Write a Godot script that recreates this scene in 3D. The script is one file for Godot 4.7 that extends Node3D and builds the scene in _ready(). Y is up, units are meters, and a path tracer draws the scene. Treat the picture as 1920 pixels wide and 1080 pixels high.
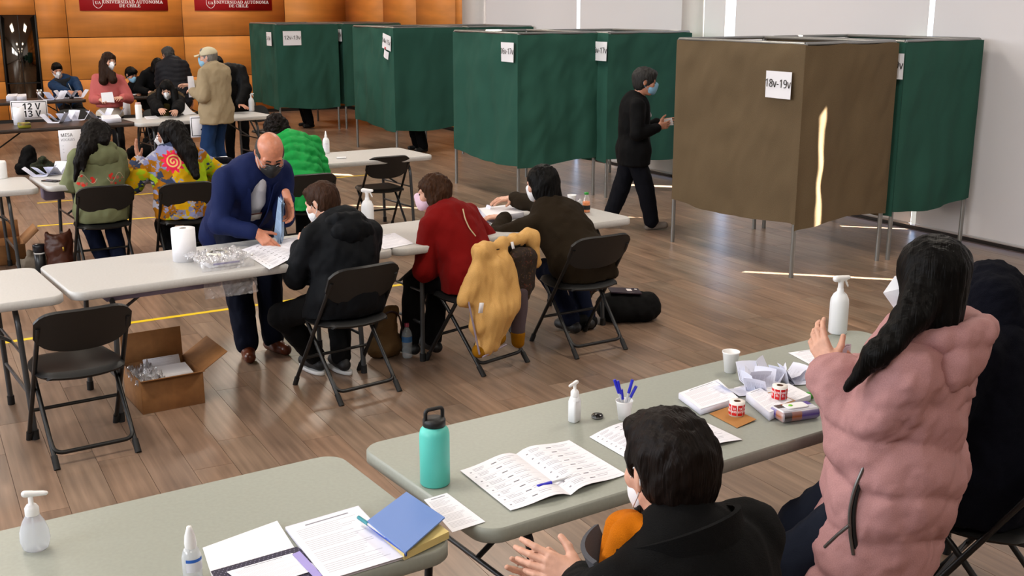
extends Node3D

# ---------------------------------------------------------------- survey of the hall
# The camera stands at (0, CAM_H, 0). The window wall and the back wall meet in CORNER;
# ALONG runs along the window wall, INTO leads from it into the room.
const CAM_H := 2.12
const FOCAL := 2090.0
const PITCH := 14.1
const CORNER := Vector3(-3.55, 0, -24.5)
const ROOM_DEG := -61.3
var ALONG := Vector3(cos(deg_to_rad(61.3)), 0, sin(deg_to_rad(61.3)))
var INTO := Vector3(-sin(deg_to_rad(61.3)), 0, cos(deg_to_rad(61.3)))
const HALL_LEN := 31.0
const HALL_WID := 15.0
const HALL_H := 5.0

var mats := {}
var used := {}
var rng := RandomNumberGenerator.new()

func _ready():
	rng.seed = 7
	setup_view()
	build_room()
	build_booths()
	build_tables()
	build_chairs()
	build_people()
	build_items()

func ray(px: float, py: float) -> Vector3:
	var p := deg_to_rad(PITCH)
	var fwd := Vector3(0, -sin(p), -cos(p))
	var up := Vector3(0, cos(p), -sin(p))
	return Vector3((px - 960.0) / FOCAL, 0, 0) - up * ((py - 540.0) / FOCAL) + fwd

# surveyed point: where a sight line of the photograph meets the level h
func at(px: float, py: float, h: float) -> Vector3:
	var d := ray(px, py)
	return Vector3(0, CAM_H, 0) + d * ((h - CAM_H) / d.y)

# surveyed point at a known distance z in front of the camera
func atz(px: float, py: float, z: float) -> Vector3:
	var d := ray(px, py)
	return Vector3(0, CAM_H, 0) + d * (z / d.z)

func room_pt(a: float, b: float, y := 0.0) -> Vector3:
	return CORNER + ALONG * a + INTO * b + Vector3(0, y, 0)

func setup_view():
	var cam := Camera3D.new()
	cam.name = "camera"
	add_child(cam)
	cam.position = Vector3(0, CAM_H, 0)
	cam.rotation_degrees = Vector3(-PITCH, 0, 0)
	cam.fov = rad_to_deg(2.0 * atan(540.0 / FOCAL))
	cam.near = 0.05
	cam.far = 200.0
	cam.current = true
	var env := Environment.new()
	env.background_mode = Environment.BG_SKY
	var sky := Sky.new()
	var sm := ProceduralSkyMaterial.new()
	sm.sky_top_color = Color(0.42, 0.56, 0.78)
	sm.sky_horizon_color = Color(0.80, 0.84, 0.88)
	sm.ground_horizon_color = Color(0.80, 0.84, 0.88)
	sm.ground_bottom_color = Color(0.45, 0.44, 0.42)
	sm.sky_energy_multiplier = 1.0
	sm.sun_angle_max = 1.0
	sky.sky_material = sm
	env.sky = sky
	env.background_energy_multiplier = 3.0
	env.ambient_light_source = Environment.AMBIENT_SOURCE_DISABLED
	env.tonemap_mode = Environment.TONE_MAPPER_LINEAR
	env.tonemap_exposure = 1.25
	env.sdfgi_enabled = true
	env.ssao_enabled = true
	env.ssil_enabled = true
	var we := WorldEnvironment.new()
	we.name = "environment"
	we.environment = env
	add_child(we)
	# the low sun outside the blinds: it enters only through the slits between them
	var sun := DirectionalLight3D.new()
	sun.name = "sun"
	add_child(sun)
	var el := deg_to_rad(36.0)
	var hd := Vector3(-0.972, 0, -0.234).normalized()
	sun.look_at_from_position(Vector3.ZERO, hd * cos(el) + Vector3(0, -sin(el), 0), Vector3.UP)
	sun.light_color = Color(1.0, 0.96, 0.90)
	sun.light_energy = 20.0
	sun.light_angular_distance = 0.5
	sun.shadow_enabled = true
	# high windows on the side facing the blinds: large soft daylight
	for a in [9.5, 15.5, 21.5]:
		area_light("window_daylight", room_pt(a, HALL_WID - 0.25, 3.35), INTO * -1.0 + Vector3(0, -0.25, 0), Vector2(4.4, 1.9), Color(0.95, 0.97, 1.0), 26.0)
	# ceiling panels; the row nearest the back wall is added to brighten it
	for a in [2.5, 8.0, 13.5, 19.0, 25.0]:
		for b in [3.5, 9.0]:
			area_light("ceiling_panel_light", room_pt(a, b, HALL_H - 0.12), Vector3.DOWN, Vector2(1.2, 1.2), Color(1.0, 0.96, 0.9), 9.0)

func area_light(called: String, p: Vector3, dir: Vector3, size: Vector2, col: Color, energy: float):
	var l := AreaLight3D.new()
	l.name = called
	add_child(l, true)
	var up := Vector3.UP if absf(dir.normalized().y) < 0.9 else ALONG
	l.look_at_from_position(p, p + dir, up)
	l.area_size = size
	l.light_color = col
	l.light_energy = energy
	l.area_range = 60.0
	l.area_attenuation = 2.0
	l.shadow_enabled = true

# ---------------------------------------------------------------- materials
func noise_image(w: int, h: int, freq: float, sd: int, oct := 4, typ := FastNoiseLite.TYPE_SIMPLEX_SMOOTH) -> Image:
	var n := FastNoiseLite.new()
	n.seed = sd
	n.noise_type = typ
	n.frequency = freq
	n.fractal_octaves = oct
	return n.get_seamless_image(w, h)

func tex(img: Image) -> ImageTexture:
	return ImageTexture.create_from_image(img)

# a grey image pulled towards white: lo is its darkest value
func lift(img: Image, lo: float, hi := 1.0) -> Image:
	img.convert(Image.FORMAT_RGB8)
	for y in img.get_height():
		for x in img.get_width():
			var v: float = lerpf(lo, hi, img.get_pixel(x, y).r)
			img.set_pixel(x, y, Color(v, v, v))
	return img

var tcache := {}
func grain_tex(kind: String) -> ImageTexture:
	if tcache.has(kind):
		return tcache[kind]
	var t: ImageTexture
	match kind:
		"fabric":
			t = tex(lift(noise_image(128, 128, 0.22, 3, 3), 0.80))
		"fabric_n":
			var i := noise_image(256, 256, 0.11, 5, 4)
			i.convert(Image.FORMAT_RGBA8)
			i.bump_map_to_normal_map(5.0)
			t = tex(i)
		"wrinkle_n":
			var i := noise_image(64, 256, 0.03, 9, 4)
			i.resize(256, 256, Image.INTERPOLATE_CUBIC)
			i.convert(Image.FORMAT_RGBA8)
			i.bump_map_to_normal_map(9.0)
			t = tex(i)
		"wood":
			var i := noise_image(256, 32, 0.05, 11, 5)
			i.resize(256, 512, Image.INTERPOLATE_CUBIC)
			var j := noise_image(64, 64, 0.03, 12, 3)
			j.resize(256, 512, Image.INTERPOLATE_CUBIC)
			i.convert(Image.FORMAT_RGB8)
			j.convert(Image.FORMAT_RGB8)
			for y in 512:
				for x in 256:
					var v: float = 0.72 + 0.20 * i.get_pixel(x, y).r + 0.22 * (j.get_pixel(x, y).r - 0.4)
					v = clampf(v, 0.0, 1.0)
					i.set_pixel(x, y, Color(v, v, v))
			t = tex(i)
		"plywood":
			var i := noise_image(40, 256, 0.035, 21, 4)
			i.resize(512, 256, Image.INTERPOLATE_CUBIC)
			t = tex(lift(i, 0.78))
		"mottle":
			t = tex(lift(noise_image(128, 128, 0.03, 31, 4), 0.86))
		"speck":
			t = tex(lift(noise_image(256, 256, 0.25, 33, 2), 0.95))
		"hair_n":
			var i := noise_image(256, 24, 0.12, 41, 3)
			i.resize(256, 256, Image.INTERPOLATE_CUBIC)
			i.convert(Image.FORMAT_RGBA8)
			i.bump_map_to_normal_map(6.0)
			t = tex(i)
		"hair":
			var i := noise_image(256, 16, 0.15, 43, 3)
			i.resize(256, 256, Image.INTERPOLATE_CUBIC)
			t = tex(lift(i, 0.45))
	tcache[kind] = t
	return t

func mat(key: String, col: Color, rough := 0.6, opt := {}) -> StandardMaterial3D:
	if mats.has(key):
		return mats[key]
	var m := StandardMaterial3D.new()
	m.resource_name = key
	m.albedo_color = col
	m.roughness = rough
	m.metallic = opt.get("metal", 0.0)
	m.metallic_specular = opt.get("spec", 0.5)
	if opt.has("tex"):
		m.albedo_texture = opt.tex if opt.tex is Texture2D else grain_tex(opt.tex)
	if opt.has("normal"):
		m.normal_enabled = true
		m.normal_texture = grain_tex(opt.normal)
		m.normal_scale = opt.get("nscale", 1.0)
	if opt.has("tri"):
		m.uv1_triplanar = true
		m.uv1_scale = opt.tri if opt.tri is Vector3 else Vector3.ONE * opt.tri
	if opt.has("back"):
		m.backlight_enabled = true
		m.backlight = opt.back
	if opt.has("alpha"):
		m.transparency = BaseMaterial3D.TRANSPARENCY_ALPHA
		m.albedo_color.a = opt.alpha
	if opt.has("vcol"):
		m.vertex_color_use_as_albedo = true
	if opt.has("sheen"):
		m.rim_enabled = true
		m.rim = opt.sheen
	if opt.has("coat"):
		m.clearcoat_enabled = true
		m.clearcoat = opt.coat
	if opt.has("two"):
		m.cull_mode = BaseMaterial3D.CULL_DISABLED
	mats[key] = m
	return m

func cloth(key: String, col: Color, opt := {}) -> StandardMaterial3D:
	var o := {"tex": "fabric", "normal": "fabric_n", "nscale": 0.35, "tri": 11.0, "spec": 0.25}
	o.merge(opt, true)
	return mat(key, col, o.get("rough", 0.85), o)

# ---------------------------------------------------------------- naming
func numbered(called: String) -> String:
	if not used.has(called):
		used[called] = 0
		return called
	used[called] += 1
	return "%s_%03d" % [called, used[called]]

func tag(o: Node, label: String, category: String, group := "", kind := ""):
	if label: o.set_meta("label", label)
	if category: o.set_meta("category", category)
	if group: o.set_meta("group", group)
	if kind: o.set_meta("kind", kind)

func thing(called: String, label: String, category: String, p := Vector3.ZERO, deg := 0.0, group := "") -> Node3D:
	var o := Node3D.new()
	o.name = numbered(called)
	add_child(o)
	o.position = p
	o.rotation.y = deg_to_rad(deg)
	tag(o, label, category, group)
	return o

func put(called: String, mesh: Mesh, m: Material, parent: Node, xf := Transform3D.IDENTITY) -> MeshInstance3D:
	var o := MeshInstance3D.new()
	o.name = called
	o.mesh = mesh
	o.material_override = m
	o.transform = xf
	o.cast_shadow = GeometryInstance3D.SHADOW_CASTING_SETTING_ON
	if parent == self:
		o.name = numbered(called)
	parent.add_child(o, true)
	return o

func struct(called: String, mesh: Mesh, m: Material, xf := Transform3D.IDENTITY) -> MeshInstance3D:
	var o := put(called, mesh, m, self, xf)
	o.set_meta("kind", "structure")
	return o

func yaw_xf(p: Vector3, deg: float) -> Transform3D:
	return Transform3D(Basis(Vector3.UP, deg_to_rad(deg)), p)

# ---------------------------------------------------------------- mesh helpers
class Mb:
	var st := SurfaceTool.new()
	func _init():
		st.begin(Mesh.PRIMITIVE_TRIANGLES)
		st.set_smooth_group(-1)
	func smooth(on: bool):
		st.set_smooth_group(1 if on else -1)
	func vert(p: Vector3, uv: Vector2):
		st.set_uv(uv)
		st.add_vertex(p)
	# corners counter-clockwise seen from outside
	func tri(a: Vector3, b: Vector3, c: Vector3, ua := Vector2.ZERO, ub := Vector2.ZERO, uc := Vector2.ZERO):
		vert(a, ua)
		vert(c, uc)
		vert(b, ub)
	func quad(a: Vector3, b: Vector3, c: Vector3, d: Vector3, uv := [Vector2(0, 1), Vector2(1, 1), Vector2(1, 0), Vector2(0, 0)]):
		tri(a, b, c, uv[0], uv[1], uv[2])
		tri(a, c, d, uv[0], uv[2], uv[3])
	func box(c: Vector3, s: Vector3, bas := Basis.IDENTITY):
		smooth(false)
		var p := []
		for i in 8:
			p.append(c + bas * Vector3(s.x * (0.5 if i & 1 else -0.5), s.y * (0.5 if i & 2 else -0.5), s.z * (0.5 if i & 4 else -0.5)))
		quad(p[4], p[5], p[7], p[6])
		quad(p[1], p[0], p[2], p[3])
		quad(p[5], p[1], p[3], p[7])
		quad(p[0], p[4], p[6], p[2])
		quad(p[6], p[7], p[3], p[2])
		quad(p[0], p[1], p[5], p[4])
	# prism with chamfered top and bottom edges; outline counter-clockwise seen from above (x, z mapped)
	func slab(outline: PackedVector2Array, y0: float, y1: float, bev: float):
		smooth(false)
		var n := outline.size()
		var inner := PackedVector2Array()
		for i in n:
			var pd := (outline[i] - outline[(i + n - 1) % n]).normalized()
			var nd := (outline[(i + 1) % n] - outline[i]).normalized()
			var no := Vector2(-pd.y - nd.y, pd.x + nd.x).normalized()
			inner.append(outline[i] + no * bev)
		if Geometry2D.is_polygon_clockwise(outline) == Geometry2D.is_polygon_clockwise(inner):
			var mid := Vector2.ZERO
			for q in outline: mid += q / n
			if inner[0].distance_to(mid) > outline[0].distance_to(mid):
				for i in n: inner[i] = outline[i] * 2.0 - inner[i]
		var ids := Geometry2D.triangulate_polygon(inner)
		for t in range(0, ids.size(), 3):
			var a := inner[ids[t]]
			var b := inner[ids[t + 1]]
			var c := inner[ids[t + 2]]
			if (b - a).cross(c - a) > 0.0:
				var x := b
				b = c
				c = x
			tri(Vector3(a.x, y1, a.y), Vector3(b.x, y1, b.y), Vector3(c.x, y1, c.y), a, b, c)
			tri(Vector3(a.x, y0, a.y), Vector3(c.x, y0, c.y), Vector3(b.x, y0, b.y), a, c, b)
		var ar := 0.0
		for i in n: ar += outline[i].cross(outline[(i + 1) % n])
		smooth(true)
		for i in n:
			var o0 := outline[i]
			var o1 := outline[(i + 1) % n]
			var i0 := inner[i]
			var i1 := inner[(i + 1) % n]
			if ar > 0.0:
				var s := o0
				o0 = o1
				o1 = s
				s = i0
				i0 = i1
				i1 = s
			quad(Vector3(o0.x, y0 + bev, o0.y), Vector3(o1.x, y0 + bev, o1.y), Vector3(o1.x, y1 - bev, o1.y), Vector3(o0.x, y1 - bev, o0.y))
			quad(Vector3(o0.x, y1 - bev, o0.y), Vector3(o1.x, y1 - bev, o1.y), Vector3(i1.x, y1, i1.y), Vector3(i0.x, y1, i0.y))
			quad(Vector3(i0.x, y0, i0.y), Vector3(i1.x, y0, i1.y), Vector3(o1.x, y0 + bev, o1.y), Vector3(o0.x, y0 + bev, o0.y))
	func tube(pts: PackedVector3Array, r: float, sides := 10, caps := true):
		smooth(true)
		var rings := []
		var nrm := Vector3.UP
		for i in pts.size():
			var d: Vector3
			if i == 0: d = pts[1] - pts[0]
			elif i == pts.size() - 1: d = pts[i] - pts[i - 1]
			else: d = (pts[i + 1] - pts[i]).normalized() + (pts[i] - pts[i - 1]).normalized()
			d = d.normalized()
			if i == 0 or absf(nrm.dot(d)) > 0.99:
				nrm = Vector3.UP if absf(d.y) < 0.9 else Vector3.RIGHT
			nrm = (nrm - d * nrm.dot(d)).normalized()
			var b := d.cross(nrm)
			var ring := PackedVector3Array()
			for k in sides:
				var a := TAU * k / sides
				ring.append(pts[i] + (nrm * cos(a) + b * sin(a)) * r)
			rings.append(ring)
		for i in rings.size() - 1:
			for k in sides:
				var k2 := (k + 1) % sides
				quad(rings[i][k], rings[i][k2], rings[i + 1][k2], rings[i + 1][k])
		if caps:
			smooth(false)
			for k in range(1, sides - 1):
				tri(rings[0][0], rings[0][k + 1], rings[0][k])
				var l: PackedVector3Array = rings[-1]
				tri(l[0], l[k], l[k + 1])
	# profile: (radius, height) from bottom to top
	func lathe(prof: PackedVector2Array, seg := 24, c := Vector3.ZERO, sx := 1.0, sz := 1.0):
		smooth(true)
		for i in prof.size() - 1:
			for k in seg:
				var a0 := TAU * k / seg
				var a1 := TAU * (k + 1) / seg
				var f := func(q: Vector2, a: float): return c + Vector3(q.x * cos(a) * sx, q.y, -q.x * sin(a) * sz)
				var p := prof[i]
				var q := prof[i + 1]
				var uv := [Vector2(float(k) / seg, p.y), Vector2(float(k + 1) / seg, p.y), Vector2(float(k + 1) / seg, q.y), Vector2(float(k) / seg, q.y)]
				if p.x < 1e-5:
					tri(f.call(p, a0), f.call(q, a1), f.call(q, a0), uv[0], uv[2], uv[3])
				elif q.x < 1e-5:
					tri(f.call(p, a0), f.call(p, a1), f.call(q, a0), uv[0], uv[1], uv[3])
				else:
					quad(f.call(p, a0), f.call(p, a1), f.call(q, a1), f.call(q, a0), uv)
	# a sheet of material with thickness: fn(u, v) in 0..1 gives its middle surface
	func sheet(nu: int, nv: int, fn: Callable, th: float, uvbox := Rect2(0, 0, 1, 1)):
		smooth(true)
		var g := []
		for j in nv + 1:
			var row := PackedVector3Array()
			for i in nu + 1: row.append(fn.call(float(i) / nu, float(j) / nv))
			g.append(row)
		var fr := []
		var bk := []
		for j in nv + 1:
			var r1 := PackedVector3Array()
			var r2 := PackedVector3Array()
			for i in nu + 1:
				var du: Vector3 = g[j][mini(i + 1, nu)] - g[j][maxi(i - 1, 0)]
				var dv: Vector3 = g[mini(j + 1, nv)][i] - g[maxi(j - 1, 0)][i]
				var n := du.cross(dv).normalized() * th * 0.5
				r1.append(g[j][i] + n)
				r2.append(g[j][i] - n)
			fr.append(r1)
			bk.append(r2)
		for j in nv:
			for i in nu:
				var uv := []
				for q in [[i, j], [i + 1, j], [i + 1, j + 1], [i, j + 1]]:
					uv.append(uvbox.position + uvbox.size * Vector2(float(q[0]) / nu, 1.0 - float(q[1]) / nv))
				st.set_smooth_group(1)
				quad(fr[j][i], fr[j][i + 1], fr[j + 1][i + 1], fr[j + 1][i], uv)
				st.set_smooth_group(2)
				quad(bk[j][i + 1], bk[j][i], bk[j + 1][i], bk[j + 1][i + 1], [uv[1], uv[0], uv[3], uv[2]])
		st.set_smooth_group(-1)
		for i in nu:
			quad(bk[0][i], bk[0][i + 1], fr[0][i + 1], fr[0][i])
			quad(fr[nv][i], fr[nv][i + 1], bk[nv][i + 1], bk[nv][i])
		for j in nv:
			quad(fr[j][0], fr[j + 1][0], bk[j + 1][0], bk[j][0])
			quad(bk[j][nu], bk[j + 1][nu], fr[j + 1][nu], fr[j][nu])
	func done() -> ArrayMesh:
		st.generate_normals()
		return st.commit()

static func round_rect(w: float, d: float, r: float, n := 6) -> PackedVector2Array:
	var o := PackedVector2Array()
	for c in 4:
		var cx: float = (w / 2 - r) * [1, -1, -1, 1][c]
		var cy: float = (d / 2 - r) * [1, 1, -1, -1][c]
		for i in n + 1:
			var a := PI / 2 * (c + float(i) / n)
			o.append(Vector2(cx + r * cos(a), cy + r * sin(a)))
	return o

static func bend(pts: Array, r: float, n := 5) -> PackedVector3Array:
	# polyline with rounded corners
	var o := PackedVector3Array([pts[0]])
	for i in range(1, pts.size() - 1):
		var p: Vector3 = pts[i]
		var a: Vector3 = p + (pts[i - 1] - p).normalized() * minf(r, p.distance_to(pts[i - 1]) * 0.45)
		var b: Vector3 = p + (pts[i + 1] - p).normalized() * minf(r, p.distance_to(pts[i + 1]) * 0.45)
		for k in n + 1:
			var t := float(k) / n
			o.append(a.lerp(p, t).lerp(p.lerp(b, t), t))
	o.append(pts[-1])
	return o

var box_cache := {}
# box with small chamfers on its edges
func bbox(s: Vector3, bev := 0.004) -> ArrayMesh:
	var key := [s, bev]
	if not box_cache.has(key):
		var m := Mb.new()
		m.slab(PackedVector2Array([Vector2(s.x / 2, s.z / 2), Vector2(-s.x / 2, s.z / 2), Vector2(-s.x / 2, -s.z / 2), Vector2(s.x / 2, -s.z / 2)]), -s.y / 2, s.y / 2, bev)
		box_cache[key] = m.done()
	return box_cache[key]

func text_mesh(s: String, size_m: float, fontname := "Droid Sans", weight := 400, depth := 0.001) -> TextMesh:
	var t := TextMesh.new()
	t.text = s
	var f := SystemFont.new()
	f.font_names = PackedStringArray([fontname])
	f.font_weight = weight
	t.font = f
	t.font_size = 64
	t.pixel_size = size_m / 64.0
	t.depth = depth
	t.horizontal_alignment = HORIZONTAL_ALIGNMENT_CENTER
	t.vertical_alignment = VERTICAL_ALIGNMENT_CENTER
	return t

# ---------------------------------------------------------------- the hall
func in_room(a: float, y: float, b: float) -> Transform3D:
	return yaw_xf(room_pt(a, b, y), ROOM_DEG)

func box_mesh(s: Vector3) -> BoxMesh:
	var m := BoxMesh.new()
	m.size = s
	return m

func plank_mesh(l: float, w: float, off: Vector2, col: Color, mb: Mb, c := Vector3.ZERO):
	var t := 0.0
	var bev := 0.0009
	var h := -0.006
	var us := 2.0
	mb.st.set_color(col)
	var x0 := c.x - l / 2
	var x1 := c.x + l / 2
	var z0 := c.z - w / 2
	var z1 := c.z + w / 2
	var uvf := func(x: float, z: float): return off + Vector2((z - c.z) * us, (x - c.x) * 0.6)
	var q := func(p: Array):
		mb.quad(p[0], p[1], p[2], p[3], [uvf.call(p[0].x, p[0].z), uvf.call(p[1].x, p[1].z), uvf.call(p[2].x, p[2].z), uvf.call(p[3].x, p[3].z)])
	mb.smooth(false)
	q.call([Vector3(x0 + bev, t, z1 - bev), Vector3(x1 - bev, t, z1 - bev), Vector3(x1 - bev, t, z0 + bev), Vector3(x0 + bev, t, z0 + bev)])
	q.call([Vector3(x0, h, z1), Vector3(x1, h, z1), Vector3(x1 - bev, t, z1 - bev), Vector3(x0 + bev, t, z1 - bev)])
	q.call([Vector3(x1, h, z0), Vector3(x0, h, z0), Vector3(x0 + bev, t, z0 + bev), Vector3(x1 - bev, t, z0 + bev)])
	q.call([Vector3(x1, h, z1), Vector3(x1, h, z0), Vector3(x1 - bev, t, z0 + bev), Vector3(x1 - bev, t, z1 - bev)])
	q.call([Vector3(x0, h, z0), Vector3(x0, h, z1), Vector3(x0 + bev, t, z1 - bev), Vector3(x0 + bev, t, z0 + bev)])

func plank_col(k: int) -> Color:
	var r := RandomNumberGenerator.new()
	r.seed = 100 + k
	var v := r.randf_range(0.91, 1.08)
	var warm := r.randf_range(-0.04, 0.04)
	return Color(0.335 * v * (1 + warm), 0.222 * v, 0.155 * v * (1 - warm))

func build_room():
	var wood := mat("floor_wood", Color.WHITE, 0.30, {"tex": "wood", "vcol": true, "spec": 0.5})
	var joint := mat("floor_joint", Color(0.30, 0.22, 0.17), 0.8)
	var floor_n := struct("floor", box_mesh(Vector3(HALL_LEN + 0.4, 0.2, HALL_WID + 0.4)), joint, in_room(HALL_LEN / 2, -0.104, HALL_WID / 2))
	var pl := 1.22
	var pw := 0.19
	var near := []
	var rest := Mb.new()
	var cam_inv := Transform3D(Basis(Vector3.RIGHT, deg_to_rad(-PITCH)), Vector3(0, CAM_H, 0)).affine_inverse()
	var list := []
	var r := RandomNumberGenerator.new()
	r.seed = 21
	var rows := int(13.6 / pw)
	for j in rows:
		var b := (j + 0.5) * pw + 0.02
		var x := -r.randf() * pl
		while x < 26.0:
			var a0 := maxf(x, 0.0)
			var a1 := minf(x + pl, 26.0)
			if a1 - a0 > 0.1:
				var p := room_pt((a0 + a1) / 2, b)
				var c := cam_inv * p
				var seen := c.z < -1.0 and absf(c.x / c.z) < 0.56 and absf(c.y / c.z) < 0.36
				var full := a1 - a0 > pl - 0.001
				list.append([-c.z if seen and full else 999.0, (a0 + a1) / 2, a1 - a0, b, r.randi() % 12])
			x += pl
	list.sort_custom(func(p, q): return p[0] < q[0])
	var variants := []
	for k in 12:
		var m := Mb.new()
		plank_mesh(pl - 0.0006, pw - 0.0006, Vector2(k * 0.37, k * 0.23), plank_col(k), m)
		variants.append(m.done())
	for i in list.size():
		var e = list[i]
		if i < 290 and e[0] < 900.0:
			var o := put("plank", variants[e[4]], wood, floor_n)
			o.position = Vector3(e[1] - HALL_LEN / 2, 0.104, e[3] - HALL_WID / 2)
		else:
			plank_mesh(e[2] - 0.0006, pw - 0.0006, Vector2(r.randf(), r.randf()), plank_col(e[4]), rest, Vector3(e[1], 0, e[3]))
	var ro := put("far_planks", rest.done(), wood, floor_n, Transform3D(Basis.IDENTITY, Vector3(-HALL_LEN / 2, 0.104, -HALL_WID / 2)))
	ro.set_meta("kind", "stuff")
	# yellow court lines
	var yel := mat("court_yellow", Color(0.90, 0.76, 0.06), 0.45)
	for e in [[at(0, 644, 0), at(240, 606, 0), 0.05, "yellow court line running under the near white tables, beside the open carton"], [at(240, 606, 0), at(900, 513, 0), 0.05, ""],
			[at(70, 424, 0), at(420, 398, 0), 0.05, "yellow court line under the chair with the green parka"], [at(70, 381, 0), at(760, 322, 0), 0.04, "yellow court line below the front edge of the second table row"],
			[at(30, 318, 0), at(420, 284, 0), 0.05, "yellow court line on the floor near the dark tables"]]:
		var p: Vector3 = e[0]
		var q: Vector3 = e[1]
		var o := put("court_line", box_mesh(Vector3(p.distance_to(q), 0.0012, e[2])), yel, self, yaw_xf((p + q) / 2 + Vector3(0, 0.0007, 0), rad_to_deg(atan2(-(q - p).z, (q - p).x))))
		tag(o, e[3] if e[3] else "yellow court line passing under the suited man's table", "floor line", "court lines")

	var white := mat("wall_white", Color(0.80, 0.78, 0.77), 0.7)
	var ply := mat("wall_ply", Color(0.92, 0.58, 0.25), 0.6, {"tex": "plywood", "tri": Vector3(0.45, 0.45, 0.45)})
	var ply2 := mat("wall_ply_light", Color(0.94, 0.61, 0.26), 0.6, {"tex": "plywood", "tri": Vector3(0.4, 0.4, 0.4)})
	var gapm := mat("wall_gap", Color(0.25, 0.12, 0.04), 0.8)
	var dark := mat("base_dark", Color(0.06, 0.045, 0.04), 0.6)
	# back wall with its plywood panels and the dark mirror panel
	var wb := struct("wall_back", box_mesh(Vector3(0.2, HALL_H, HALL_WID + 0.4)), gapm, in_room(-0.112, HALL_H / 2, HALL_WID / 2))
	var cols := [[0.0, 1.34], [1.34, 3.44], [3.44, 5.61], [5.61, 6.15], [6.79, 8.9], [8.9, 11.0], [11.0, 13.1], [13.1, 15.0]]
	var heights := [0.06, 0.78, 1.57, 2.36, 3.15, 3.9, HALL_H - 0.02]
	for c in cols:
		for k in heights.size() - 1:
			panel(wb, ply if (k + int(c[0])) % 2 else ply2, c[0], c[1], heights[k], heights[k + 1], HALL_WID, true)
	for k in [[0.06, 0.385], [1.99, 2.36], [2.36, 3.15], [3.15, 4.58]]:
		panel(wb, ply, 6.15, 6.79, k[0], k[1], HALL_WID, true)
	put("skirting", box_mesh(Vector3(0.014, 0.06, HALL_WID)), dark, wb, Transform3D(Basis.IDENTITY, Vector3(0.107, 0.03 - HALL_H / 2, 0)))
	var mir := put("mirror_panel", bbox(Vector3(0.02, 1.59, 0.62), 0.003), mat("dark_mirror", Color(0.42, 0.40, 0.37), 0.06, {"metal": 1.0}), wb, Transform3D(Basis.IDENTITY, Vector3(0.11, 1.19 - HALL_H / 2, 6.47 - HALL_WID / 2)))
	for zz in [-0.305, 0.305, 0.0]:
		put("mirror_frame", bbox(Vector3(0.03, 1.6, 0.03 if zz else 0.012), 0.002), dark, mir, Transform3D(Basis.IDENTITY, Vector3(0.003, 0, zz)))
	put("mirror_frame", bbox(Vector3(0.03, 0.02, 0.62), 0.002), dark, mir, Transform3D(Basis.IDENTITY, Vector3(0.003, -0.45, 0)))
	# window wall: plywood part, pilasters, lintel
	var wr := struct("wall_right", box_mesh(Vector3(5.65, HALL_H, 0.2)), gapm, in_room(5.65 / 2, HALL_H / 2, -0.112))
	for c in [[0.0, 2.1], [2.1, 3.7], [3.7, 5.36], [5.36, 5.65]]:
		for k in heights.size() - 1:
			panel(wr, ply2 if k % 2 else ply, c[0], c[1], heights[k], heights[k + 1], 5.65, false)
	put("skirting", box_mesh(Vector3(5.65, 0.06, 0.014)), dark, wr, Transform3D(Basis.IDENTITY, Vector3(0, 0.03 - HALL_H / 2, 0.107)))
	for c in [[5.65, 6.38, 0.0, HALL_H], [11.78, 12.17, 0.0, 4.5], [6.38, 18.0, 4.5, HALL_H], [18.0, 22.0, 3.75, HALL_H], [22.0, HALL_LEN, 0.0, HALL_H]]:
		var pc := put("pilaster" if c[2] == 0.0 else "lintel", bbox(Vector3(c[1] - c[0], c[3] - c[2], 0.25), 0.006), white, wr, Transform3D(Basis.IDENTITY, Vector3((c[0] + c[1]) / 2 - 5.65 / 2, (c[2] + c[3]) / 2 - HALL_H / 2, 0.0)))
	for a in [6.50, 9.40]:  # unseen fins added outside two slits to keep sun off the far booths
		put("added_sun_fin", bbox(Vector3(0.05, 4.4, 0.60), 0.004), white, wr, Transform3D(Basis.IDENTITY, Vector3(a - 5.65 / 2, 2.25 - HALL_H / 2, -0.223)))
	struct("trim_1", box_mesh(Vector3(15.7, 0.035, 0.05)), dark, in_room(6.38 + 7.85, 0.0176, -0.06))
	# roller blinds
	var blind_m := mat("blind", Color(0.83, 0.82, 0.83), 0.8, {"back": Color(0.26, 0.26, 0.27)})
	var bar_m := mat("blind_bar", Color(0.75, 0.75, 0.76), 0.4)
	var blinds := [[6.47, 9.28, 3.28, "pale roller blind right of the timber wall, behind the far booths"], [9.37, 11.77, 3.28, "pale roller blind behind the green booth with the 16v-17v sign"],
		[12.18, 12.58, 3.28, "narrow pale roller blind left of the wide bright slit"], [12.76, 15.57, 3.28, "wide pale roller blind behind the brown booth"],
		[15.63, 18.61, 3.28, "pale roller blind right of the last green booth, at the picture edge"], [18.68, 21.99, 3.72, "pale roller blind beyond the right edge"]]
	for b in blinds:
		if b[2] == 3.28: b[2] = 4.48
		var h: float = b[2] - 0.05
		var o := thing("roller_blind", b[3], "blind", room_pt((b[0] + b[1]) / 2, -0.02, 0.0), ROOM_DEG, "roller blinds on the window wall")
		var m := Mb.new()
		var wd: float = b[1] - b[0]
		m.sheet(10, 6, func(u, v): return Vector3((u - 0.5) * wd, 0.05 + v * h, 0.004 * sin(u * 9.0) * (1.0 - v)), 0.002)
		put("fabric", m.done(), blind_m, o)
		put("bottom_bar", bbox(Vector3(wd, 0.025, 0.014), 0.004), bar_m, o, Transform3D(Basis.IDENTITY, Vector3(0, 0.05, 0)))
	# the other walls and the ceiling
	var wl := struct("wall_left", box_mesh(Vector3(HALL_LEN + 0.4, HALL_H, 0.2)), white, in_room(HALL_LEN / 2, HALL_H / 2, HALL_WID + 0.1))
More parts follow.
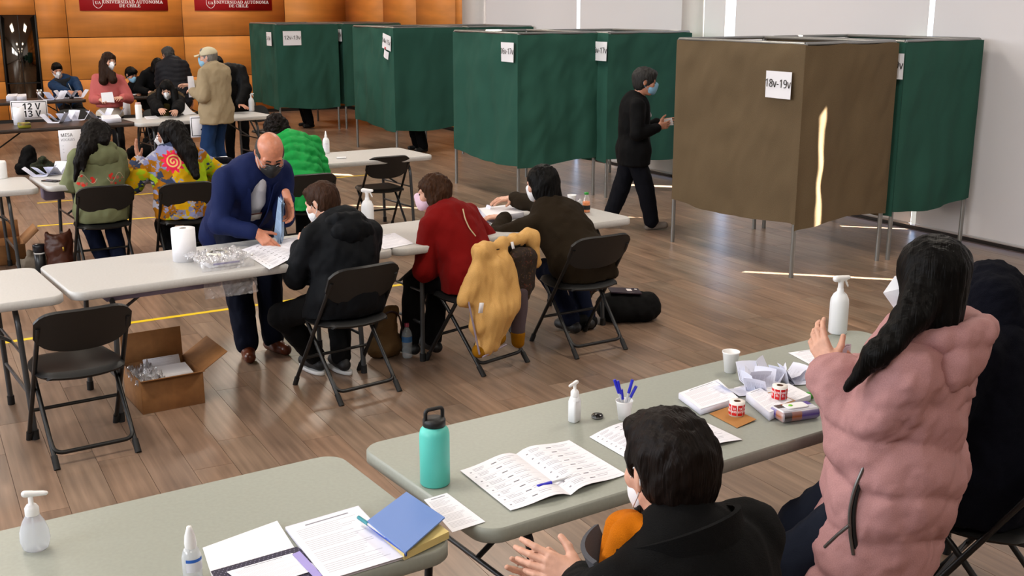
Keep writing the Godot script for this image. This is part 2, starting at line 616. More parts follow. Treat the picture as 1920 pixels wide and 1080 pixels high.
	struct("wall_front", box_mesh(Vector3(0.2, HALL_H, HALL_WID + 0.4)), white, in_room(HALL_LEN + 0.1, HALL_H / 2, HALL_WID / 2))
	struct("ceiling", box_mesh(Vector3(HALL_LEN + 0.4, 0.2, HALL_WID + 0.4)), white, in_room(HALL_LEN / 2, HALL_H + 0.1, HALL_WID / 2))
	var glow := mat("lit_window_glass", Color(0.9, 0.92, 0.95), 0.3)
	glow.emission_enabled = true
	glow.emission = Color(0.95, 0.97, 1.0)
	glow.emission_energy_multiplier = 1.2
	var glow2 := mat("lamp_glow", Color(0.95, 0.93, 0.9), 0.5)
	glow2.emission_enabled = true
	glow2.emission = Color(1.0, 0.96, 0.9)
	glow2.emission_energy_multiplier = 1.5
	var n := 0
	for a in [9.5, 15.5, 21.5]:
		n += 1
		var w := struct("window_%d" % n, bbox(Vector3(4.6, 2.1, 0.06), 0.01), white, in_room(a, 3.35, HALL_WID - 0.03))
		put("window_pane", box_mesh(Vector3(4.4, 1.9, 0.02)), glow, w, Transform3D(Basis.IDENTITY, Vector3(0, 0, -0.04)))
	for a in [2.5, 8.0, 13.5, 19.0, 25.0]:  # lamp row closest to the back wall is added to light the plywood
		for b in [3.5, 9.0]:
			var l := thing("ceiling_lamp", "square ceiling lamp panel above the hall", "lamp", room_pt(a, b, HALL_H - 0.06), ROOM_DEG, "ceiling lamp panels")
			put("lamp_frame", bbox(Vector3(1.3, 0.06, 1.3), 0.01), bar_m, l, Transform3D(Basis.IDENTITY, Vector3(0, 0.03, 0)))
			put("lamp_diffuser", box_mesh(Vector3(1.2, 0.02, 1.2)), glow2, l, Transform3D(Basis.IDENTITY, Vector3(0, -0.005, 0)))
	# red banners
	banner(wb, 1.61, 3.19)
	banner(wb, 3.71, 5.36)

func panel(w: Node, m: Material, c0: float, c1: float, y0: float, y1: float, total: float, on_back: bool):
	var s := Vector3(0.018, y1 - y0 - 0.012, c1 - c0 - 0.012)
	var p := Vector3(0.109, (y0 + y1) / 2 - HALL_H / 2, (c0 + c1) / 2 - total / 2)
	if not on_back:
		s = Vector3(s.z, s.y, s.x)
		p = Vector3(p.z, p.y, p.x)
	put("panel", bbox(s, 0.002), m, w, Transform3D(Basis.IDENTITY, p))

func banner(_w: Node, b0: float, b1: float):
	var wd := b1 - b0
	var h := 0.62
	var left := b0 > 3.0
	var o := thing("wall_banner", "red university banner on the plywood wall, " + ("left of the two" if left else "right of the two"), "banner", room_pt(0.025, (b0 + b1) / 2, 2.07), ROOM_DEG + 90.0, "red banners on the back wall")
	put("banner_cloth", bbox(Vector3(wd, h, 0.006), 0.001), mat("banner_red", Color(0.66, 0.05, 0.09), 0.5), o, Transform3D(Basis.IDENTITY, Vector3(0, h / 2, 0)))
	var wm := mat("print_white", Color(0.93, 0.90, 0.90), 0.6)
	put("lettering", text_mesh("UNIVERSIDAD AUTÓNOMA", 0.082, "Droid Serif", 700), wm, o, Transform3D(Basis.IDENTITY, Vector3(wd * 0.10, 0.165, 0.005)))
	put("lettering", text_mesh("DE CHILE", 0.082, "Droid Serif", 700), wm, o, Transform3D(Basis.IDENTITY, Vector3(wd * 0.06, 0.092, 0.005)))
	var sx := -wd * 0.295
	put("crest_letters", text_mesh("UA", 0.07, "Droid Serif", 700), wm, o, Transform3D(Basis.IDENTITY, Vector3(sx, 0.15, 0.005)))
	var m := Mb.new()
	m.tube(bend([Vector3(-0.085, 0.30, 0), Vector3(-0.085, 0.10, 0), Vector3(0, 0.03, 0), Vector3(0.085, 0.10, 0), Vector3(0.085, 0.30, 0), Vector3(-0.085, 0.30, 0)], 0.05), 0.005, 6)
	put("crest_outline", m.done(), wm, o, Transform3D(Basis.IDENTITY, Vector3(sx, 0, 0.004)))

# ---------------------------------------------------------------- voting booths
func build_booths():
	var green := Color(0.19, 0.36, 0.31)
	var brown := Color(0.43, 0.365, 0.275)
	# near corner, label, colour, sign, lettering
	var spots := [
		[Vector3(-4.04, 0, -19.60), 32.5, green, "12v-13v", "green curtained voting booth farthest left, with the 12v-13v sign", 1.10],
		[Vector3(-2.99, 0, -20.27), 32.5, green, "12v-13v", "green voting booth tucked right behind the farthest left booth", 1.10],
		[Vector3(-1.66, 0, -16.10), 32.5, green, "14v-15v", "green voting booth with a torn crumpled paper sign", 1.10],
		[Vector3(-0.64, 0, -16.76), 32.5, green, "14v-15v", "green voting booth mostly hidden behind the 16v-17v booth", 1.10],
		[Vector3(0.07, 0, -12.37), 31.0, green, "16v-17v", "green voting booth with the 16v-17v sign, in the middle", 1.02],
		[Vector3(1.08, 0, -12.72), 31.0, green, "16v-17v", "green voting booth behind the walking man", 1.14],
		[Vector3(2.26, 0, -8.78), 35.0, brown, "18v-19v", "brown curtained voting booth with the 18v-19v sign", 1.09],
		[Vector3(3.26, 0, -9.45), 38.0, green, "18v-19v", "green voting booth at the right, behind the brown one", 1.14]]
	var steel := mat("booth_steel", Color(0.56, 0.56, 0.55), 0.35, {"metal": 0.7})
	var paper := mat("paper", Color(0.90, 0.90, 0.92), 0.8)
	var ink := mat("ink", Color(0.07, 0.07, 0.08), 0.7)
	for i in spots.size():
		var s = spots[i]
		var o := thing("voting_booth", s[4], "voting booth", s[0], s[1], "voting booths along the windows")
		var w: float = s[5]
		var l := 1.62
		var away: Vector3 = Basis(Vector3.UP, deg_to_rad(28.0 - s[1])) * Vector3(0, 0, -l)
		var side := Vector3(away.z, 0, -away.x).normalized()
		var H := 1.85
		# local x: along the near short side; -z: along the long side away from the camera
		var cm := cloth("curtain_brown", brown, {"tri": 5.0, "nscale": 0.12, "back": Color(0.10, 0.08, 0.05)}) if s[2] == brown else cloth("curtain_green", green, {"tri": 5.0, "nscale": 0.12, "back": Color(0.03, 0.07, 0.05)})
		for p in [Vector3(0, 0, 0), Vector3(w, 0, 0), away, Vector3(w, 0, 0) + away]:
			var m := Mb.new()
			m.tube(PackedVector3Array([p, p + Vector3(0, H, 0)]), 0.019, 12)
			put("post", m.done(), steel, o)
		for e in [[Vector3(0, H, 0), Vector3(w, H, 0)], [Vector3(0, H, 0) + away, Vector3(w, H, 0) + away], [Vector3(0, H, 0), Vector3(0, H, 0) + away], [Vector3(w, H, 0), Vector3(w, H, 0) + away]]:
			var m := Mb.new()
			m.tube(PackedVector3Array([e[0], e[1]]), 0.016, 8)
			put("rail", m.done(), steel, o)
		var y0 := 0.415
		var sd := float(i) * 3.7
		curtain(o, cm, away + side * 0.027, side * 0.027 + Vector3(0, 0, 0.028), y0, H, sd, [])
		curtain(o, cm, Vector3(w, 0, 0) - side * 0.027, Vector3(w, 0, 0) + away - side * 0.027, y0, H, sd + 1.3, [])
		curtain(o, cm, Vector3(-0.028, 0, 0.027), Vector3(w + 0.028, 0, 0.027), y0, H, sd + 2.0, [])
		# paper sign pinned to the long side, close to the near corner
		if i == 0:
			sign_paper(o, paper, ink, s[3], Vector3(0.26, H - 0.235, 0.048), 0.0, 0.33, 0.24, i)
			sign_paper(o, paper, ink, "3-13v", away * 0.17 + side * 0.052 + Vector3(0, H - 0.25, 0), -90.0 + 28.0 - s[1], 0.30, 0.23, i)
		else:
			var sz := 0.22 if i == 6 else (0.155 if i % 2 == 0 else 0.10)
			sign_paper(o, paper, ink, s[3], away.normalized() * sz + side * 0.052 + Vector3(0, H - (0.20 if i != 6 else 0.32), 0), -90.0 + 28.0 - s[1], 0.30, 0.21, i)

func curtain(o: Node, m: Material, p: Vector3, q: Vector3, y0: float, y1: float, sd: float, slit: Array):
	var n := (q - p).normalized().cross(Vector3.UP)
	var ln := p.distance_to(q)
	var noise := FastNoiseLite.new()
	noise.seed = int(sd * 10.0) + 5
	noise.frequency = 1.0
	noise.fractal_octaves = 3
	var mb := Mb.new()
	var fn := func(u, v):
		var y: float = lerpf(y0, y1, v)
		var hang: float = 1.0 - v
		var x: float = u * ln
		if slit.size() == 2:
			var open: float = 0.022 * pow(maxf(sin(PI * clampf(v / 0.80, 0.0, 1.0)), 0.0), 0.5)
			x -= open * smoothstep(0.5, 1.0, u) * slit[1]
			x += open * (1.0 - smoothstep(0.0, 0.35, u)) * slit[0]
		var edge: float = smoothstep(0.0, 0.06, u) * smoothstep(0.0, 0.06, 1.0 - u)
		var fold: float = 0.016 * sin(x * 9.0 + sd) * hang + 0.007 * sin(x * 19.0 + sd * 2.0 + v * 1.5) * (0.1 + hang)
		fold += 0.030 * noise.get_noise_2d(x * 1.6 + sd, y * 1.1) + 0.010 * maxf(noise.get_noise_2d(x * 3.0 - y * 1.2, y * 1.0 + sd), 0.0)
		if v > 0.94: fold *= (1.0 - v) / 0.06
		var sag: float = -0.018 * sin(PI * fmod(u * 2.0 + 0.2, 1.0)) * (0.4 + 0.6 * sin(sd) * sin(sd)) * v
		var hem: float = 0.03 * sin(u * 4.0 + sd) * hang
		return p + (q - p).normalized() * x + n * (fold * (0.06 + 0.94 * edge)) + Vector3(0, y + sag + hem, 0)
	mb.sheet(44, 36, fn, 0.003)
	put("curtain", mb.done(), m, o)

func sign_paper(o: Node, paper: Material, ink: Material, txt: String, p: Vector3, deg: float, w: float, h: float, k: int):
	var mb := Mb.new()
	mb.sheet(8, 6, func(u, v): return Vector3((u - 0.5) * w, (v - 0.5) * h, 0.004 + 0.006 * sin(u * 3.0 + k) * (1.0 - v)), 0.0008)
	var s := put("paper_sign", mb.done(), paper, o, yaw_xf(p, deg))
	if k == 2:
		s.rotation_degrees.z = -9.0
		var mb2 := Mb.new()
		mb2.sheet(5, 4, func(u, v): return Vector3((u - 0.5) * 0.15, (v - 0.5) * 0.11, 0.004 + 0.012 * sin(u * 4.0)), 0.0008)
		var s2 := put("paper_scrap", mb2.done(), paper, o, yaw_xf(p + Vector3(0, -0.17, -0.03), deg))
		s2.rotation_degrees.z = -20.0
		put("red_tape", bbox(Vector3(0.035, 0.035, 0.003), 0.001), mat("tape_red", Color(0.8, 0.08, 0.12), 0.5), s, Transform3D(Basis.IDENTITY, Vector3(-0.03, -0.09, 0.013)))
	put("lettering", text_mesh(txt, 0.088, "Droid Sans", 400), ink, s, Transform3D(Basis.IDENTITY, Vector3(0, 0.01, 0.0118)))

# ---------------------------------------------------------------- tables
func table(called: String, label: String, corner: Vector3, deg: float, l: float, w: float, style: String, group: String, from_right := false) -> Node3D:
	# corner: far left (or far right) corner of the top at floor level
	var bas := Basis(Vector3.UP, deg_to_rad(deg))
	var c := corner + bas * Vector3(-l / 2 if from_right else l / 2, 0, w / 2)
	c.y = 0
	var o := thing(called, label, "table", c, deg, group)
	var top: Material
	var leg: Material
	match style:
		"grey":
			top = mat("table_grey", Color(0.585, 0.60, 0.56), 0.42, {"tex": "speck", "tri": 1.0})
			leg = mat("leg_dark", Color(0.17, 0.18, 0.19), 0.35, {"metal": 0.5})
		"white":
			top = mat("table_white", Color(0.76, 0.755, 0.745), 0.42, {"tex": "speck", "tri": 1.0})
			leg = mat("leg_grey", Color(0.30, 0.31, 0.32), 0.35, {"metal": 0.6})
		_:
			top = mat("table_dark", Color(0.20, 0.145, 0.12), 0.4, {"tex": "plywood", "tri": 1.5})
			leg = mat("leg_black", Color(0.05, 0.05, 0.055), 0.4)
	var h := 0.74
	var mb := Mb.new()
	mb.slab(round_rect(l, w, 0.075, 8), h - 0.045, h, 0.006)
	put("table_top", mb.done(), top, o)
	var foot := mat("rubber_black", Color(0.03, 0.03, 0.03), 0.7)
	for s in [-1.0, 1.0]:
		var x: float = s * (l / 2 - 0.22)
		for t in [-1.0, 1.0]:
			var m := Mb.new()
			m.tube(bend([Vector3(x, h - 0.06, t * (w / 2 - 0.15)), Vector3(x, h - 0.14, t * (w / 2 - 0.09)), Vector3(x + s * 0.02, 0.02, t * (w / 2 - 0.07))], 0.05), 0.0145, 10)
			var lg := put("leg", m.done(), leg, o)
			var fm := Mb.new()
			fm.tube(PackedVector3Array([Vector3(x + s * 0.02, 0.0, t * (w / 2 - 0.07)), Vector3(x + s * 0.0195, 0.05, t * (w / 2 - 0.0705))]), 0.019, 10)
			put("foot_cap", fm.done(), foot, lg)
		var m2 := Mb.new()
		m2.tube(PackedVector3Array([Vector3(x + s * 0.014, 0.24, -(w / 2 - 0.075)), Vector3(x + s * 0.014, 0.24, w / 2 - 0.075)]), 0.010, 8)
		put("cross_bar", m2.done(), leg, o)
		var m4 := Mb.new()
		m4.tube(PackedVector3Array([Vector3(x, h - 0.075, -(w / 2 - 0.13)), Vector3(x, h - 0.075, w / 2 - 0.13)]), 0.012, 8)
		put("hinge_bar", m4.done(), leg, o)
		var m3 := Mb.new()
		m3.tube(PackedVector3Array([Vector3(x + s * 0.008, 0.44, 0.0), Vector3(x - s * 0.36, h - 0.055, 0.0)]), 0.009, 8)
		put("brace", m3.done(), leg, o)
		var m5 := Mb.new()
		m5.tube(PackedVector3Array([Vector3(x + s * 0.008, 0.44, -(w / 2 - 0.085)), Vector3(x + s * 0.008, 0.44, w / 2 - 0.085)]), 0.008, 8)
		put("cross_bar", m5.done(), leg, o)
	return o

func build_tables():
	table("folding_table", "grey-green folding table in the right foreground, under the turquoise bottle", Vector3(-0.50, 0, -3.39), 34.1, 2.44, 0.76, "grey", "folding tables")
	table("folding_table", "grey-green folding table at the bottom left, with the pump bottle", Vector3(-0.56, 0, -3.335), 33.3, 2.44, 0.76, "grey", "folding tables", true)
	table("folding_table", "white folding table at the left edge behind the empty black chair", Vector3(-2.635, 0, -5.98), 34.0, 1.83, 0.76, "white", "folding tables", true)
	table("folding_table", "white folding table before the man in the blue suit", Vector3(-2.62, 0, -6.0), 34.5, 1.83, 0.76, "white", "folding tables")
	table("folding_table", "white folding table in front of the red sweater, with the juice bottle", Vector3(-2.62, 0, -6.0) + Basis(Vector3.UP, deg_to_rad(34.5)) * Vector3(1.835, 0, 0), 34.5, 1.83, 0.76, "white", "folding tables")
	var r2 := Vector3(-3.70, 0, -8.80) + Basis(Vector3.UP, deg_to_rad(33.7)) * Vector3(0, 0, -0.76)
	table("folding_table", "white folding table at the left edge of the second row", r2 + Basis(Vector3.UP, deg_to_rad(33.7)) * Vector3(-0.03, 0, 0.05), 31.0, 1.83, 0.76, "white", "folding tables", true)
	table("folding_table", "white folding table in front of the green parka and the printed jacket", r2, 33.7, 1.77, 0.76, "white", "folding tables")
	table("folding_table", "white folding table behind the empty chair, with one spray bottle", r2 + Basis(Vector3.UP, deg_to_rad(33.7)) * Vector3(1.775, 0, 0), 33.7, 1.77, 0.76, "white", "folding tables")
	var d := Vector3(-4.66, 0, -13.92) + Basis(Vector3.UP, deg_to_rad(35.0)) * Vector3(0, 0, -0.76)
	table("dark_table", "dark brown table in front of the standing woman in pink", d, 35.0, 1.83, 0.76, "dark", "dark tables", true)
	table("dark_table", "dark brown table at the left edge carrying the paper roll", d + Basis(Vector3.UP, deg_to_rad(35.0)) * Vector3(-1.84, 0, 0), 35.0, 1.83, 0.76, "dark", "dark tables", true)
	table("folding_table", "white folding table between the black-haired reader and the man with the cap", Vector3(-4.60, 0, -13.80) + Basis(Vector3.UP, deg_to_rad(37.0)) * Vector3(0, 0, -0.76), 37.0, 1.83, 0.76, "white", "folding tables")
	table("dark_table", "dark table of the seated man in the denim jacket", Vector3(-6.62, 0, -17.55) + Basis(Vector3.UP, deg_to_rad(33.0)) * Vector3(0, 0, -0.76), 33.0, 1.83, 0.76, "dark", "dark tables", true)
	table("dark_table", "dark table behind the man in the grey quilted jacket", Vector3(-6.50, 0, -17.75) + Basis(Vector3.UP, deg_to_rad(33.0)) * Vector3(0, 0, -0.76), 33.0, 1.83, 0.76, "dark", "dark tables")

# ---------------------------------------------------------------- folding chairs (seat looks along -z)
var chair_proto: Node3D
func make_chair() -> Node3D:
	var o := thing("folding_chair", "", "chair")
	var black := mat("chair_black", Color(0.035, 0.037, 0.04), 0.42)
	var plast := mat("chair_plastic", Color(0.045, 0.048, 0.052), 0.5, {"normal": "fabric_n", "nscale": 0.15, "tri": 8.0})
	var rub := mat("rubber_black", Color(0.03, 0.03, 0.03), 0.7)
	for s in [-1.0, 1.0]:
		var m := Mb.new()
		m.tube(PackedVector3Array([Vector3(s * 0.215, 0.03, -0.21), Vector3(s * 0.208, 0.43, 0.055), Vector3(s * 0.203, 0.69, 0.225)]), 0.0115, 10)
		var f := put("front_leg", m.done(), black, o)
		var c := Mb.new()
		c.tube(PackedVector3Array([Vector3(s * 0.215, 0.0, -0.225), Vector3(s * 0.2145, 0.05, -0.197)]), 0.0155, 10)
		put("foot_cap", c.done(), rub, f)
		var m2 := Mb.new()
		m2.tube(bend([Vector3(s * 0.185, 0.41, -0.11), Vector3(s * 0.19, 0.36, -0.05), Vector3(s * 0.19, 0.03, 0.235)], 0.06), 0.0115, 10)
		var g := put("rear_leg", m2.done(), black, o)
		var c2 := Mb.new()
		c2.tube(PackedVector3Array([Vector3(s * 0.19, 0.0, 0.26), Vector3(s * 0.19, 0.055, 0.213)]), 0.0155, 10)
		put("foot_cap", c2.done(), rub, g)
	var u := Mb.new()
	u.tube(bend([Vector3(-0.19, 0.13, 0.15), Vector3(-0.185, 0.065, 0.215), Vector3(0.185, 0.065, 0.215), Vector3(0.19, 0.13, 0.15)], 0.05), 0.0105, 10)
	put("rear_stretcher", u.done(), black, o)
	var v := Mb.new()
	v.tube(PackedVector3Array([Vector3(-0.213, 0.19, -0.108), Vector3(0.213, 0.19, -0.108)]), 0.0095, 8)
	put("front_stretcher", v.done(), black, o)
	var seat := Mb.new()
	seat.sheet(18, 16, func(a, b):
		var p := Vector2(a * 2 - 1, b * 2 - 1)
		var x := p.x * sqrt(1.0 - p.y * p.y * 0.30) * 0.21
		var z := p.y * sqrt(1.0 - p.x * p.x * 0.30) * -0.215 - 0.01
		var e := maxf(absf(p.x), absf(p.y))
		return Vector3(x, 0.428 + 0.008 * p.length_squared() - 0.022 * smoothstep(0.86, 1.0, e), z), 0.016)
	put("seat", seat.done(), plast, o)
	var back := Mb.new()
	back.sheet(20, 10, func(a, b):
		var px: float = a * 2 - 1
		var top: float = 0.765 - 0.05 * pow(absf(px), 7.0)
		var bot: float = 0.580 - 0.035 * (1.0 - px * px) + 0.055 * pow(absf(px), 6.0)
		var y := lerpf(bot, top, b)
		return Vector3(px * 0.222, y, 0.165 + (y - 0.58) * 0.52 + 0.03 * (1.0 - px * px) - 0.010), 0.018)
	put("backrest", back.done(), plast, o)
	return o

func chair(p: Vector3, deg: float, label: String) -> Node3D:
	var o: Node3D
	if chair_proto == null:
		chair_proto = make_chair()
		o = chair_proto
	else:
		o = chair_proto.duplicate()
		o.name = numbered("folding_chair")
		add_child(o)
	o.position = Vector3(p.x, 0, p.z)
	o.rotation.y = deg_to_rad(deg)
	tag(o, label, "chair", "black folding chairs")
	return o

func build_chairs():
	chair(Vector3(-2.14, 0, -5.225), 34.5, "empty black folding chair at the left, beside the open carton")
	chair(Vector3(-0.95, 0, -6.10), 39.0, "black folding chair under the boy in the dark hooded jacket")
	chair(Vector3(-0.22, 0, -6.60), 46.0, "black folding chair with the yellow jacket hung over its back")
	chair(Vector3(0.43, 0, -6.94), 32.0, "black folding chair under the person in the olive jacket")
	chair(at(192, 416, 0.435), 31.0, "black folding chair under the woman in the green parka")
	chair(at(345, 408, 0.435), 27.0, "black folding chair under the woman in the printed jacket")
	chair(at(570, 390, 0.435), 29.0, "black folding chair under the person in the bright green puffer")
	chair(at(712, 351, 0.435), 30.0, "empty black folding chair before the table with one spray bottle")
	chair(at(1850, 955, 0.435), 52.0, "black folding chair at the right edge behind the pink coat")
	chair(Vector3(0.42, 0, -2.02), 22.0, "black folding chair under the man with the yellow scarf")
	chair(atz(150, 250, -15.3), 215.0, "dark chair standing behind the dark table, left of the woman in pink")
	chair(Vector3(-7.35, 0, -18.75), 212.0, "chair under the seated man in the denim jacket")
	chair(Vector3(-6.05, 0, -18.95), 212.0, "chair under the dark-haired child with the blue mask")
	chair(Vector3(-4.75, 0, -15.35), 215.0, "chair under the black-haired woman reading at the white table")
	chair(Vector3(-3.45, 0, -15.9), 240.0, "black folding chair between the man with the cap and the far booth")

# ---------------------------------------------------------------- smooth bodies: distance field -> surface nets
class Field:
	var cell := 0.012
	var prims := []
	var cuts := []
	func _init(c: float):
		cell = c
	func cone(a: Vector3, b: Vector3, ra: float, rb: float, k := 0.03):
		prims.append([0, a, b, ra, rb, k])
	func ell(c: Vector3, r: Vector3, bas := Basis.IDENTITY, k := 0.03):
		prims.append([1, c, r, bas.orthonormalized(), 0.0, k])
	func cut_ell(c: Vector3, r: Vector3, bas := Basis.IDENTITY):
		cuts.append([1, c, r, bas.orthonormalized()])
	func cut_plane(o: Vector3, n: Vector3):
		# removes the side n points to
		cuts.append([2, o, n.normalized()])
	static func ell_d(p: Vector3, r: Vector3) -> float:
		var q := p / r
		var k0 := q.length()
		if k0 < 1e-6: return -minf(r.x, minf(r.y, r.z))
		return k0 * (k0 - 1.0) / (q / r).length()
	# out: dictionary of arrays that several fields may share
	func mesh(out: Dictionary, disp = null):
		var lo := Vector3.ONE * 1e9
		var hi := Vector3.ONE * -1e9
		for p in prims:
			var e: Vector3
			if p[0] == 0:
				e = Vector3.ONE * maxf(p[3], p[4])
				lo = lo.min(p[1] - e).min(p[2] - e)
				hi = hi.max(p[1] + e).max(p[2] + e)
			else:
				var bs: Basis = p[3]
				var r: Vector3 = p[2]
				e = (bs.x * r.x).abs() + (bs.y * r.y).abs() + (bs.z * r.z).abs()
				lo = lo.min(p[1] - e)
				hi = hi.max(p[1] + e)
		lo -= Vector3.ONE * cell * 4.0
		hi += Vector3.ONE * cell * 4.0
		var nx := int((hi.x - lo.x) / cell) + 1
		var ny := int((hi.y - lo.y) / cell) + 1
		var nz := int((hi.z - lo.z) / cell) + 1
		var g := PackedFloat32Array()
		g.resize(nx * ny * nz)
		g.fill(1e3)
		var sxy := nx * ny
		for p in prims:
			var k: float = p[5]
			var pad := cell * 3.0 + k * 0.5
			var mn: Vector3
			var mx: Vector3
			var typ: int = p[0]
			var a: Vector3 = p[1]
			var b: Vector3 = p[2]
			var ra := 0.0
			var rd := 0.0
			var bi := Basis.IDENTITY
			var ba := b - a
			var bb := maxf(ba.length_squared(), 1e-12)
			if typ == 0:
				ra = p[3]
				rd = p[4] - ra
				var e := Vector3.ONE * (maxf(p[3], p[4]) + pad)
				mn = a.min(b) - e
				mx = a.max(b) + e
			else:
				var bs: Basis = p[3]
				bi = bs.transposed()
				var e := (bs.x * b.x).abs() + (bs.y * b.y).abs() + (bs.z * b.z).abs() + Vector3.ONE * pad
				mn = a - e
				mx = a + e
			var i0 := maxi(0, int((mn.x - lo.x) / cell))
			var i1 := mini(nx - 1, int((mx.x - lo.x) / cell) + 1)
			var j0 := maxi(0, int((mn.y - lo.y) / cell))
			var j1 := mini(ny - 1, int((mx.y - lo.y) / cell) + 1)
			var k0 := maxi(0, int((mn.z - lo.z) / cell))
			var k1 := mini(nz - 1, int((mx.z - lo.z) / cell) + 1)
			for kz in range(k0, k1 + 1):
				for jy in range(j0, j1 + 1):
					var id := kz * sxy + jy * nx + i0
					var q := lo + Vector3(i0 * cell, jy * cell, kz * cell) - a
					for ix in range(i0, i1 + 1):
						var d: float
						if typ == 0:
							var t := clampf(q.dot(ba) / bb, 0.0, 1.0)
							d = (q - ba * t).length() - ra - rd * t
						else:
							var w := bi * q
							var u := w / b
							var m0 := u.length()
							d = m0 * (m0 - 1.0) / maxf((u / b).length(), 1e-6)
						var o := g[id]
						var h := k - absf(d - o)
						if h > 0.0:
							g[id] = minf(d, o) - h * h / (4.0 * k)
						elif d < o:
							g[id] = d
						id += 1
						q.x += cell
		for c in cuts:
			var a: Vector3 = c[1]
			for kz in nz:
				for jy in ny:
					var id := kz * sxy + jy * nx
					for ix in nx:
						if g[id] < cell * 4.0:
							var q := lo + Vector3(ix, jy, kz) * cell - a
							var d: float
							if c[0] == 2: d = q.dot(c[2])
							else: d = -Field.ell_d((c[3] as Basis).transposed() * q, c[2])
							if d > g[id]: g[id] = d
						id += 1
		# surface nets
		var vid := PackedInt32Array()
		vid.resize(nx * ny * nz)
		vid.fill(-1)
		var V: PackedVector3Array = out.get("v", PackedVector3Array())
		var N: PackedVector3Array = out.get("n", PackedVector3Array())
		var U: PackedVector2Array = out.get("u", PackedVector2Array())
		var I: PackedInt32Array = out.get("i", PackedInt32Array())
		var off := [0, 1, nx, nx + 1, sxy, sxy + 1, sxy + nx, sxy + nx + 1]
		var lim := cell * 2.6
		for kz in nz - 1:
			for jy in ny - 1:
				var id := kz * sxy + jy * nx - 1
				for ix in nx - 1:
					id += 1
					var c0 := g[id]
					if c0 > lim or c0 < -lim * 2.0: continue
					var c1 := g[id + 1]
					var c2 := g[id + nx]
					var c3 := g[id + nx + 1]
					var c4 := g[id + sxy]
					var c5 := g[id + sxy + 1]
					var c6 := g[id + sxy + nx]
					var c7 := g[id + sxy + nx + 1]
					var s := int(c0 < 0) + int(c1 < 0) + int(c2 < 0) + int(c3 < 0) + int(c4 < 0) + int(c5 < 0) + int(c6 < 0) + int(c7 < 0)
					if s == 0 or s == 8: continue
					var sum := Vector3.ZERO
					var n := 0
					if (c0 < 0) != (c1 < 0):
						sum += Vector3(c0 / (c0 - c1), 0, 0); n += 1
					if (c2 < 0) != (c3 < 0):
						sum += Vector3(c2 / (c2 - c3), 1, 0); n += 1
					if (c4 < 0) != (c5 < 0):
						sum += Vector3(c4 / (c4 - c5), 0, 1); n += 1
					if (c6 < 0) != (c7 < 0):
						sum += Vector3(c6 / (c6 - c7), 1, 1); n += 1
					if (c0 < 0) != (c2 < 0):
						sum += Vector3(0, c0 / (c0 - c2), 0); n += 1
					if (c1 < 0) != (c3 < 0):
						sum += Vector3(1, c1 / (c1 - c3), 0); n += 1
					if (c4 < 0) != (c6 < 0):
						sum += Vector3(0, c4 / (c4 - c6), 1); n += 1
					if (c5 < 0) != (c7 < 0):
						sum += Vector3(1, c5 / (c5 - c7), 1); n += 1
					if (c0 < 0) != (c4 < 0):
						sum += Vector3(0, 0, c0 / (c0 - c4)); n += 1
					if (c1 < 0) != (c5 < 0):
						sum += Vector3(1, 0, c1 / (c1 - c5)); n += 1
					if (c2 < 0) != (c6 < 0):
						sum += Vector3(0, 1, c2 / (c2 - c6)); n += 1
					if (c3 < 0) != (c7 < 0):
						sum += Vector3(1, 1, c3 / (c3 - c7)); n += 1
					var p := lo + (Vector3(ix, jy, kz) + sum / n) * cell
					var nr := Vector3(c1 + c3 + c5 + c7 - c0 - c2 - c4 - c6, c2 + c3 + c6 + c7 - c0 - c1 - c4 - c5, c4 + c5 + c6 + c7 - c0 - c1 - c2 - c3).normalized()
					if disp != null: p += nr * float(disp.call(p))
					vid[id] = V.size()
					V.append(p)
					N.append(nr)
					U.append(Vector2(p.x, -p.y))
					# quads round the three edges that meet in this cell's low corner
					if ix > 0 and jy > 0 and kz > 0:
						var neg := c0 < 0
						if neg != (c1 < 0): _quad(I, vid[id], vid[id - nx], vid[id - nx - sxy], vid[id - sxy], neg)
						if neg != (c2 < 0): _quad(I, vid[id], vid[id - sxy], vid[id - sxy - 1], vid[id - 1], neg)
						if neg != (c4 < 0): _quad(I, vid[id], vid[id - 1], vid[id - 1 - nx], vid[id - nx], neg)
		out.v = V
		out.n = N
		out.u = U
		out.i = I
	func _quad(I: PackedInt32Array, a: int, b: int, c: int, d: int, neg: bool):
		if a < 0 or b < 0 or c < 0 or d < 0: return
		if neg:
			I.append_array(PackedInt32Array([a, c, b, a, d, c]))
		else:
			I.append_array(PackedInt32Array([a, b, c, a, c, d]))

static func to_mesh(o: Dictionary, resmooth := false) -> ArrayMesh:
	var arr := []
	arr.resize(Mesh.ARRAY_MAX)
	arr[Mesh.ARRAY_VERTEX] = o.v
	arr[Mesh.ARRAY_NORMAL] = o.n
	arr[Mesh.ARRAY_TEX_UV] = o.u
	arr[Mesh.ARRAY_INDEX] = o.i
	var m := ArrayMesh.new()
	m.add_surface_from_arrays(Mesh.PRIMITIVE_TRIANGLES, arr)
	if resmooth:
		var st := SurfaceTool.new()
		st.create_from(m, 0)
		st.generate_normals()
		return st.commit()
	return m

func folds(amp: float, freq: Vector3, sd: int) -> Callable:
	var n := FastNoiseLite.new()
	n.seed = sd
	n.frequency = 1.0
	n.fractal_octaves = 3
	return func(p: Vector3) -> float: return amp * n.get_noise_3d(p.x * freq.x, p.y * freq.y, p.z * freq.z)

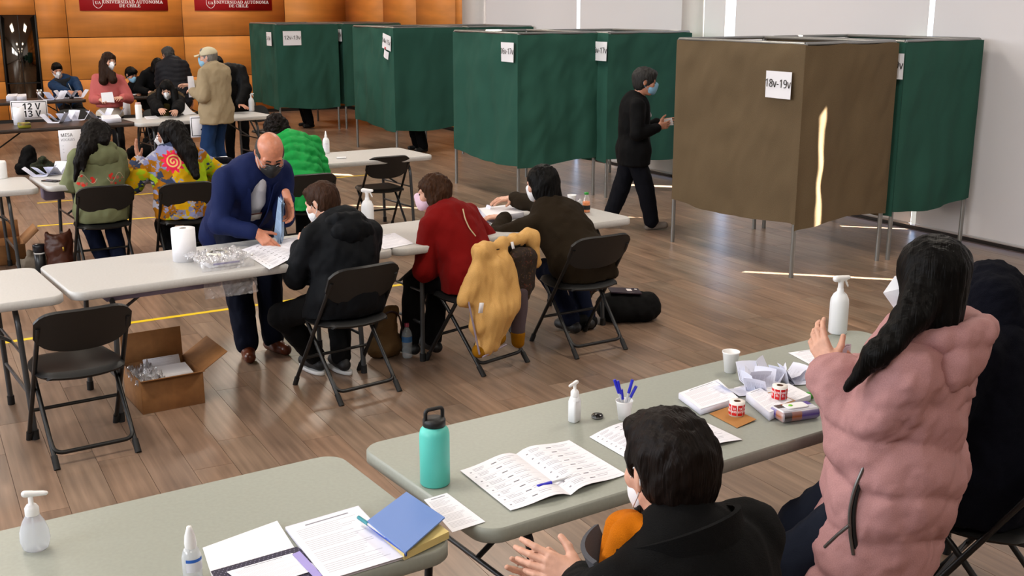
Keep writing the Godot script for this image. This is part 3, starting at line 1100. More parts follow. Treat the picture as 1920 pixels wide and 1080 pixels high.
# ---------------------------------------------------------------- people
var pj := {}
func joint(a: Vector3, c: Vector3, l1: float, l2: float, pole: Vector3) -> Vector3:
	var d := c - a
	var L := clampf(d.length(), 0.05, (l1 + l2) * 0.999)
	var k := 1.0
	if d.length() > L: k = d.length() / L
	var x := (l1 * l1 - l2 * l2 + L * L) / (2.0 * L)
	var h := sqrt(maxf(l1 * l1 - x * x, 0.0))
	var u := d.normalized()
	var v := (pole - u * pole.dot(u)).normalized()
	return a + u * x * k + v * h

func hand_field(f: Field, w: Vector3, dir: Vector3, palm: Vector3, side: float, curl: float, s: float, o := {}):
	# side: +1 thumb lies towards dir x palm, -1 the other way; palm: where the palm faces
	dir = dir.normalized()
	palm = (palm - dir * palm.dot(dir)).normalized()
	var lat := dir.cross(palm) * side
	var wid := [0.027, 0.009, -0.009, -0.026]
	var base := [0.088, 0.092, 0.088, 0.080]
	var seg := [[0.040, 0.025, 0.021], [0.044, 0.028, 0.022], [0.041, 0.026, 0.021], [0.032, 0.020, 0.019]]
	f.cone(w - dir * 0.03 * s, w + dir * 0.02 * s, 0.025 * s, 0.024 * s, 0.015)
	for i in 4:
		var kn: Vector3 = w + (dir * base[i] + lat * wid[i]) * s
		f.cone(w + (dir * 0.012 + lat * wid[i] * 0.6) * s, kn, 0.0155 * s, 0.0105 * s, 0.012)
		var p := kn
		var cu: float = curl * (0.75 + 0.18 * i)
		var fd: Vector3 = (dir + lat * o.get("spread", 0.10) * (1.5 - i) * 0.7).normalized()
		var ang := 0.0
		for k in 3:
			ang += cu * [0.7, 1.0, 0.7][k]
			var nd: Vector3 = (fd * cos(ang) + palm * sin(ang)).normalized()
			var q: Vector3 = p + nd * seg[i][k] * s
			f.cone(p, q, (0.0098 - k * 0.0009) * s, (0.0090 - k * 0.0010) * s, 0.004)
			p = q
	var tb := w + (dir * 0.028 + lat * 0.026 + palm * 0.006) * s
	var td: Vector3 = (dir * 0.62 + lat * (0.72 * o.get("thumb", 1.0)) + palm * 0.30).normalized()
	f.cone(w + dir * 0.01 * s, tb + td * 0.012 * s, 0.017 * s, 0.0135 * s, 0.012)
	var t1: Vector3 = tb + td * 0.042 * s
	f.cone(tb, t1, 0.0125 * s, 0.0105 * s, 0.008)
	var t2: Vector3 = t1 + (td + dir * 0.5 + palm * curl * 0.4).normalized() * 0.030 * s
	f.cone(t1, t2, 0.0105 * s, 0.0085 * s, 0.005)

func person(d: Dictionary) -> Node3D:
	var s: float = d.get("s", 1.0)
	var root := thing("person", d.label, "person", Vector3(d.pos.x, 0, d.pos.z), d.yaw, d.get("group", ""))
	var inv := root.transform.affine_inverse()
	var L := func(w: Vector3) -> Vector3: return inv * w
	var pel: Vector3 = L.call(d.pel)
	var nck: Vector3 = L.call(d.nck)
	var hc: Vector3 = L.call(d.hed)
	var spine := (nck - pel).normalized()
	var sy := Basis(Vector3.UP, deg_to_rad(d.get("sy", 0.0)))
	var rx := (sy * Vector3.RIGHT).slide(spine).normalized()
	var tb := Basis(rx, spine, rx.cross(spine))
	var px := Vector3.RIGHT.slide(spine).normalized()
	var pb := Basis(px, spine, px.cross(spine))
	var hb := Basis(Vector3.UP, deg_to_rad(d.get("hy", 0.0))) * Basis(Vector3.RIGHT, deg_to_rad(-d.get("hp", 0.0))) * Basis(Vector3.BACK, deg_to_rad(d.get("hr", 0.0)))
	var hs: float = d.get("hs", 1.0) * s
	var H := func(x: float, y: float, z: float) -> Vector3: return hc + hb * (Vector3(x, y, z) * hs)
	var cell: float = d.get("cell", 0.013)
	var sw: float = d.get("sw", 0.178) * s
	var sh := [nck - spine * 0.055 * s - rx * sw, nck - spine * 0.055 * s + rx * sw]
	var hip := [pel - px * 0.088 * s - spine * 0.02, pel + px * 0.088 * s - spine * 0.02]
	var wr := [L.call(d.wl), L.call(d.wr)]
	var an := [L.call(d.al), L.call(d.ar)]
	var epl: Array = d.get("elbow", [Vector3(-0.6, -0.6, 0.5), Vector3(0.6, -0.6, 0.5)])
	var kpl: Array = d.get("knee", [Vector3(-0.1, 0.4, -1), Vector3(0.1, 0.4, -1)])
	var el := []
	var kn := []
	for i in 2:
		el.append(joint(sh[i], wr[i], 0.285 * s, 0.25 * s, epl[i]))
		kn.append(joint(hip[i], an[i], 0.415 * s * d.get("leg_s", 1.0), 0.40 * s * d.get("leg_s", 1.0), kpl[i]))
	# ---- skin: body, head and hands in one mesh
	var out := {}
	var f := Field.new(0.02)
	f.ell(pel.lerp(nck, 0.70), Vector3(0.135, 0.17, 0.085) * s, tb, 0.05)
	f.ell(pel.lerp(nck, 0.2), Vector3(0.125, 0.14, 0.085) * s, pb, 0.05)
	f.cone(sh[0], sh[1], 0.045 * s, 0.045 * s, 0.04)
	f.cone(nck - spine * 0.04 * s, H.call(0, -0.05, 0.02), 0.052 * s, 0.050 * s, 0.03)
	for i in 2:
		f.cone(sh[i], el[i], 0.042 * s, 0.034 * s, 0.02)
		f.cone(el[i], wr[i], 0.034 * s, 0.025 * s, 0.02)
		f.cone(hip[i], kn[i], 0.065 * s, 0.048 * s, 0.02)
		f.cone(kn[i], an[i], 0.046 * s, 0.034 * s, 0.02)
	f.mesh(out)
	var hf := Field.new(d.get("hcell", 0.007))
	hf.ell(H.call(0, 0.030, 0.012), Vector3(0.075, 0.087, 0.096) * hs, hb, 0.02)
	hf.ell(H.call(0, -0.035, -0.028), Vector3(0.060, 0.082, 0.067) * hs, hb, 0.03)
	hf.ell(H.call(0, -0.098, -0.058), Vector3(0.030, 0.020, 0.026) * hs, hb, 0.025)
	hf.cone(H.call(0, 0.008, -0.090), H.call(0, -0.030, -0.112), 0.009 * hs, 0.014 * hs, 0.012)
	hf.ell(H.call(0, -0.033, -0.101), Vector3(0.019, 0.010, 0.012) * hs, hb, 0.008)
	hf.cone(H.call(-0.042, 0.026, -0.074), H.call(0.042, 0.026, -0.074), 0.014 * hs, 0.014 * hs, 0.014)
	hf.ell(H.call(0, -0.068, -0.090), Vector3(0.024, 0.009, 0.010) * hs, hb, 0.010)
	for i in [-1.0, 1.0]:
		hf.ell(H.call(i * 0.077, -0.004, 0.012), Vector3(0.008, 0.031, 0.019) * hs, hb * Basis(Vector3.UP, i * 0.35), 0.008)
		hf.ell(H.call(i * 0.045, -0.02, -0.065), Vector3(0.022, 0.024, 0.022) * hs, hb, 0.02)
	hf.cone(nck - spine * 0.02 * s, H.call(0, -0.06, 0.018), 0.060 * s, 0.053 * s, 0.03)
	hf.mesh(out)
	var hands: Array = d.get("hands", [{}, {}])
	for i in 2:
		var ho: Dictionary = hands[i]
		if ho.get("skip", false): continue
		var fd: Vector3 = (wr[i] - el[i]).normalized()
		var dir: Vector3 = ho.get("dir", fd)
		var palm: Vector3 = ho.get("palm", Vector3(0, -1, 0) + Vector3(0.5 if i == 0 else -0.5, 0, 0))
		var g := Field.new(d.get("fcell", 0.0045))
		hand_field(g, wr[i], dir, palm, -1.0 if i == 0 else 1.0, ho.get("curl", 0.35), s * d.get("hands_s", 1.0), ho)
		g.cone(wr[i] - fd * 0.05 * s, wr[i], 0.026 * s, 0.025 * s, 0.01)
		g.mesh(out)
	put("body", to_mesh(out), d.get("skin", mat("skin", Color(0.78, 0.55, 0.45), 0.5, {"tex": "mottle", "tri": 9.0})), root)
	# ---- trousers, shoes
	var lm: Material = d.legs
	var lt: float = d.get("leg_t", 0.02)
	var lg := Field.new(cell)
	lg.ell(pel - spine * 0.01, Vector3(0.158, 0.115, 0.112) * s + Vector3.ONE * lt * 0.4, pb, 0.05)
	for i in 2:
		lg.cone(hip[i], kn[i], 0.080 * s + lt * 0.6, 0.058 * s + lt, 0.03)
		var cuff: Vector3 = an[i] + (kn[i] - an[i]).normalized() * 0.01
		lg.cone(kn[i], cuff, 0.056 * s + lt, 0.044 * s + lt * d.get("cuff", 1.0), 0.02)
	var lo := {}
	lg.mesh(lo, folds(0.012, Vector3(9, 5, 9), 3 + used.get("person", 0)))
	put("trousers", to_mesh(lo, true), lm, root)
	var feet: Array = d.get("feet", [Vector3(-0.12, 0, -1), Vector3(0.12, 0, -1)])
	for i in 2:
		var sf := Field.new(minf(cell, 0.010))
		var ft: Vector3 = (feet[i] as Vector3).normalized()
		var a: Vector3 = an[i]
		var dn := Vector3.DOWN.slide(ft).normalized()
		sf.cone(a + dn * 0.045 * s - ft * 0.045 * s, a + dn * 0.050 * s + ft * 0.13 * s, 0.040 * s, 0.037 * s, 0.02)
		sf.cone(a + dn * 0.0 * s, a + dn * 0.04 * s + ft * 0.05 * s, 0.046 * s, 0.038 * s, 0.02)
		if d.get("flat_feet", true): sf.cut_plane(Vector3(0, maxf(a.y - 0.083 * s, 0.003), 0), Vector3.DOWN)
		else: sf.cut_plane(a + dn * 0.083 * s, dn)
		var so := {}
		sf.mesh(so)
		put("shoe", to_mesh(so), d.get("shoes", mat("shoe_black", Color(0.05, 0.05, 0.055), 0.5)), root)
	# ---- upper garment
	var T: Dictionary = d.top
	var t: float = T.get("t", 0.022)
	var gf := Field.new(cell)
	var girth: float = T.get("girth", 1.0)
	var tt: float = T.get("tt", t)
	gf.ell(pel.lerp(nck, 0.70), (Vector3(0.168, 0.205, 0.118) * s) * Vector3(girth, 1, girth) + Vector3.ONE * tt, tb, 0.05)
	gf.ell(pel.lerp(nck, 0.36), (Vector3(0.150, 0.18, 0.118) * s) * Vector3(girth, 1, girth) + Vector3.ONE * tt, pb, 0.06)
	gf.ell(pel.lerp(nck, 0.06), (Vector3(0.160, 0.13, 0.120) * s) * Vector3(girth, 1, girth) + Vector3.ONE * t, pb, 0.06)
	gf.cone(sh[0] + tb.y * 0.004, sh[1] + tb.y * 0.004, 0.046 * s + t * 0.55, 0.046 * s + t * 0.55, 0.05)
	gf.cone(nck - spine * 0.06 * s, nck + spine * 0.005 * s, 0.085 * s + t * 0.5, 0.064 * s + t * 0.3, 0.05)
	var slv: float = T.get("sleeve", 1.0)
	for i in 2:
		gf.cone(sh[i], el[i], 0.052 * s + t * 0.7, (0.043 * s + t * 0.75) * slv, T.get("arm_k", 0.014))
		var ce: Vector3 = wr[i].lerp(el[i], T.get("cuff", 0.10))
		gf.cone(el[i], ce, (0.043 * s + t * 0.75) * slv, (0.031 * s + t * 0.6) * slv, 0.012)
	if T.get("hem", 0.0) > 0.0:
		for i in 2:
			var dirh: Vector3 = (kn[i] - hip[i]).normalized().lerp(-spine, T.get("hem_hang", 0.4)).normalized()
			gf.cone(hip[i], hip[i] + dirh * T.hem, 0.095 * s + t, 0.100 * s + t + T.get("flare", 0.0), 0.07)
			gf.cone(hip[i] * 0.5 + pel * 0.5, pel + dirh * T.hem, 0.11 * s + t, 0.105 * s + t, 0.07)
	if T.get("collar", 0.0) > 0.0:
		for k in 10:
			var a0 := TAU * k / 10.0
			var a1 := TAU * (k + 1) / 10.0
			var cr: float = 0.066 * s + 0.012
			var up: Vector3 = spine * T.collar
			gf.cone(nck + tb * Vector3(sin(a0) * cr, 0, cos(a0) * cr * 0.95) + up, nck + tb * Vector3(sin(a1) * cr, 0, cos(a1) * cr * 0.95) + up, 0.020, 0.020, 0.03)
	if T.has("hood"):
		var hq: float = T.hood
		var hf2 := Field.new(cell)
		hf2.ell(nck + tb * (T.get("hood_at", Vector3(0, -0.050, 0.095 + t * 0.6)) as Vector3) * s, Vector3(0.125, 0.085, 0.058) * s * hq, tb * Basis(Vector3.RIGHT, 0.35), 0.02)
		for k in 9:
			var a0 := -PI * 0.72 + PI * 1.44 * k / 9.0
			var a1 := -PI * 0.72 + PI * 1.44 * (k + 1) / 9.0
			var cr := 0.098 * s * hq
			var p0: Vector3 = nck + tb * Vector3(sin(a0) * cr, T.get("hood_up", 0.012) + 0.028 * cos(a0), cos(a0) * cr + 0.02)
			var p1: Vector3 = nck + tb * Vector3(sin(a1) * cr, T.get("hood_up", 0.012) + 0.028 * cos(a1), cos(a1) * cr + 0.02)
			hf2.cone(p0, p1, 0.030 * s * hq, 0.030 * s * hq, 0.012)
		hf2.cut_ell(H.call(0, 0.0, -0.02), Vector3(0.080, 0.115, 0.105) * hs, hb)
		var h2o := {}
		hf2.mesh(h2o, folds(T.get("amp", 0.010) * 0.8, Vector3(9, 7, 9), 51))
		put("hood", to_mesh(h2o, true), T.m, root)
	for e in T.get("front_cut", []):
		gf.cut_ell(nck + tb * e[0], e[1], tb)
	for e in T.get("extra", []):
		if e[0] == 0: gf.cone(e[1], e[2], e[3], e[4], e[5])
		else: gf.ell(e[1], e[2], e[3], e[4])
	gf.cut_ell(H.call(0, -0.02, -0.02), Vector3(0.078, 0.125, 0.10) * hs, hb)
	if T.has("cut_low"): gf.cut_plane(Vector3(0, T.cut_low, 0), Vector3.DOWN)
	var fo: Dictionary = {}
	var fold_fn := folds(T.get("amp", 0.010), T.get("freq", Vector3(8, 6, 8)), 20 + used.get("person", 0))
	var quilt: float = T.get("quilt", 0.0)
	var qa: float = T.get("qamp", 0.012)
	var q_top: float = T.get("qtop", 1e3)
	var disp := fold_fn
	if quilt > 0.0:
		disp = func(p: Vector3) -> float:
			var y := (p - pel).dot(spine)
			var v := fold_fn.call(p) as float
			if p.y > q_top: return v
			return v + qa * (pow(absf(sin(PI * (y + 0.02 * sin(p.x * 14.0 + p.z * 9.0)) / quilt)), 0.55) - 0.75)
	gf.mesh(fo, disp)
	put(T.get("name", "jacket"), to_mesh(fo, true), T.m, root)
	# ---- hair
	var hr: Dictionary = d.get("hair", {})
	if hr.size():
		var st: String = hr.style
		var af := Field.new(hr.get("cell", d.get("hcell", 0.007)))
		var vol: float = hr.get("vol", 1.0)
		if st == "bald":
			af.ell(H.call(0, 0.012, 0.018), Vector3(0.084, 0.070, 0.100) * hs, hb)
			af.cut_ell(H.call(0, 0.10, -0.02), Vector3(0.074, 0.09, 0.120) * hs, hb)
			af.cut_plane(H.call(0, 0, -0.042), hb * Vector3(0, 0, -1))
			af.cut_plane(H.call(0, -0.045, 0), hb * Vector3(0, -1, 0))
		else:
			af.ell(H.call(0, 0.034, 0.018), Vector3(0.083, 0.092, 0.103) * hs * vol, hb, 0.02)
			af.ell(H.call(0, -0.01, 0.045), Vector3(0.076, 0.080, 0.066) * hs * vol, hb, 0.02)
			if st == "short":
				af.ell(H.call(0, 0.085, -0.045), Vector3(0.066, 0.032, 0.048) * hs * vol, hb, 0.02)
				af.cut_plane(H.call(0, -0.075, 0), hb * Vector3(0, -1, -0.35))
				for i in [-1.0, 1.0]: af.cut_ell(H.call(i * 0.082, -0.012, 0.008), Vector3(0.022, 0.036, 0.022) * hs, hb)
			else:
				var ln: float = hr.get("len", 0.14)
				for i in [-1.0, 1.0]:
					af.cone(H.call(i * 0.060, 0.05, -0.01), H.call(i * 0.080, -0.04, 0.0), 0.036 * hs, 0.030 * hs, 0.03)
					if not hr.has("fall"): af.cone(H.call(i * 0.080, -0.04, 0.0), H.call(i * 0.082, -ln, 0.012), 0.030 * hs, 0.036 * hs, 0.03)
				if not hr.has("fall"):
					af.cone(H.call(-0.04, 0.0, 0.055), H.call(-0.045, -ln, 0.055), 0.055 * hs, 0.048 * hs, 0.03)
					af.cone(H.call(0.04, 0.0, 0.055), H.call(0.045, -ln, 0.055), 0.055 * hs, 0.048 * hs, 0.03)
			for e in hr.get("fall", []):
				af.cone(L.call(e[0]), L.call(e[1]), e[2], e[3], e[4] if e.size() > 4 else 0.03)
			var fc: float = hr.get("fringe", 0.0)
			af.cut_ell(H.call(0, -0.045 - fc, -0.105), Vector3(0.060, 0.095, 0.085) * hs, hb)
		var ao := {}
		af.mesh(ao, folds(hr.get("amp", 0.007), hr.get("freq", Vector3(38, 7, 38)), 77))
		put("hair", to_mesh(ao, true), hr.m, root)
	# ---- mask
	var mk: Dictionary = d.get("mask", {})
	if mk.size():
		var mf = Field.new(minf(d.get("hcell", 0.007), 0.006))
		var mo := {}
		var big: bool = mk.get("kn95", false)
		if big:
			mf = null
			var km := Mb.new()
			km.smooth(false)
			var fp: Vector3 = H.call(0, -0.040, -0.142)
			var np: Vector3 = H.call(0, 0.012, -0.108)
			var cp: Vector3 = H.call(0, -0.116, -0.088)
			for i in [-1.0, 1.0]:
				var s1: Vector3 = H.call(i * 0.066, 0.002, -0.052)
				var s2: Vector3 = H.call(i * 0.068, -0.062, -0.036)
				var s3: Vector3 = H.call(i * 0.040, -0.108, -0.052)
				for q in [[np, s1, fp], [fp, s1, s2], [fp, s2, s3], [fp, s3, cp]]:
					if i > 0: km.tri(q[0], q[1], q[2])
					else: km.tri(q[0], q[2], q[1])
				for q in [[np, hc, s1], [s1, hc, s2], [s2, hc, s3], [s3, hc, cp]]:
					if i > 0: km.tri(q[0], q[1], q[2])
					else: km.tri(q[0], q[2], q[1])
			mo = {"m": km.done()}
		else: mf.ell(H.call(0, -0.050, -0.056), Vector3(0.063, 0.060, 0.058) * hs, hb, 0.02)
		if not big:
			mf.cone(H.call(0, -0.012, -0.106), H.call(0, -0.085, -0.092), 0.023 * hs, 0.019 * hs, 0.03)
			mf.cut_plane(H.call(0, 0, -0.030), hb * Vector3(0, 0, 1))
			mf.cut_plane(H.call(0, 0.002, 0), hb * Vector3(0, 1, 0.25))
			mf.cut_plane(H.call(0, -0.118, 0), hb * Vector3(0, -1, 0))
			mf.mesh(mo)
		var mn := put("face_mask", mo.m if big else to_mesh(mo, true), mk.m, root)
		for i in [-1.0, 1.0]:
			var lp := Mb.new()
			lp.tube(bend([H.call(i * 0.064, -0.015, -0.045), H.call(i * 0.080, 0.022, 0.005), H.call(i * 0.083, -0.005, 0.034), H.call(i * 0.078, -0.035, 0.012), H.call(i * 0.064, -0.075, -0.045)], 0.02), 0.0018, 6)
			put("ear_loop", lp.done(), mk.get("loop", mk.m), mn)
	# ---- eyes
	if d.get("eyes", false):
		var em := mat("eye_dark", Color(0.05, 0.035, 0.03), 0.2)
		var bm := mat("brow_dark", Color(0.07, 0.05, 0.04), 0.8)
		for i in [-1.0, 1.0]:
			var q := SphereMesh.new()
			q.radius = 0.0105 * hs
			q.height = 0.021 * hs
			q.radial_segments = 12
			q.rings = 8
			put("eye", q, em, root, Transform3D(hb * Basis.from_scale(Vector3(1.2, 0.62, 0.7)), H.call(i * 0.031, 0.004, -0.0865)))
			var b := Mb.new()
			b.tube(PackedVector3Array([H.call(i * 0.014, 0.030, -0.091), H.call(i * 0.034, 0.035, -0.088), H.call(i * 0.052, 0.028, -0.076)]), 0.0042 * hs, 6)
			put("eyebrow", b.done(), bm, root)
	pj = {"H": H, "nck": nck, "pel": pel, "sh": sh, "el": el, "wr": wr, "tb": tb, "hb": hb, "hc": hc, "kn": kn, "spine": spine, "L": L}
	return root

# a point given in the frame of a figure standing at p and turned by deg
func lw(p: Vector3, deg: float, x: float, y: float, z: float) -> Vector3:
	return Vector3(p.x, 0, p.z) + Basis(Vector3.UP, deg_to_rad(deg)) * Vector3(x, y, z)

func seated(d: Dictionary, z := -0.36) -> Dictionary:
	if not d.has("al"): d.al = lw(d.pos, d.yaw, -0.11, 0.085, z)
	if not d.has("ar"): d.ar = lw(d.pos, d.yaw, 0.11, 0.085, z)
	if not d.has("wl"): d.wl = lw(d.pos, d.yaw, -0.10, 0.80, -0.36)
	if not d.has("wr"): d.wr = lw(d.pos, d.yaw, 0.10, 0.80, -0.36)
	if not d.top.has("cut_low"): d.top.cut_low = 0.447
	return d

func standing(d: Dictionary) -> Dictionary:
	var p: Vector3 = d.pel
	if not d.has("al"): d.al = lw(p, d.yaw, -0.11, 0.085, 0.03)
	if not d.has("ar"): d.ar = lw(p, d.yaw, 0.11, 0.085, -0.05)
	if not d.has("pos"): d.pos = p
	return d

func strands(key: String, col: Color) -> StandardMaterial3D:
	return mat(key, col, 0.5, {"tex": "hair", "normal": "hair_n", "nscale": 0.7, "tri": 5.0, "spec": 0.22})

func build_people():
	var black_cloth := cloth("cloth_black", Color(0.045, 0.045, 0.052))
	var navy := cloth("cloth_navy", Color(0.055, 0.07, 0.105))
	var trouser := cloth("trouser_black", Color(0.05, 0.05, 0.06))
	var denim := cloth("jeans", Color(0.12, 0.22, 0.38))
	var hair_dark := strands("hair_black", Color(0.045, 0.038, 0.036))
	var hair_brown := strands("hair_brown", Color(0.23, 0.145, 0.10))
	var hair_mid := strands("hair_dark_brown", Color(0.11, 0.075, 0.06))
	var hair_grey := strands("hair_grey", Color(0.34, 0.33, 0.32))
	var mask_white := mat("mask_white", Color(0.90, 0.90, 0.91), 0.75, {"normal": "fabric_n", "nscale": 0.25, "tri": 14.0})
	var mask_blue := mat("mask_blue", Color(0.55, 0.74, 0.86), 0.75)
	var mask_black := mat("mask_black", Color(0.03, 0.03, 0.035), 0.7)
	var mask_pink := mat("mask_pink", Color(0.90, 0.78, 0.86), 0.75)
	var skin := mat("skin", Color(0.80, 0.56, 0.45), 0.5, {"tex": "mottle", "tri": 9.0})
	var skin_pale := mat("skin_pale", Color(0.87, 0.66, 0.56), 0.5, {"tex": "mottle", "tri": 9.0})

	# ---- boy in the dark hooded jacket
	var c := Vector3(-0.95, 0, -6.10)
	person(seated({"label": "seated boy with short brown hair in a dark navy hooded jacket, back turned", "pos": c, "yaw": 39.0, "s": 0.95, "cell": 0.012, "hcell": 0.006,
		"pel": lw(c, 39, 0, 0.545, 0.03), "nck": atz(640, 422, -6.14), "hed": atz(604, 380, -6.27), "hy": 22.0, "hp": 22.0, "sw": 0.185,
		"wl": lw(c, 39, -0.09, 0.80, -0.30), "wr": lw(c, 39, 0.12, 0.80, -0.32), "elbow": [Vector3(-0.5, -1, 0.2), Vector3(0.6, -1, 0.2)],
		"al": at(592, 668, 0.10), "ar": at(640, 668, 0.10), "knee": [Vector3(-0.9, 0.5, -0.6), Vector3(0.2, 0.4, -1)],
		"legs": cloth("trouser_charcoal", Color(0.045, 0.045, 0.05)), "skin": skin_pale, "shoes": mat("sneaker_dark", Color(0.06, 0.06, 0.065), 0.6),
		"top": {"m": cloth("hoodie_navy", Color(0.045, 0.057, 0.075), {"rough": 0.7}), "t": 0.036, "hood": 1.12, "sleeve": 1.12, "amp": 0.022, "freq": Vector3(6, 4, 6), "girth": 1.08, "hem": 0.10, "hem_hang": 0.5},
		"hair": {"style": "short", "m": strands("hair_boy", Color(0.30, 0.20, 0.145)), "vol": 1.04, "cell": 0.006}, "mask": {"m": mask_white}}))
	sole_stripes(at(592, 668, 0.10), at(640, 668, 0.10))

	# ---- woman in the red sweater
	c = Vector3(-0.24, 0, -6.64)
	person(seated({"label": "seated woman with shoulder-length brown hair in a long red sweater", "pos": c, "yaw": 44.0, "s": 0.93, "cell": 0.012, "hcell": 0.006,
		"pel": lw(c, 44, 0, 0.545, 0.0), "nck": atz(836, 400, -6.76), "hed": atz(812, 362, -6.80), "hy": 48.0, "hp": 6.0, "sw": 0.168,
		"wl": lw(c, 44, -0.02, 0.62, -0.20), "wr": lw(c, 44, 0.06, 0.64, -0.22), "elbow": [Vector3(-0.7, -0.8, 0.1), Vector3(0.8, -0.8, 0.2)],
		"al": at(768, 640, 0.09), "ar": at(812, 636, 0.09), "legs": trouser, "eyes": true, "skin": skin_pale,
		"top": {"name": "sweater", "m": cloth("knit_red", Color(0.50, 0.035, 0.03), {"tri": 10.0, "nscale": 1.1, "sheen": 0.2}), "t": 0.034, "amp": 0.016, "freq": Vector3(7, 4, 7), "girth": 1.05, "sleeve": 1.1, "hem": 0.16, "hem_hang": 0.6},
		"hair": {"style": "bob", "m": strands("hair_light_brown", Color(0.30, 0.19, 0.12)), "len": 0.175, "cell": 0.006, "vol": 1.08, "amp": 0.011}, "mask": {"m": mask_pink}}))

	back_cord(mat("cord_pale", Color(0.75, 0.68, 0.52), 0.6))

	# ---- person in the olive jacket
	c = Vector3(0.42, 0, -6.96)
	person(seated({"label": "seated person with a black bob in an olive-brown jacket, reaching over the table", "pos": c, "yaw": 34.0, "s": 0.95, "cell": 0.012, "hcell": 0.006,
		"pel": lw(c, 34, 0.02, 0.55, 0.02), "nck": atz(1032, 398, -7.14), "hed": atz(1016, 345, -7.22), "hy": 26.0, "hp": 14.0, "sw": 0.175,
		"wl": atz(946, 408, -7.22), "wr": atz(962, 372, -7.62), "elbow": [Vector3(-1, -0.55, 0.5), Vector3(0.4, -1, 0.1)],
		"hands": [{"dir": Vector3(-0.55, 0.0, -0.8), "palm": Vector3(0.1, -1, 0), "curl": 0.3}, {"dir": Vector3(-0.9, 0.0, -0.2), "palm": Vector3(0, -1, -0.2), "curl": 0.30, "spread": 0.3}],
		"al": at(1072, 600, 0.09), "ar": at(1100, 592, 0.09), "legs": cloth("jeans_dark", Color(0.07, 0.10, 0.19)), "skin": skin_pale,
		"top": {"m": cloth("olive", Color(0.155, 0.118, 0.068), {"tri": 9.0, "nscale": 1.0}), "t": 0.036, "amp": 0.018, "freq": Vector3(6, 4, 6), "collar": 0.015, "hem": 0.12, "hem_hang": 0.6, "girth": 1.05},
		"hair": {"style": "bob", "m": hair_dark, "len": 0.13, "vol": 1.10, "cell": 0.006}, "mask": {"m": mask_white}}))

	# ---- man in the blue suit
	var pe := atz(452, 402, -7.00)
	person(standing({"label": "standing bald man in a blue suit and black mask, bending over the table", "pel": pe, "pos": pe, "yaw": 208.0, "s": 1.0, "cell": 0.012, "hcell": 0.0055,
		"nck": atz(480, 316, -6.72), "hed": atz(506, 287, -6.60), "hy": -4.0, "hp": 44.0, "hs": 1.02, "sy": 8.0,
		"wl": atz(538, 370, -6.62), "wr": atz(482, 436, -6.50), "elbow": [Vector3(-0.15, -0.7, 0.9), Vector3(0.8, -0.2, 0.5)],
		"hands": [{"dir": Vector3(-0.05, -0.8, -0.35), "palm": Vector3(0.9, 0.1, -0.3), "curl": 0.55}, {"dir": Vector3(-0.45, -0.55, -0.6), "palm": Vector3(-0.5, -0.6, 0.1), "curl": 0.55}],
		"al": at(512, 634, 0.085), "ar": at(463, 645, 0.085), "knee": [Vector3(-0.1, 0, -1), Vector3(0.1, 0, -1)], "feet": [Vector3(-0.35, 0, -1), Vector3(0.15, 0, -1)],
		"legs": cloth("suit_trouser", Color(0.06, 0.08, 0.15)), "leg_t": 0.028, "eyes": true, "skin": mat("skin_ruddy", Color(0.80, 0.52, 0.40), 0.42, {"tex": "mottle", "tri": 9.0}),
		"shoes": mat("shoe_brown", Color(0.36, 0.16, 0.07), 0.3),
		"top": {"name": "suit_jacket", "m": cloth("suit_blue", Color(0.085, 0.135, 0.315), {"tri": 9.0, "nscale": 0.3, "rough": 0.7}), "t": 0.028, "girth": 1.08, "hem": 0.17, "hem_hang": 1.0, "flare": 0.02, "front_cut": [[Vector3(0.0, -0.12, -0.185), Vector3(0.070, 0.24, 0.095)]], "amp": 0.016, "freq": Vector3(5, 4, 5), "cuff": 0.13},
		"hair": {"style": "bald", "m": hair_grey, "amp": 0.002}, "mask": {"m": mask_black, "loop": mask_white}}))
	suit_details()

	# ---- walking man
	pe = atz(1188, 282, -10.82)
	person(standing({"label": "walking grey-haired man in black with a blue mask, beside the brown booth", "pel": pe, "pos": pe, "yaw": -86.0, "s": 0.95, "cell": 0.014, "hcell": 0.008, "fcell": 0.006,
		"nck": atz(1190, 186, -10.82), "hed": atz(1210, 153, -10.80), "hs": 1.08, "hp": 10.0, "hy": -4.0,
		"wl": atz(1236, 230, -10.92), "wr": atz(1234, 238, -10.66), "elbow": [Vector3(-0.4, -1, 0.3), Vector3(0.4, -1, 0.4)],
		"hands": [{"dir": Vector3(0.3, 0.15, -1), "palm": Vector3(1, 0, 0), "curl": 0.5}, {"dir": Vector3(-0.3, 0.15, -1), "palm": Vector3(-1, 0, 0), "curl": 0.5}],
		"al": atz(1140, 416, -10.92), "ar": atz(1222, 416, -10.80), "feet": [Vector3(-0.05, -0.25, -1), Vector3(0.05, 0.12, -1)], "flat_feet": false, "leg_s": 0.91, "knee": [Vector3(0, 0, -1), Vector3(0, 0, -1)],
		"legs": cloth("trouser_navy", Color(0.05, 0.055, 0.085)), "leg_t": 0.032, "shoes": mat("shoe_grey", Color(0.45, 0.41, 0.37), 0.8), "eyes": true, "skin": skin,
		"top": {"m": black_cloth, "t": 0.036, "girth": 1.04, "hem": 0.24, "hem_hang": 1.0, "cut_low": atz(1190, 308, -10.82).y, "amp": 0.014, "freq": Vector3(6, 4, 6)},
		"hair": {"style": "short", "m": strands("hair_salt", Color(0.27, 0.265, 0.26)), "vol": 1.12, "cell": 0.007}, "mask": {"m": mask_blue}}))
	shirt_collar(mat("shirt_white", Color(0.86, 0.86, 0.88), 0.8))

	# ---- second row
	c = at(192, 416, 0.435)
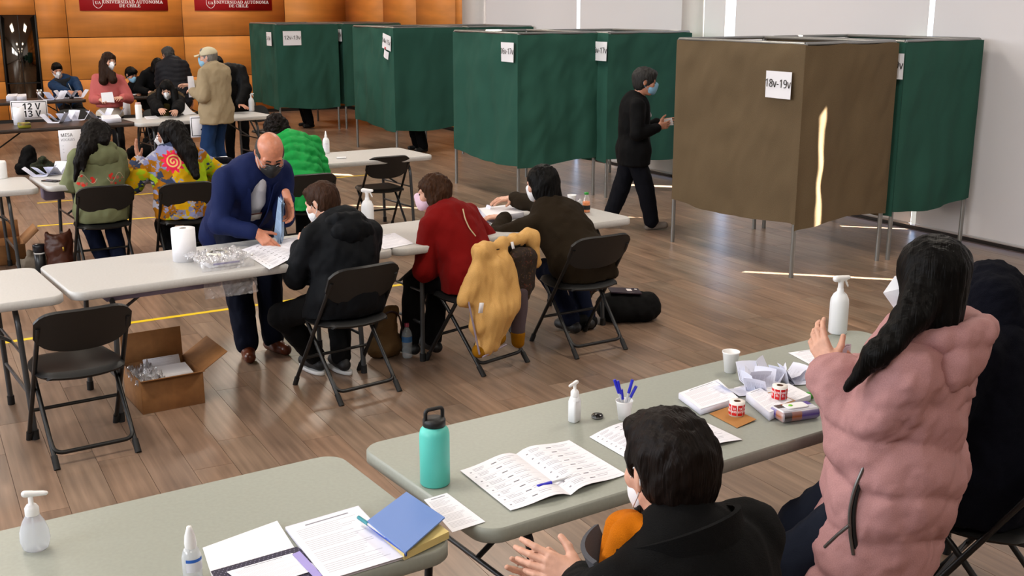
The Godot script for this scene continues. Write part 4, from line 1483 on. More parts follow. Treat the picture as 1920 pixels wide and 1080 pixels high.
	person(seated({"label": "seated woman with long dark hair in a green parka embroidered with red flowers", "pos": c, "yaw": 31.0, "s": 0.95, "cell": 0.014, "hcell": 0.008, "fcell": 0.008,
		"pel": lw(c, 31, 0, 0.545, 0.02), "nck": atz(182, 282, -8.95), "hed": atz(178, 253, -9.05), "hp": 24.0, "hy": 6.0, "sw": 0.165,
		"wl": lw(c, 31, -0.08, 0.80, -0.36), "wr": lw(c, 31, 0.10, 0.80, -0.34), "elbow": [Vector3(-0.5, -1, 0.1), Vector3(0.5, -1, 0.1)],
		"al": lw(c, 31, 0.02, 0.085, -0.20), "ar": lw(c, 31, 0.13, 0.085, -0.10), "legs": cloth("jeans_dark", Color(0.07, 0.10, 0.19)), "shoes": mat("boot_tan", Color(0.42, 0.31, 0.23), 0.7), "skin": skin,
		"top": {"name": "parka", "m": print_mat("parka_print"), "t": 0.034, "hood": 1.25, "girth": 1.04, "sleeve": 1.1, "hem": 0.12, "hem_hang": 0.7, "amp": 0.018, "freq": Vector3(6, 5, 6)},
		"hair": {"style": "long", "m": strands("hair_dark_brown2", Color(0.075, 0.05, 0.04)), "vol": 1.08, "cell": 0.008, "amp": 0.010, "fall": [[atz(178, 246, -8.94), atz(168, 278, -8.80), 0.095, 0.070], [atz(165, 262, -8.86), atz(158, 285, -8.78), 0.06, 0.05], [atz(160, 272, -8.80), atz(148, 305, -8.72), 0.050, 0.04], [atz(148, 305, -8.72), atz(140, 340, -8.68), 0.036, 0.012], [atz(158, 280, -8.78), atz(156, 320, -8.68), 0.03, 0.012], [atz(192, 245, -8.95), atz(196, 264, -8.84), 0.07, 0.04]]}}))
	c = at(345, 408, 0.435)
	person(seated({"label": "seated woman with long dark hair in a colourful jacket printed with stars and suns", "pos": c, "yaw": 24.0, "s": 0.97, "cell": 0.014, "hcell": 0.008, "fcell": 0.006,
		"pel": lw(c, 24, 0, 0.545, 0.02), "nck": atz(330, 288, -9.20), "hed": atz(318, 254, -9.25), "hy": 62.0, "hp": 4.0, "sw": 0.185,
		"wl": atz(262, 300, -9.30), "wr": lw(c, 24, 0.2, 0.78, -0.36), "elbow": [Vector3(-0.7, -1, 0.0), Vector3(1, -0.7, 0.1)],
		"hands": [{"dir": Vector3(-0.2, 0.9, -0.3), "palm": Vector3(1, 0, -0.2), "curl": 0.2, "spread": 0.25}, {}],
		"al": lw(c, 24, -0.10, 0.085, -0.02), "ar": lw(c, 24, 0.08, 0.085, -0.10), "legs": trouser, "eyes": true, "skin": skin,
		"top": {"m": print_mat("star_print"), "t": 0.044, "hood": 1.0, "girth": 1.12, "sleeve": 1.15, "hem": 0.12, "hem_hang": 0.7, "amp": 0.02, "freq": Vector3(6, 5, 6)},
		"hair": {"style": "long", "m": strands("hair_dark_brown2", Color(0.075, 0.05, 0.04)), "vol": 1.08, "cell": 0.008, "amp": 0.010, "fall": [[atz(330, 245, -9.12), atz(352, 285, -9.05), 0.085, 0.075], [atz(352, 285, -9.05), atz(368, 330, -8.95), 0.070, 0.03]]}, "mask": {"m": mask_white, "kn95": true}}))
	glasses(mat("frame_red", Color(0.35, 0.05, 0.07), 0.3))
	c = at(570, 390, 0.435)
	person(seated({"label": "seated person with dark curly hair in a bright green puffer jacket", "pos": c, "yaw": 31.0, "s": 0.97, "cell": 0.014, "hcell": 0.009, "fcell": 0.009,
		"pel": lw(c, 31, 0, 0.545, 0.02), "nck": atz(545, 264, -9.85), "hed": atz(517, 243, -9.98), "hp": 30.0, "hy": 18.0, "sw": 0.19,
		"legs": trouser, "skin": skin,
		"top": {"name": "puffer_jacket", "m": cloth("puffer_green", Color(0.10, 0.62, 0.28), {"rough": 0.55}), "t": 0.052, "girth": 1.08, "sleeve": 1.15, "collar": 0.03, "hem": 0.14, "hem_hang": 0.7, "quilt": 0.085, "qamp": 0.020, "amp": 0.018, "freq": Vector3(9, 9, 9)},
		"hair": {"style": "bob", "m": hair_mid, "len": 0.08, "vol": 1.16, "cell": 0.009, "amp": 0.02, "freq": Vector3(26, 26, 26)}}))

	# ---- far group at the dark tables
	pe = atz(206, 214, -15.45)
	person(standing({"label": "standing woman with long brown hair in a pink sweater, holding ballots", "pel": pe, "yaw": 190.0, "s": 0.95, "cell": 0.018, "hcell": 0.011, "fcell": 0.008,
		"nck": atz(203, 142, -15.42), "hed": atz(204, 115, -15.38), "hy": 38.0, "hp": 8.0,
		"wl": atz(228, 184, -15.18), "wr": atz(188, 187, -15.18), "elbow": [Vector3(-0.5, -0.9, 0.5), Vector3(0.5, -0.9, 0.5)], "sw": 0.16,
		"legs": trouser, "eyes": true, "skin": skin_pale,
		"top": {"name": "sweater", "m": cloth("knit_pink", Color(0.80, 0.42, 0.41), {"tri": 8.0}), "t": 0.028, "sleeve": 1.15, "amp": 0.012, "girth": 1.02, "cut_low": atz(206, 201, -15.4).y},
		"hair": {"style": "long", "m": hair_brown, "vol": 1.08, "cell": 0.011, "fall": [[atz(196, 120, -15.36), atz(194, 152, -15.26), 0.075, 0.06], [atz(206, 125, -15.34), atz(212, 150, -15.24), 0.055, 0.055]]}, "mask": {"m": mask_white, "kn95": true}}))
	shirt_tail(mat("shirt_cream", Color(0.74, 0.70, 0.64), 0.8))
	c = Vector3(-7.35, 0, -18.72)
	person(seated({"label": "seated young man in a denim jacket over a grey hoodie, white mask", "pos": c, "yaw": 208.0, "s": 0.97, "cell": 0.018, "hcell": 0.011, "fcell": 0.008,
		"pel": lw(c, 208, 0, 0.55, 0.02), "nck": atz(118, 150, -18.55), "hed": atz(107, 132, -18.45), "hy": 6.0, "hp": 16.0,
		"wl": atz(150, 172, -18.10), "wr": atz(128, 172, -18.05), "elbow": [Vector3(-1, -0.6, 0.2), Vector3(1, -0.6, 0.2)],
		"legs": trouser, "eyes": true, "skin": skin,
		"top": {"m": cloth("denim_jacket", Color(0.13, 0.23, 0.36)), "t": 0.036, "collar": 0.02, "girth": 1.05, "amp": 0.014},
		"hair": {"style": "short", "m": hair_dark, "vol": 1.05, "cell": 0.01}, "mask": {"m": mask_white, "kn95": true}}))
	hoodie_front(cloth("grey_hood", Color(0.17, 0.17, 0.18)), mask_white)
	c = Vector3(-6.05, 0, -18.95)
	person(seated({"label": "seated dark-haired child in black with a light blue mask", "pos": c, "yaw": 205.0, "s": 0.82, "cell": 0.018, "hcell": 0.011, "fcell": 0.01,
		"pel": lw(c, 205, 0, 0.52, 0.0), "nck": atz(252, 152, -18.75), "hed": atz(246, 140, -18.6), "hs": 1.15, "hy": 30.0, "hp": 26.0,
		"wl": atz(262, 176, -18.35), "wr": atz(238, 176, -18.35), "legs": trouser, "skin": skin, "eyes": true,
		"top": {"m": black_cloth, "t": 0.03, "girth": 1.05}, "hair": {"style": "short", "m": hair_dark, "vol": 1.1, "cell": 0.011}, "mask": {"m": mask_blue}}))
	c = atz(285, 215, -18.6)
	person(standing({"label": "dark-haired woman in black leaning in behind the man in grey", "pel": atz(282, 178, -18.7), "pos": c, "yaw": 225.0, "s": 0.9, "cell": 0.018, "hcell": 0.011, "fcell": 0.01,
		"nck": atz(289, 134, -18.5), "hed": atz(297, 122, -18.4), "hy": 30.0, "hp": 20.0, "wl": atz(300, 168, -18.3), "wr": atz(278, 172, -18.2), "legs": trouser, "skin": skin_pale, "eyes": true,
		"top": {"m": black_cloth, "t": 0.04, "girth": 1.05}, "hair": {"style": "bob", "m": hair_dark, "len": 0.12, "cell": 0.011}, "mask": {"m": mask_white}}))
	pe = atz(330, 172, -17.0)
	person(standing({"label": "standing grey-haired man in a dark grey quilted jacket, back turned", "pel": pe, "yaw": 25.0, "s": 0.95, "cell": 0.018, "hcell": 0.011, "fcell": 0.01,
		"nck": atz(322, 118, -17.05), "hed": atz(315, 103, -17.15), "hp": 18.0, "hy": 20.0, "wl": lw(pe, 25, -0.15, 0.85, -0.32), "wr": lw(pe, 25, 0.24, 0.78, -0.1), "legs": trouser, "skin": skin,
		"top": {"name": "quilted_jacket", "m": cloth("quilt_grey", Color(0.13, 0.13, 0.15), {"rough": 0.6}), "t": 0.045, "girth": 1.1, "collar": 0.03, "hem": 0.12, "hem_hang": 1.0, "quilt": 0.07, "qamp": 0.012, "amp": 0.008},
		"hair": {"style": "short", "m": hair_grey, "vol": 1.08, "cell": 0.011, "amp": 0.014, "freq": Vector3(24, 24, 24)}}))
	c = Vector3(-4.72, 0, -15.32)
	person(seated({"label": "seated woman with long black hair and white mask in a fur-hooded black jacket", "pos": c, "yaw": 195.0, "s": 0.95, "cell": 0.018, "hcell": 0.011, "fcell": 0.008,
		"pel": lw(c, 195, 0, 0.55, 0.02), "nck": atz(312, 182, -15.15), "hed": atz(313, 168, -15.0), "hp": 26.0, "hy": -6.0,
		"wl": atz(330, 208, -14.6), "wr": atz(300, 205, -14.62), "elbow": [Vector3(-1, -0.4, 0.2), Vector3(1, -0.4, 0.2)], "legs": trouser, "eyes": true, "skin": skin_pale,
		"top": {"m": black_cloth, "t": 0.045, "girth": 1.05, "sleeve": 1.1, "amp": 0.016},
		"hair": {"style": "long", "m": hair_dark, "vol": 1.08, "cell": 0.011, "fall": [[atz(300, 170, -14.98), atz(298, 198, -14.92), 0.05, 0.045], [atz(326, 170, -14.98), atz(330, 196, -14.92), 0.05, 0.045]]}, "mask": {"m": mask_white, "kn95": true}}))
	fur_collar(mat("fur_tan", Color(0.30, 0.23, 0.13), 0.95), cloth("top_olive", Color(0.30, 0.27, 0.13)))
	pe = atz(406, 208, -14.0)
	person(standing({"label": "standing man with a cream cap, beige jacket and blue jeans", "pel": pe, "yaw": 62.0, "s": 0.98, "cell": 0.016, "hcell": 0.010, "fcell": 0.008,
		"nck": atz(402, 128, -14.0), "hed": atz(390, 108, -14.02), "hs": 1.02, "hy": 22.0, "hp": 2.0, "wl": atz(362, 172, -13.95), "wr": atz(360, 160, -14.25), "elbow": [Vector3(-0.4, -1, 0.5), Vector3(0.4, -1, 0.4)],
		"legs": denim, "leg_t": 0.03, "skin": skin_pale,
		"top": {"m": cloth("beige", Color(0.68, 0.61, 0.49)), "t": 0.045, "girth": 1.10, "sleeve": 1.15, "collar": 0.035, "hem": 0.16, "hem_hang": 1.0, "flare": 0.01, "cut_low": atz(406, 231, -14.0).y, "amp": 0.018},
		"hair": {"style": "short", "m": strands("hair_white", Color(0.62, 0.60, 0.57)), "cell": 0.010}, "mask": {"m": mask_blue}}))
	cap(mat("cap_cream", Color(0.84, 0.80, 0.68), 0.8, {"tex": "fabric", "tri": 6.0}))
	pe = atz(440, 182, -15.75)
	person(standing({"label": "person in a black jacket leaning on the white table behind the capped man", "pel": pe, "yaw": 200.0, "s": 0.95, "cell": 0.018, "hcell": 0.012, "fcell": 0.008,
		"nck": atz(426, 130, -15.3), "hed": atz(408, 122, -15.2), "hp": 20.0, "wl": atz(449, 194, -15.15), "wr": lw(pe, 200, 0.2, 0.9, -0.3), "elbow": [Vector3(-1, -0.1, 0.3), Vector3(1, -0.3, 0.3)],
		"hands": [{"dir": Vector3(-0.5, -0.3, -0.6), "palm": Vector3(0, -1, 0), "curl": 0.1, "spread": 0.25}, {}], "legs": trouser, "skin": skin,
		"top": {"m": cloth("black_shell", Color(0.035, 0.036, 0.042), {"rough": 0.55}), "t": 0.045, "girth": 1.1, "sleeve": 1.15, "amp": 0.014, "hem": 0.1}, "hair": {"style": "short", "m": hair_dark, "cell": 0.012}}))

	# ---- voters inside the booths: their legs show below the curtains
	for e in [[Vector3(-3.75, 0, -20.55), 122.0, "person in dark trousers standing inside the farthest left booth"], [Vector3(-1.42, 0, -17.0), 122.0, "person in dark trousers standing inside the booth with the torn sign"]]:
		var p: Vector3 = e[0]
		person(standing({"label": e[2], "pel": p + Vector3(0, 0.86, 0), "yaw": e[1], "s": 0.95, "cell": 0.02, "hcell": 0.014, "fcell": 0.012, "nck": p + Vector3(0, 1.36, 0), "hed": p + Vector3(0, 1.50, 0),
			"wl": lw(p, e[1], -0.1, 0.95, -0.28), "wr": lw(p, e[1], 0.1, 0.95, -0.28), "al": lw(p, e[1], -0.15, 0.085, 0.0), "ar": lw(p, e[1], 0.15, 0.085, 0.05), "legs": trouser, "leg_t": 0.03, "top": {"m": black_cloth}, "hair": {"style": "short", "m": hair_dark}}))

	# ---- foreground: seated man with the yellow scarf
	c = Vector3(0.42, 0, -2.02)
	person(seated({"label": "seated dark-haired man with a mustard scarf and black coat, back turned, in the foreground", "pos": c, "yaw": 38.0, "s": 1.0, "cell": 0.011, "hcell": 0.005, "fcell": 0.004,
		"pel": lw(c, 38, 0, 0.545, 0.0), "nck": atz(1282, 1012, -2.06), "hed": atz(1254, 880, -2.15), "hy": -16.0, "hp": 12.0, "hs": 1.02, "sw": 0.185,
		"wl": atz(1092, 1082, -2.42), "wr": atz(1080, 1096, -2.54), "elbow": [Vector3(-0.8, -0.8, 0.2), Vector3(0.8, -0.8, 0.2)],
		"hands": [{"dir": Vector3(-0.60, 0.22, -0.77), "palm": Vector3(0.6, -0.3, -0.4), "curl": 0.28, "spread": 0.12}, {"dir": Vector3(-0.72, 0.10, -0.66), "palm": Vector3(-0.4, 0.5, 0.4), "curl": 0.30, "spread": 0.12}],
		"ar": lw(c, 38, 0.05, 0.34, -0.62), "knee": [Vector3(-0.1, 0.4, -1), Vector3(0.1, 1.0, -0.4)], "legs": cloth("trouser_dark_navy", Color(0.035, 0.037, 0.048)), "skin": skin_pale,
		"top": {"name": "coat", "m": cloth("coat_black", Color(0.032, 0.032, 0.035), {"nscale": 0.8}), "t": 0.034, "amp": 0.014, "freq": Vector3(5, 4, 5), "girth": 1.05, "cuff": 0.16},
		"hair": {"style": "short", "m": strands("hair_espresso", Color(0.12, 0.085, 0.07)), "vol": 1.06, "cell": 0.005, "amp": 0.009, "freq": Vector3(22, 9, 22)}, "mask": {"m": mask_white}}))
	scarf_and_collar()

	# ---- foreground: person in the navy coat behind the pink one
	c = at(1850, 950, 0.435)
	person(seated({"label": "seated person in a dark navy fleece coat and hood behind the pink coat", "pos": c, "yaw": 50.0, "s": 1.0, "cell": 0.012, "hcell": 0.008, "fcell": 0.008,
		"pel": lw(c, 50, 0, 0.55, 0.0), "nck": atz(1868, 640, -3.72), "hed": atz(1848, 562, -3.80), "hp": 12.0, "hy": 20.0, "sw": 0.19, "legs": trouser, "skin": skin_pale,
		"wl": lw(c, 50, -0.15, 0.82, -0.35), "wr": lw(c, 50, 0.15, 0.82, -0.35),
		"top": {"name": "coat", "m": cloth("fleece_navy", Color(0.035, 0.042, 0.085), {"tri": 12.0, "nscale": 1.5, "rough": 1.0}), "t": 0.055, "girth": 1.1, "collar": 0.03, "hem": 0.22, "hem_hang": 0.7, "amp": 0.016},
		"hair": {"style": "long", "m": cloth("fleece_navy", Color(0.035, 0.042, 0.085)), "vol": 1.16, "amp": 0.008, "freq": Vector3(20, 20, 20), "fall": [[atz(1868, 560, -3.72), atz(1880, 625, -3.66), 0.09, 0.085]]}, "mask": {"m": mask_white}}))

	# ---- foreground: woman in the pink puffer coat
	pe = atz(1678, 880, -3.14)
	person(standing({"label": "standing woman with long black hair and white mask in a pink puffer coat", "pel": pe, "pos": Vector3(1.10, 0, -3.16), "yaw": 68.0, "s": 0.96, "cell": 0.011, "hcell": 0.0055, "fcell": 0.004,
		"nck": atz(1730, 640, -3.13), "hed": atz(1742, 522, -3.16), "hy": 24.0, "hp": 2.0, "hs": 0.98, "sw": 0.195, "sy": -8.0,
		"wl": atz(1560, 692, -3.20), "wr": atz(1600, 696, -3.42), "elbow": [Vector3(-0.2, -1, 0.3), Vector3(0.2, -1, 0.3)],
		"hands": [{"dir": Vector3(0.25, 0.65, -0.45), "palm": Vector3(0.9, -0.1, 0.3), "curl": 0.55}, {"dir": Vector3(-0.5, 0.2, -0.6), "palm": Vector3(-0.8, 0, 0.2), "curl": 0.5}],
		"al": Vector3(0.96, 0.085, -3.15), "ar": Vector3(1.0, 0.085, -3.42), "legs": cloth("jeans_slate", Color(0.10, 0.12, 0.17)), "skin": skin_pale,
		"top": {"name": "puffer_coat", "m": cloth("puffer_pink", Color(0.74, 0.55, 0.545), {"tri": 9.0, "nscale": 0.12, "rough": 0.6}), "t": 0.062, "girth": 1.10, "sleeve": 1.25, "hem": 0.34, "hem_hang": 0.9, "flare": 0.02,
			"quilt": 0.145, "qamp": 0.020, "qtop": 1.02, "amp": 0.018, "freq": Vector3(8, 7, 8), "cuff": 0.14, "hood": 1.40, "hood_at": Vector3(0, -0.030, 0.105), "hood_up": 0.045, "tt": 0.036, "arm_k": 0.006},
		"hair": {"style": "long", "m": hair_dark, "vol": 1.10, "cell": 0.0055, "amp": 0.006, "freq": Vector3(30, 6, 30), "fall": [
			[atz(1752, 505, -3.08), atz(1748, 590, -3.06), 0.10, 0.085], [atz(1740, 500, -3.06), atz(1712, 590, -2.98), 0.055, 0.045], [atz(1712, 590, -2.98), atz(1645, 665, -2.94), 0.042, 0.034], [atz(1640, 665, -2.94), atz(1590, 728, -2.98), 0.034, 0.012], [atz(1728, 560, -3.0), atz(1672, 652, -2.92), 0.04, 0.022]]},
		"mask": {"m": mask_white, "kn95": true}}))
	coat_zip()

func print_mat(kind: String) -> StandardMaterial3D:
	if mats.has(kind): return mats[kind]
	var n := 512
	var img := Image.create(n, n, false, Image.FORMAT_RGB8)
	var r := RandomNumberGenerator.new()
	r.seed = 5
	# the print repeats every 0.8 m; pixel (x, y) = 0.8 m * (u, v)
	if kind == "parka_print":
		img.fill(Color(0.44, 0.46, 0.34))
		for side in [-1.0, 1.0]:
			for k in 9:
				var cx: float = 256.0 + side * (28.0 + r.randf() * 80.0)
				var cy := 256.0 + r.randf_range(-26, 26)
				dot(img, cx, cy, r.randf_range(5, 11), Color(0.78, 0.20, 0.16) if k % 3 else Color(0.70, 0.40, 0.34), 5)
			for k in 60:
				var t := k / 60.0
				dot(img, 256.0 + side * (25.0 + 95.0 * t), 250.0 + 22.0 * sin(t * 7.0), 1.6, Color(0.72, 0.66, 0.55), 0)
	else:
		var cols := [Color(0.20, 0.24, 0.34), Color(0.62, 0.72, 0.10), Color(0.80, 0.62, 0.06), Color(0.52, 0.53, 0.68), Color(0.60, 0.38, 0.05), Color(0.20, 0.24, 0.34), Color(0.80, 0.68, 0.08)]
		var cn := FastNoiseLite.new()
		cn.seed = 14
		cn.noise_type = FastNoiseLite.TYPE_CELLULAR
		cn.cellular_return_type = FastNoiseLite.RETURN_CELL_VALUE
		cn.frequency = 0.0080
		cn.domain_warp_enabled = true
		cn.domain_warp_amplitude = 22.0
		for y in n:
			for x in n:
				img.set_pixel(x, y, cols[int((cn.get_noise_2d(x, y) * 0.5 + 0.5) * 6.99)])
		for k in 16:
			star(img, r.randf() * n, r.randf() * n, r.randf_range(18, 28), Color(0.66, 0.66, 0.72))
		for q in [[215.0, 215.0], [430.0, 440.0]]:
			dot(img, q[0], q[1], 60.0, Color(0.86, 0.16, 0.30), 12)
			for k in 220:
				var a := k * 0.062
				dot(img, q[0] + cos(a) * (4.0 + k * 0.16), q[1] + sin(a) * (4.0 + k * 0.16), 4.0, Color(0.90, 0.74, 0.45), 0)
	var m := StandardMaterial3D.new()
	m.resource_name = kind
	m.albedo_texture = tex(img)
	m.uv1_scale = Vector3(1.25, 1.25, 1)
	m.uv1_offset = Vector3(0.5, 0.5 + (0.80 if kind == "parka_print" else 0.85) * 1.25, 0)
	m.roughness = 0.85
	m.metallic_specular = 0.25
	mats[kind] = m
	return m

func dot(img: Image, cx: float, cy: float, rad: float, c: Color, petals: int):
	for y in range(int(cy - rad * 1.2), int(cy + rad * 1.2) + 1):
		for x in range(int(cx - rad * 1.2), int(cx + rad * 1.2) + 1):
			var v := Vector2(x - cx, y - cy)
			var lim := rad
			if petals: lim = rad * (0.86 + 0.14 * sin(v.angle() * petals))
			if v.length() < lim: img.set_pixel(posmod(x, img.get_width()), posmod(y, img.get_height()), c)

func star(img: Image, cx: float, cy: float, rad: float, c: Color):
	for y in range(int(cy - rad), int(cy + rad) + 1):
		for x in range(int(cx - rad), int(cx + rad) + 1):
			var v := Vector2(x - cx, y - cy)
			var a := absf(fposmod(v.angle() + 0.3, TAU / 5) - TAU / 10) / (TAU / 10)
			if v.length() < rad * lerpf(0.42, 1.0, pow(a, 1.3)): img.set_pixel(posmod(x, img.get_width()), posmod(y, img.get_height()), c)

func last_person() -> Node3D:
	var k: int = used["person"]
	return get_node("person" if k == 0 else "person_%03d" % k)

func sole_stripes(_a: Vector3, _b: Vector3):
	var p := last_person()
	var inv := p.transform.affine_inverse()
	var m := mat("sole_white", Color(0.8, 0.8, 0.8), 0.6)
	for w in [_a, _b]:
		var q: Vector3 = inv * w
		var mb := Mb.new()
		var o := PackedVector2Array()
		for k in 20:
			var t := TAU * k / 20
			o.append(Vector2(q.x + sin(t) * 0.046 + (-0.006 if w == _a else 0.006), q.z - 0.042 + cos(t) * 0.135))
		mb.slab(o, 0.002, 0.024, 0.004)
		put("shoe_sole", mb.done(), m, p)

func suit_details():
	var p := last_person()
	var j := pj
	var tb: Basis = j.tb
	var nck: Vector3 = j.nck
	var f := func(x: float, y: float, z: float) -> Vector3: return nck + tb * Vector3(x, y, z)
	var white := mat("shirt_white", Color(0.86, 0.86, 0.88), 0.8, {"normal": "fabric_n", "nscale": 0.3, "tri": 6.0})
	# shirt front: a bulging wedge between the lapels
	var sf := Field.new(0.009)
	sf.cone(f.call(0, -0.02, -0.06), f.call(0.0, -0.18, -0.098), 0.058, 0.058, 0.03)
	sf.cone(f.call(0.0, -0.18, -0.098), f.call(0.0, -0.38, -0.105), 0.058, 0.045, 0.03)
	sf.cone(f.call(-0.05, 0.01, -0.03), f.call(0, -0.06, -0.105), 0.024, 0.016, 0.02)
	sf.cone(f.call(0.05, 0.01, -0.03), f.call(0, -0.06, -0.105), 0.024, 0.016, 0.02)
	for k in 8:
		var a0 := TAU * k / 8.0
		var a1 := TAU * (k + 1) / 8.0
		sf.cone(f.call(sin(a0) * 0.066, 0.025, cos(a0) * 0.066 - 0.01), f.call(sin(a1) * 0.066, 0.025, cos(a1) * 0.066 - 0.01), 0.018, 0.018, 0.02)
	var so := {}
	sf.mesh(so)
	put("shirt", to_mesh(so, true), white, p)
	var suit: Material = mats["suit_blue"]
	for s in [-1.0, 1.0]:
		var mb := Mb.new()
		mb.sheet(6, 10, func(u, v):
			var y: float = lerpf(-0.36, -0.02, v)
			var inner: float = lerpf(0.020, 0.062, v)
			return f.call(s * (inner + 0.012 + u * 0.07 * (1.0 - 0.4 * v)), y, -0.190 + 0.034 * u + 0.110 * maxf(v - 0.45, 0.0)), 0.008)
		put("lapel", mb.done(), suit, p)
	# cuffs
	for i in 2:
		var w: Vector3 = j.wr[i]
		var e: Vector3 = j.el[i]
		var d := (w - e).normalized()
		var mb := Mb.new()
		mb.tube(PackedVector3Array([w - d * 0.06, w - d * 0.012]), 0.039, 16)
		put("shirt_cuff", mb.done(), white, p)
	# badge on a ribbon
	var bx := Transform3D(tb, f.call(0.02, -0.25, -0.180))
	put("badge", bbox(Vector3(0.085, 0.060, 0.003), 0.001), mat("badge_white", Color(0.78, 0.76, 0.74), 0.5), p, bx)
	put("badge_stripe", bbox(Vector3(0.085, 0.012, 0.004), 0.001), mat("badge_brown", Color(0.33, 0.14, 0.08), 0.5), p, bx * Transform3D(Basis.IDENTITY, Vector3(0, 0.032, 0)))
	glasses(mat("frame_silver", Color(0.55, 0.55, 0.56), 0.3, {"metal": 0.8}))

func glasses(m: Material):
	var p := last_person()
	var H: Callable = pj.H
	var mb := Mb.new()
	for s in [-1.0, 1.0]:
		var pts := PackedVector3Array()
		for k in 17:
			var a := TAU * k / 16
			pts.append(H.call(s * 0.034 + cos(a) * 0.026, -0.006 + sin(a) * 0.019, -0.108 + 0.012 * absf(s * 0.034 + cos(a) * 0.026) / 0.06))
		mb.tube(pts, 0.0016, 6)
		mb.tube(PackedVector3Array([H.call(s * 0.060, 0.0, -0.094), H.call(s * 0.080, 0.008, -0.01)]), 0.0018, 6)
	mb.tube(PackedVector3Array([H.call(-0.009, -0.004, -0.112), H.call(0.009, -0.004, -0.112)]), 0.0016, 6)
	put("glasses", mb.done(), m, p)

func shirt_collar(m: Material):
	var p := last_person()
	var tb: Basis = pj.tb
	var nck: Vector3 = pj.nck
	var sf := Field.new(0.009)
	for k in 12:
		var a0 := TAU * k / 12.0
		var a1 := TAU * (k + 1) / 12.0
		sf.cone(nck + tb * Vector3(sin(a0) * 0.066, 0.034, cos(a0) * 0.066 - 0.005), nck + tb * Vector3(sin(a1) * 0.066, 0.034, cos(a1) * 0.066 - 0.005), 0.016, 0.016, 0.015)
	sf.cone(nck + tb * Vector3(0, 0.02, -0.075), nck + tb * Vector3(0, -0.16, -0.155), 0.026, 0.016, 0.02)
	var so := {}
	sf.mesh(so)
	put("shirt", to_mesh(so), m, p)

func shirt_tail(m: Material):
	var p := last_person()
	var pel: Vector3 = pj.pel
	var sf := Field.new(0.016)
	sf.ell(pel + Vector3(0, 0.0, 0), Vector3(0.185, 0.11, 0.150))
	var so := {}
	sf.mesh(so)
	put("shirt", to_mesh(so), m, p)

func hoodie_front(m: Material, cord: Material):
	var p := last_person()
	var tb: Basis = pj.tb
	var nck: Vector3 = pj.nck
	var sf := Field.new(0.014)
	sf.cone(nck + tb * Vector3(0, -0.04, -0.09), nck + tb * Vector3(0, -0.36, -0.115), 0.06, 0.06)
	for k in 10:
		var a0 := TAU * k / 10.0
		var a1 := TAU * (k + 1) / 10.0
		sf.cone(nck + tb * Vector3(sin(a0) * 0.10, 0.015, cos(a0) * 0.085), nck + tb * Vector3(sin(a1) * 0.10, 0.015, cos(a1) * 0.085), 0.035, 0.035)
	var so := {}
	sf.mesh(so)
	put("hoodie", to_mesh(so), m, p)
	for s in [-1.0, 1.0]:
		var mb := Mb.new()
		mb.tube(PackedVector3Array([nck + tb * Vector3(s * 0.06, -0.02, -0.125), nck + tb * Vector3(s * 0.09, -0.16, -0.175), nck + tb * Vector3(s * 0.10, -0.30, -0.18)]), 0.007, 6)
		put("drawstring", mb.done(), cord, p)

func fur_collar(m: Material, inner: Material):
	var p := last_person()
	var tb: Basis = pj.tb
	var nck: Vector3 = pj.nck
	var sf := Field.new(0.014)
	for k in 10:
		var a0 := -2.3 + 4.6 * k / 10.0
		var a1 := -2.3 + 4.6 * (k + 1) / 10.0
		sf.cone(nck + tb * Vector3(sin(a0) * 0.19, -0.03, cos(a0) * 0.12 + 0.03), nck + tb * Vector3(sin(a1) * 0.19, -0.03, cos(a1) * 0.12 + 0.03), 0.045, 0.045)
	var so := {}
	sf.mesh(so, folds(0.03, Vector3(40, 40, 40), 8))
	put("fur_trim", to_mesh(so, true), m, p)
	var g := Field.new(0.014)
	g.cone(nck + tb * Vector3(0, -0.06, -0.12), nck + tb * Vector3(0, -0.24, -0.14), 0.055, 0.05)
	var go := {}
	g.mesh(go)
	put("top", to_mesh(go), inner, p)

func cap(m: Material):
	var p := last_person()
	var H: Callable = pj.H
	var hb: Basis = pj.hb
	var f := Field.new(0.008)
	f.ell(H.call(0, 0.050, 0.012), Vector3(0.094, 0.082, 0.112), hb)
	f.cut_plane(H.call(0, 0.030, 0), hb * Vector3(0, -1, 0.12))
	f.cut_ell(H.call(0, 0.01, 0.14), Vector3(0.03, 0.05, 0.06), hb)
	var o := {}
	f.mesh(o)
	var c := put("cap", to_mesh(o, true), m, p)
	var mb := Mb.new()
	mb.sheet(12, 6, func(u, v):
		var a: float = (u - 0.5) * 2.0
		var z: float = lerpf(-0.085, -0.172 + 0.03 * a * a, v)
		return H.call(a * lerpf(0.078, 0.070, v), 0.046 - 0.018 * a * a - 0.016 * v, z), 0.004)
	put("visor", mb.done(), m, c)

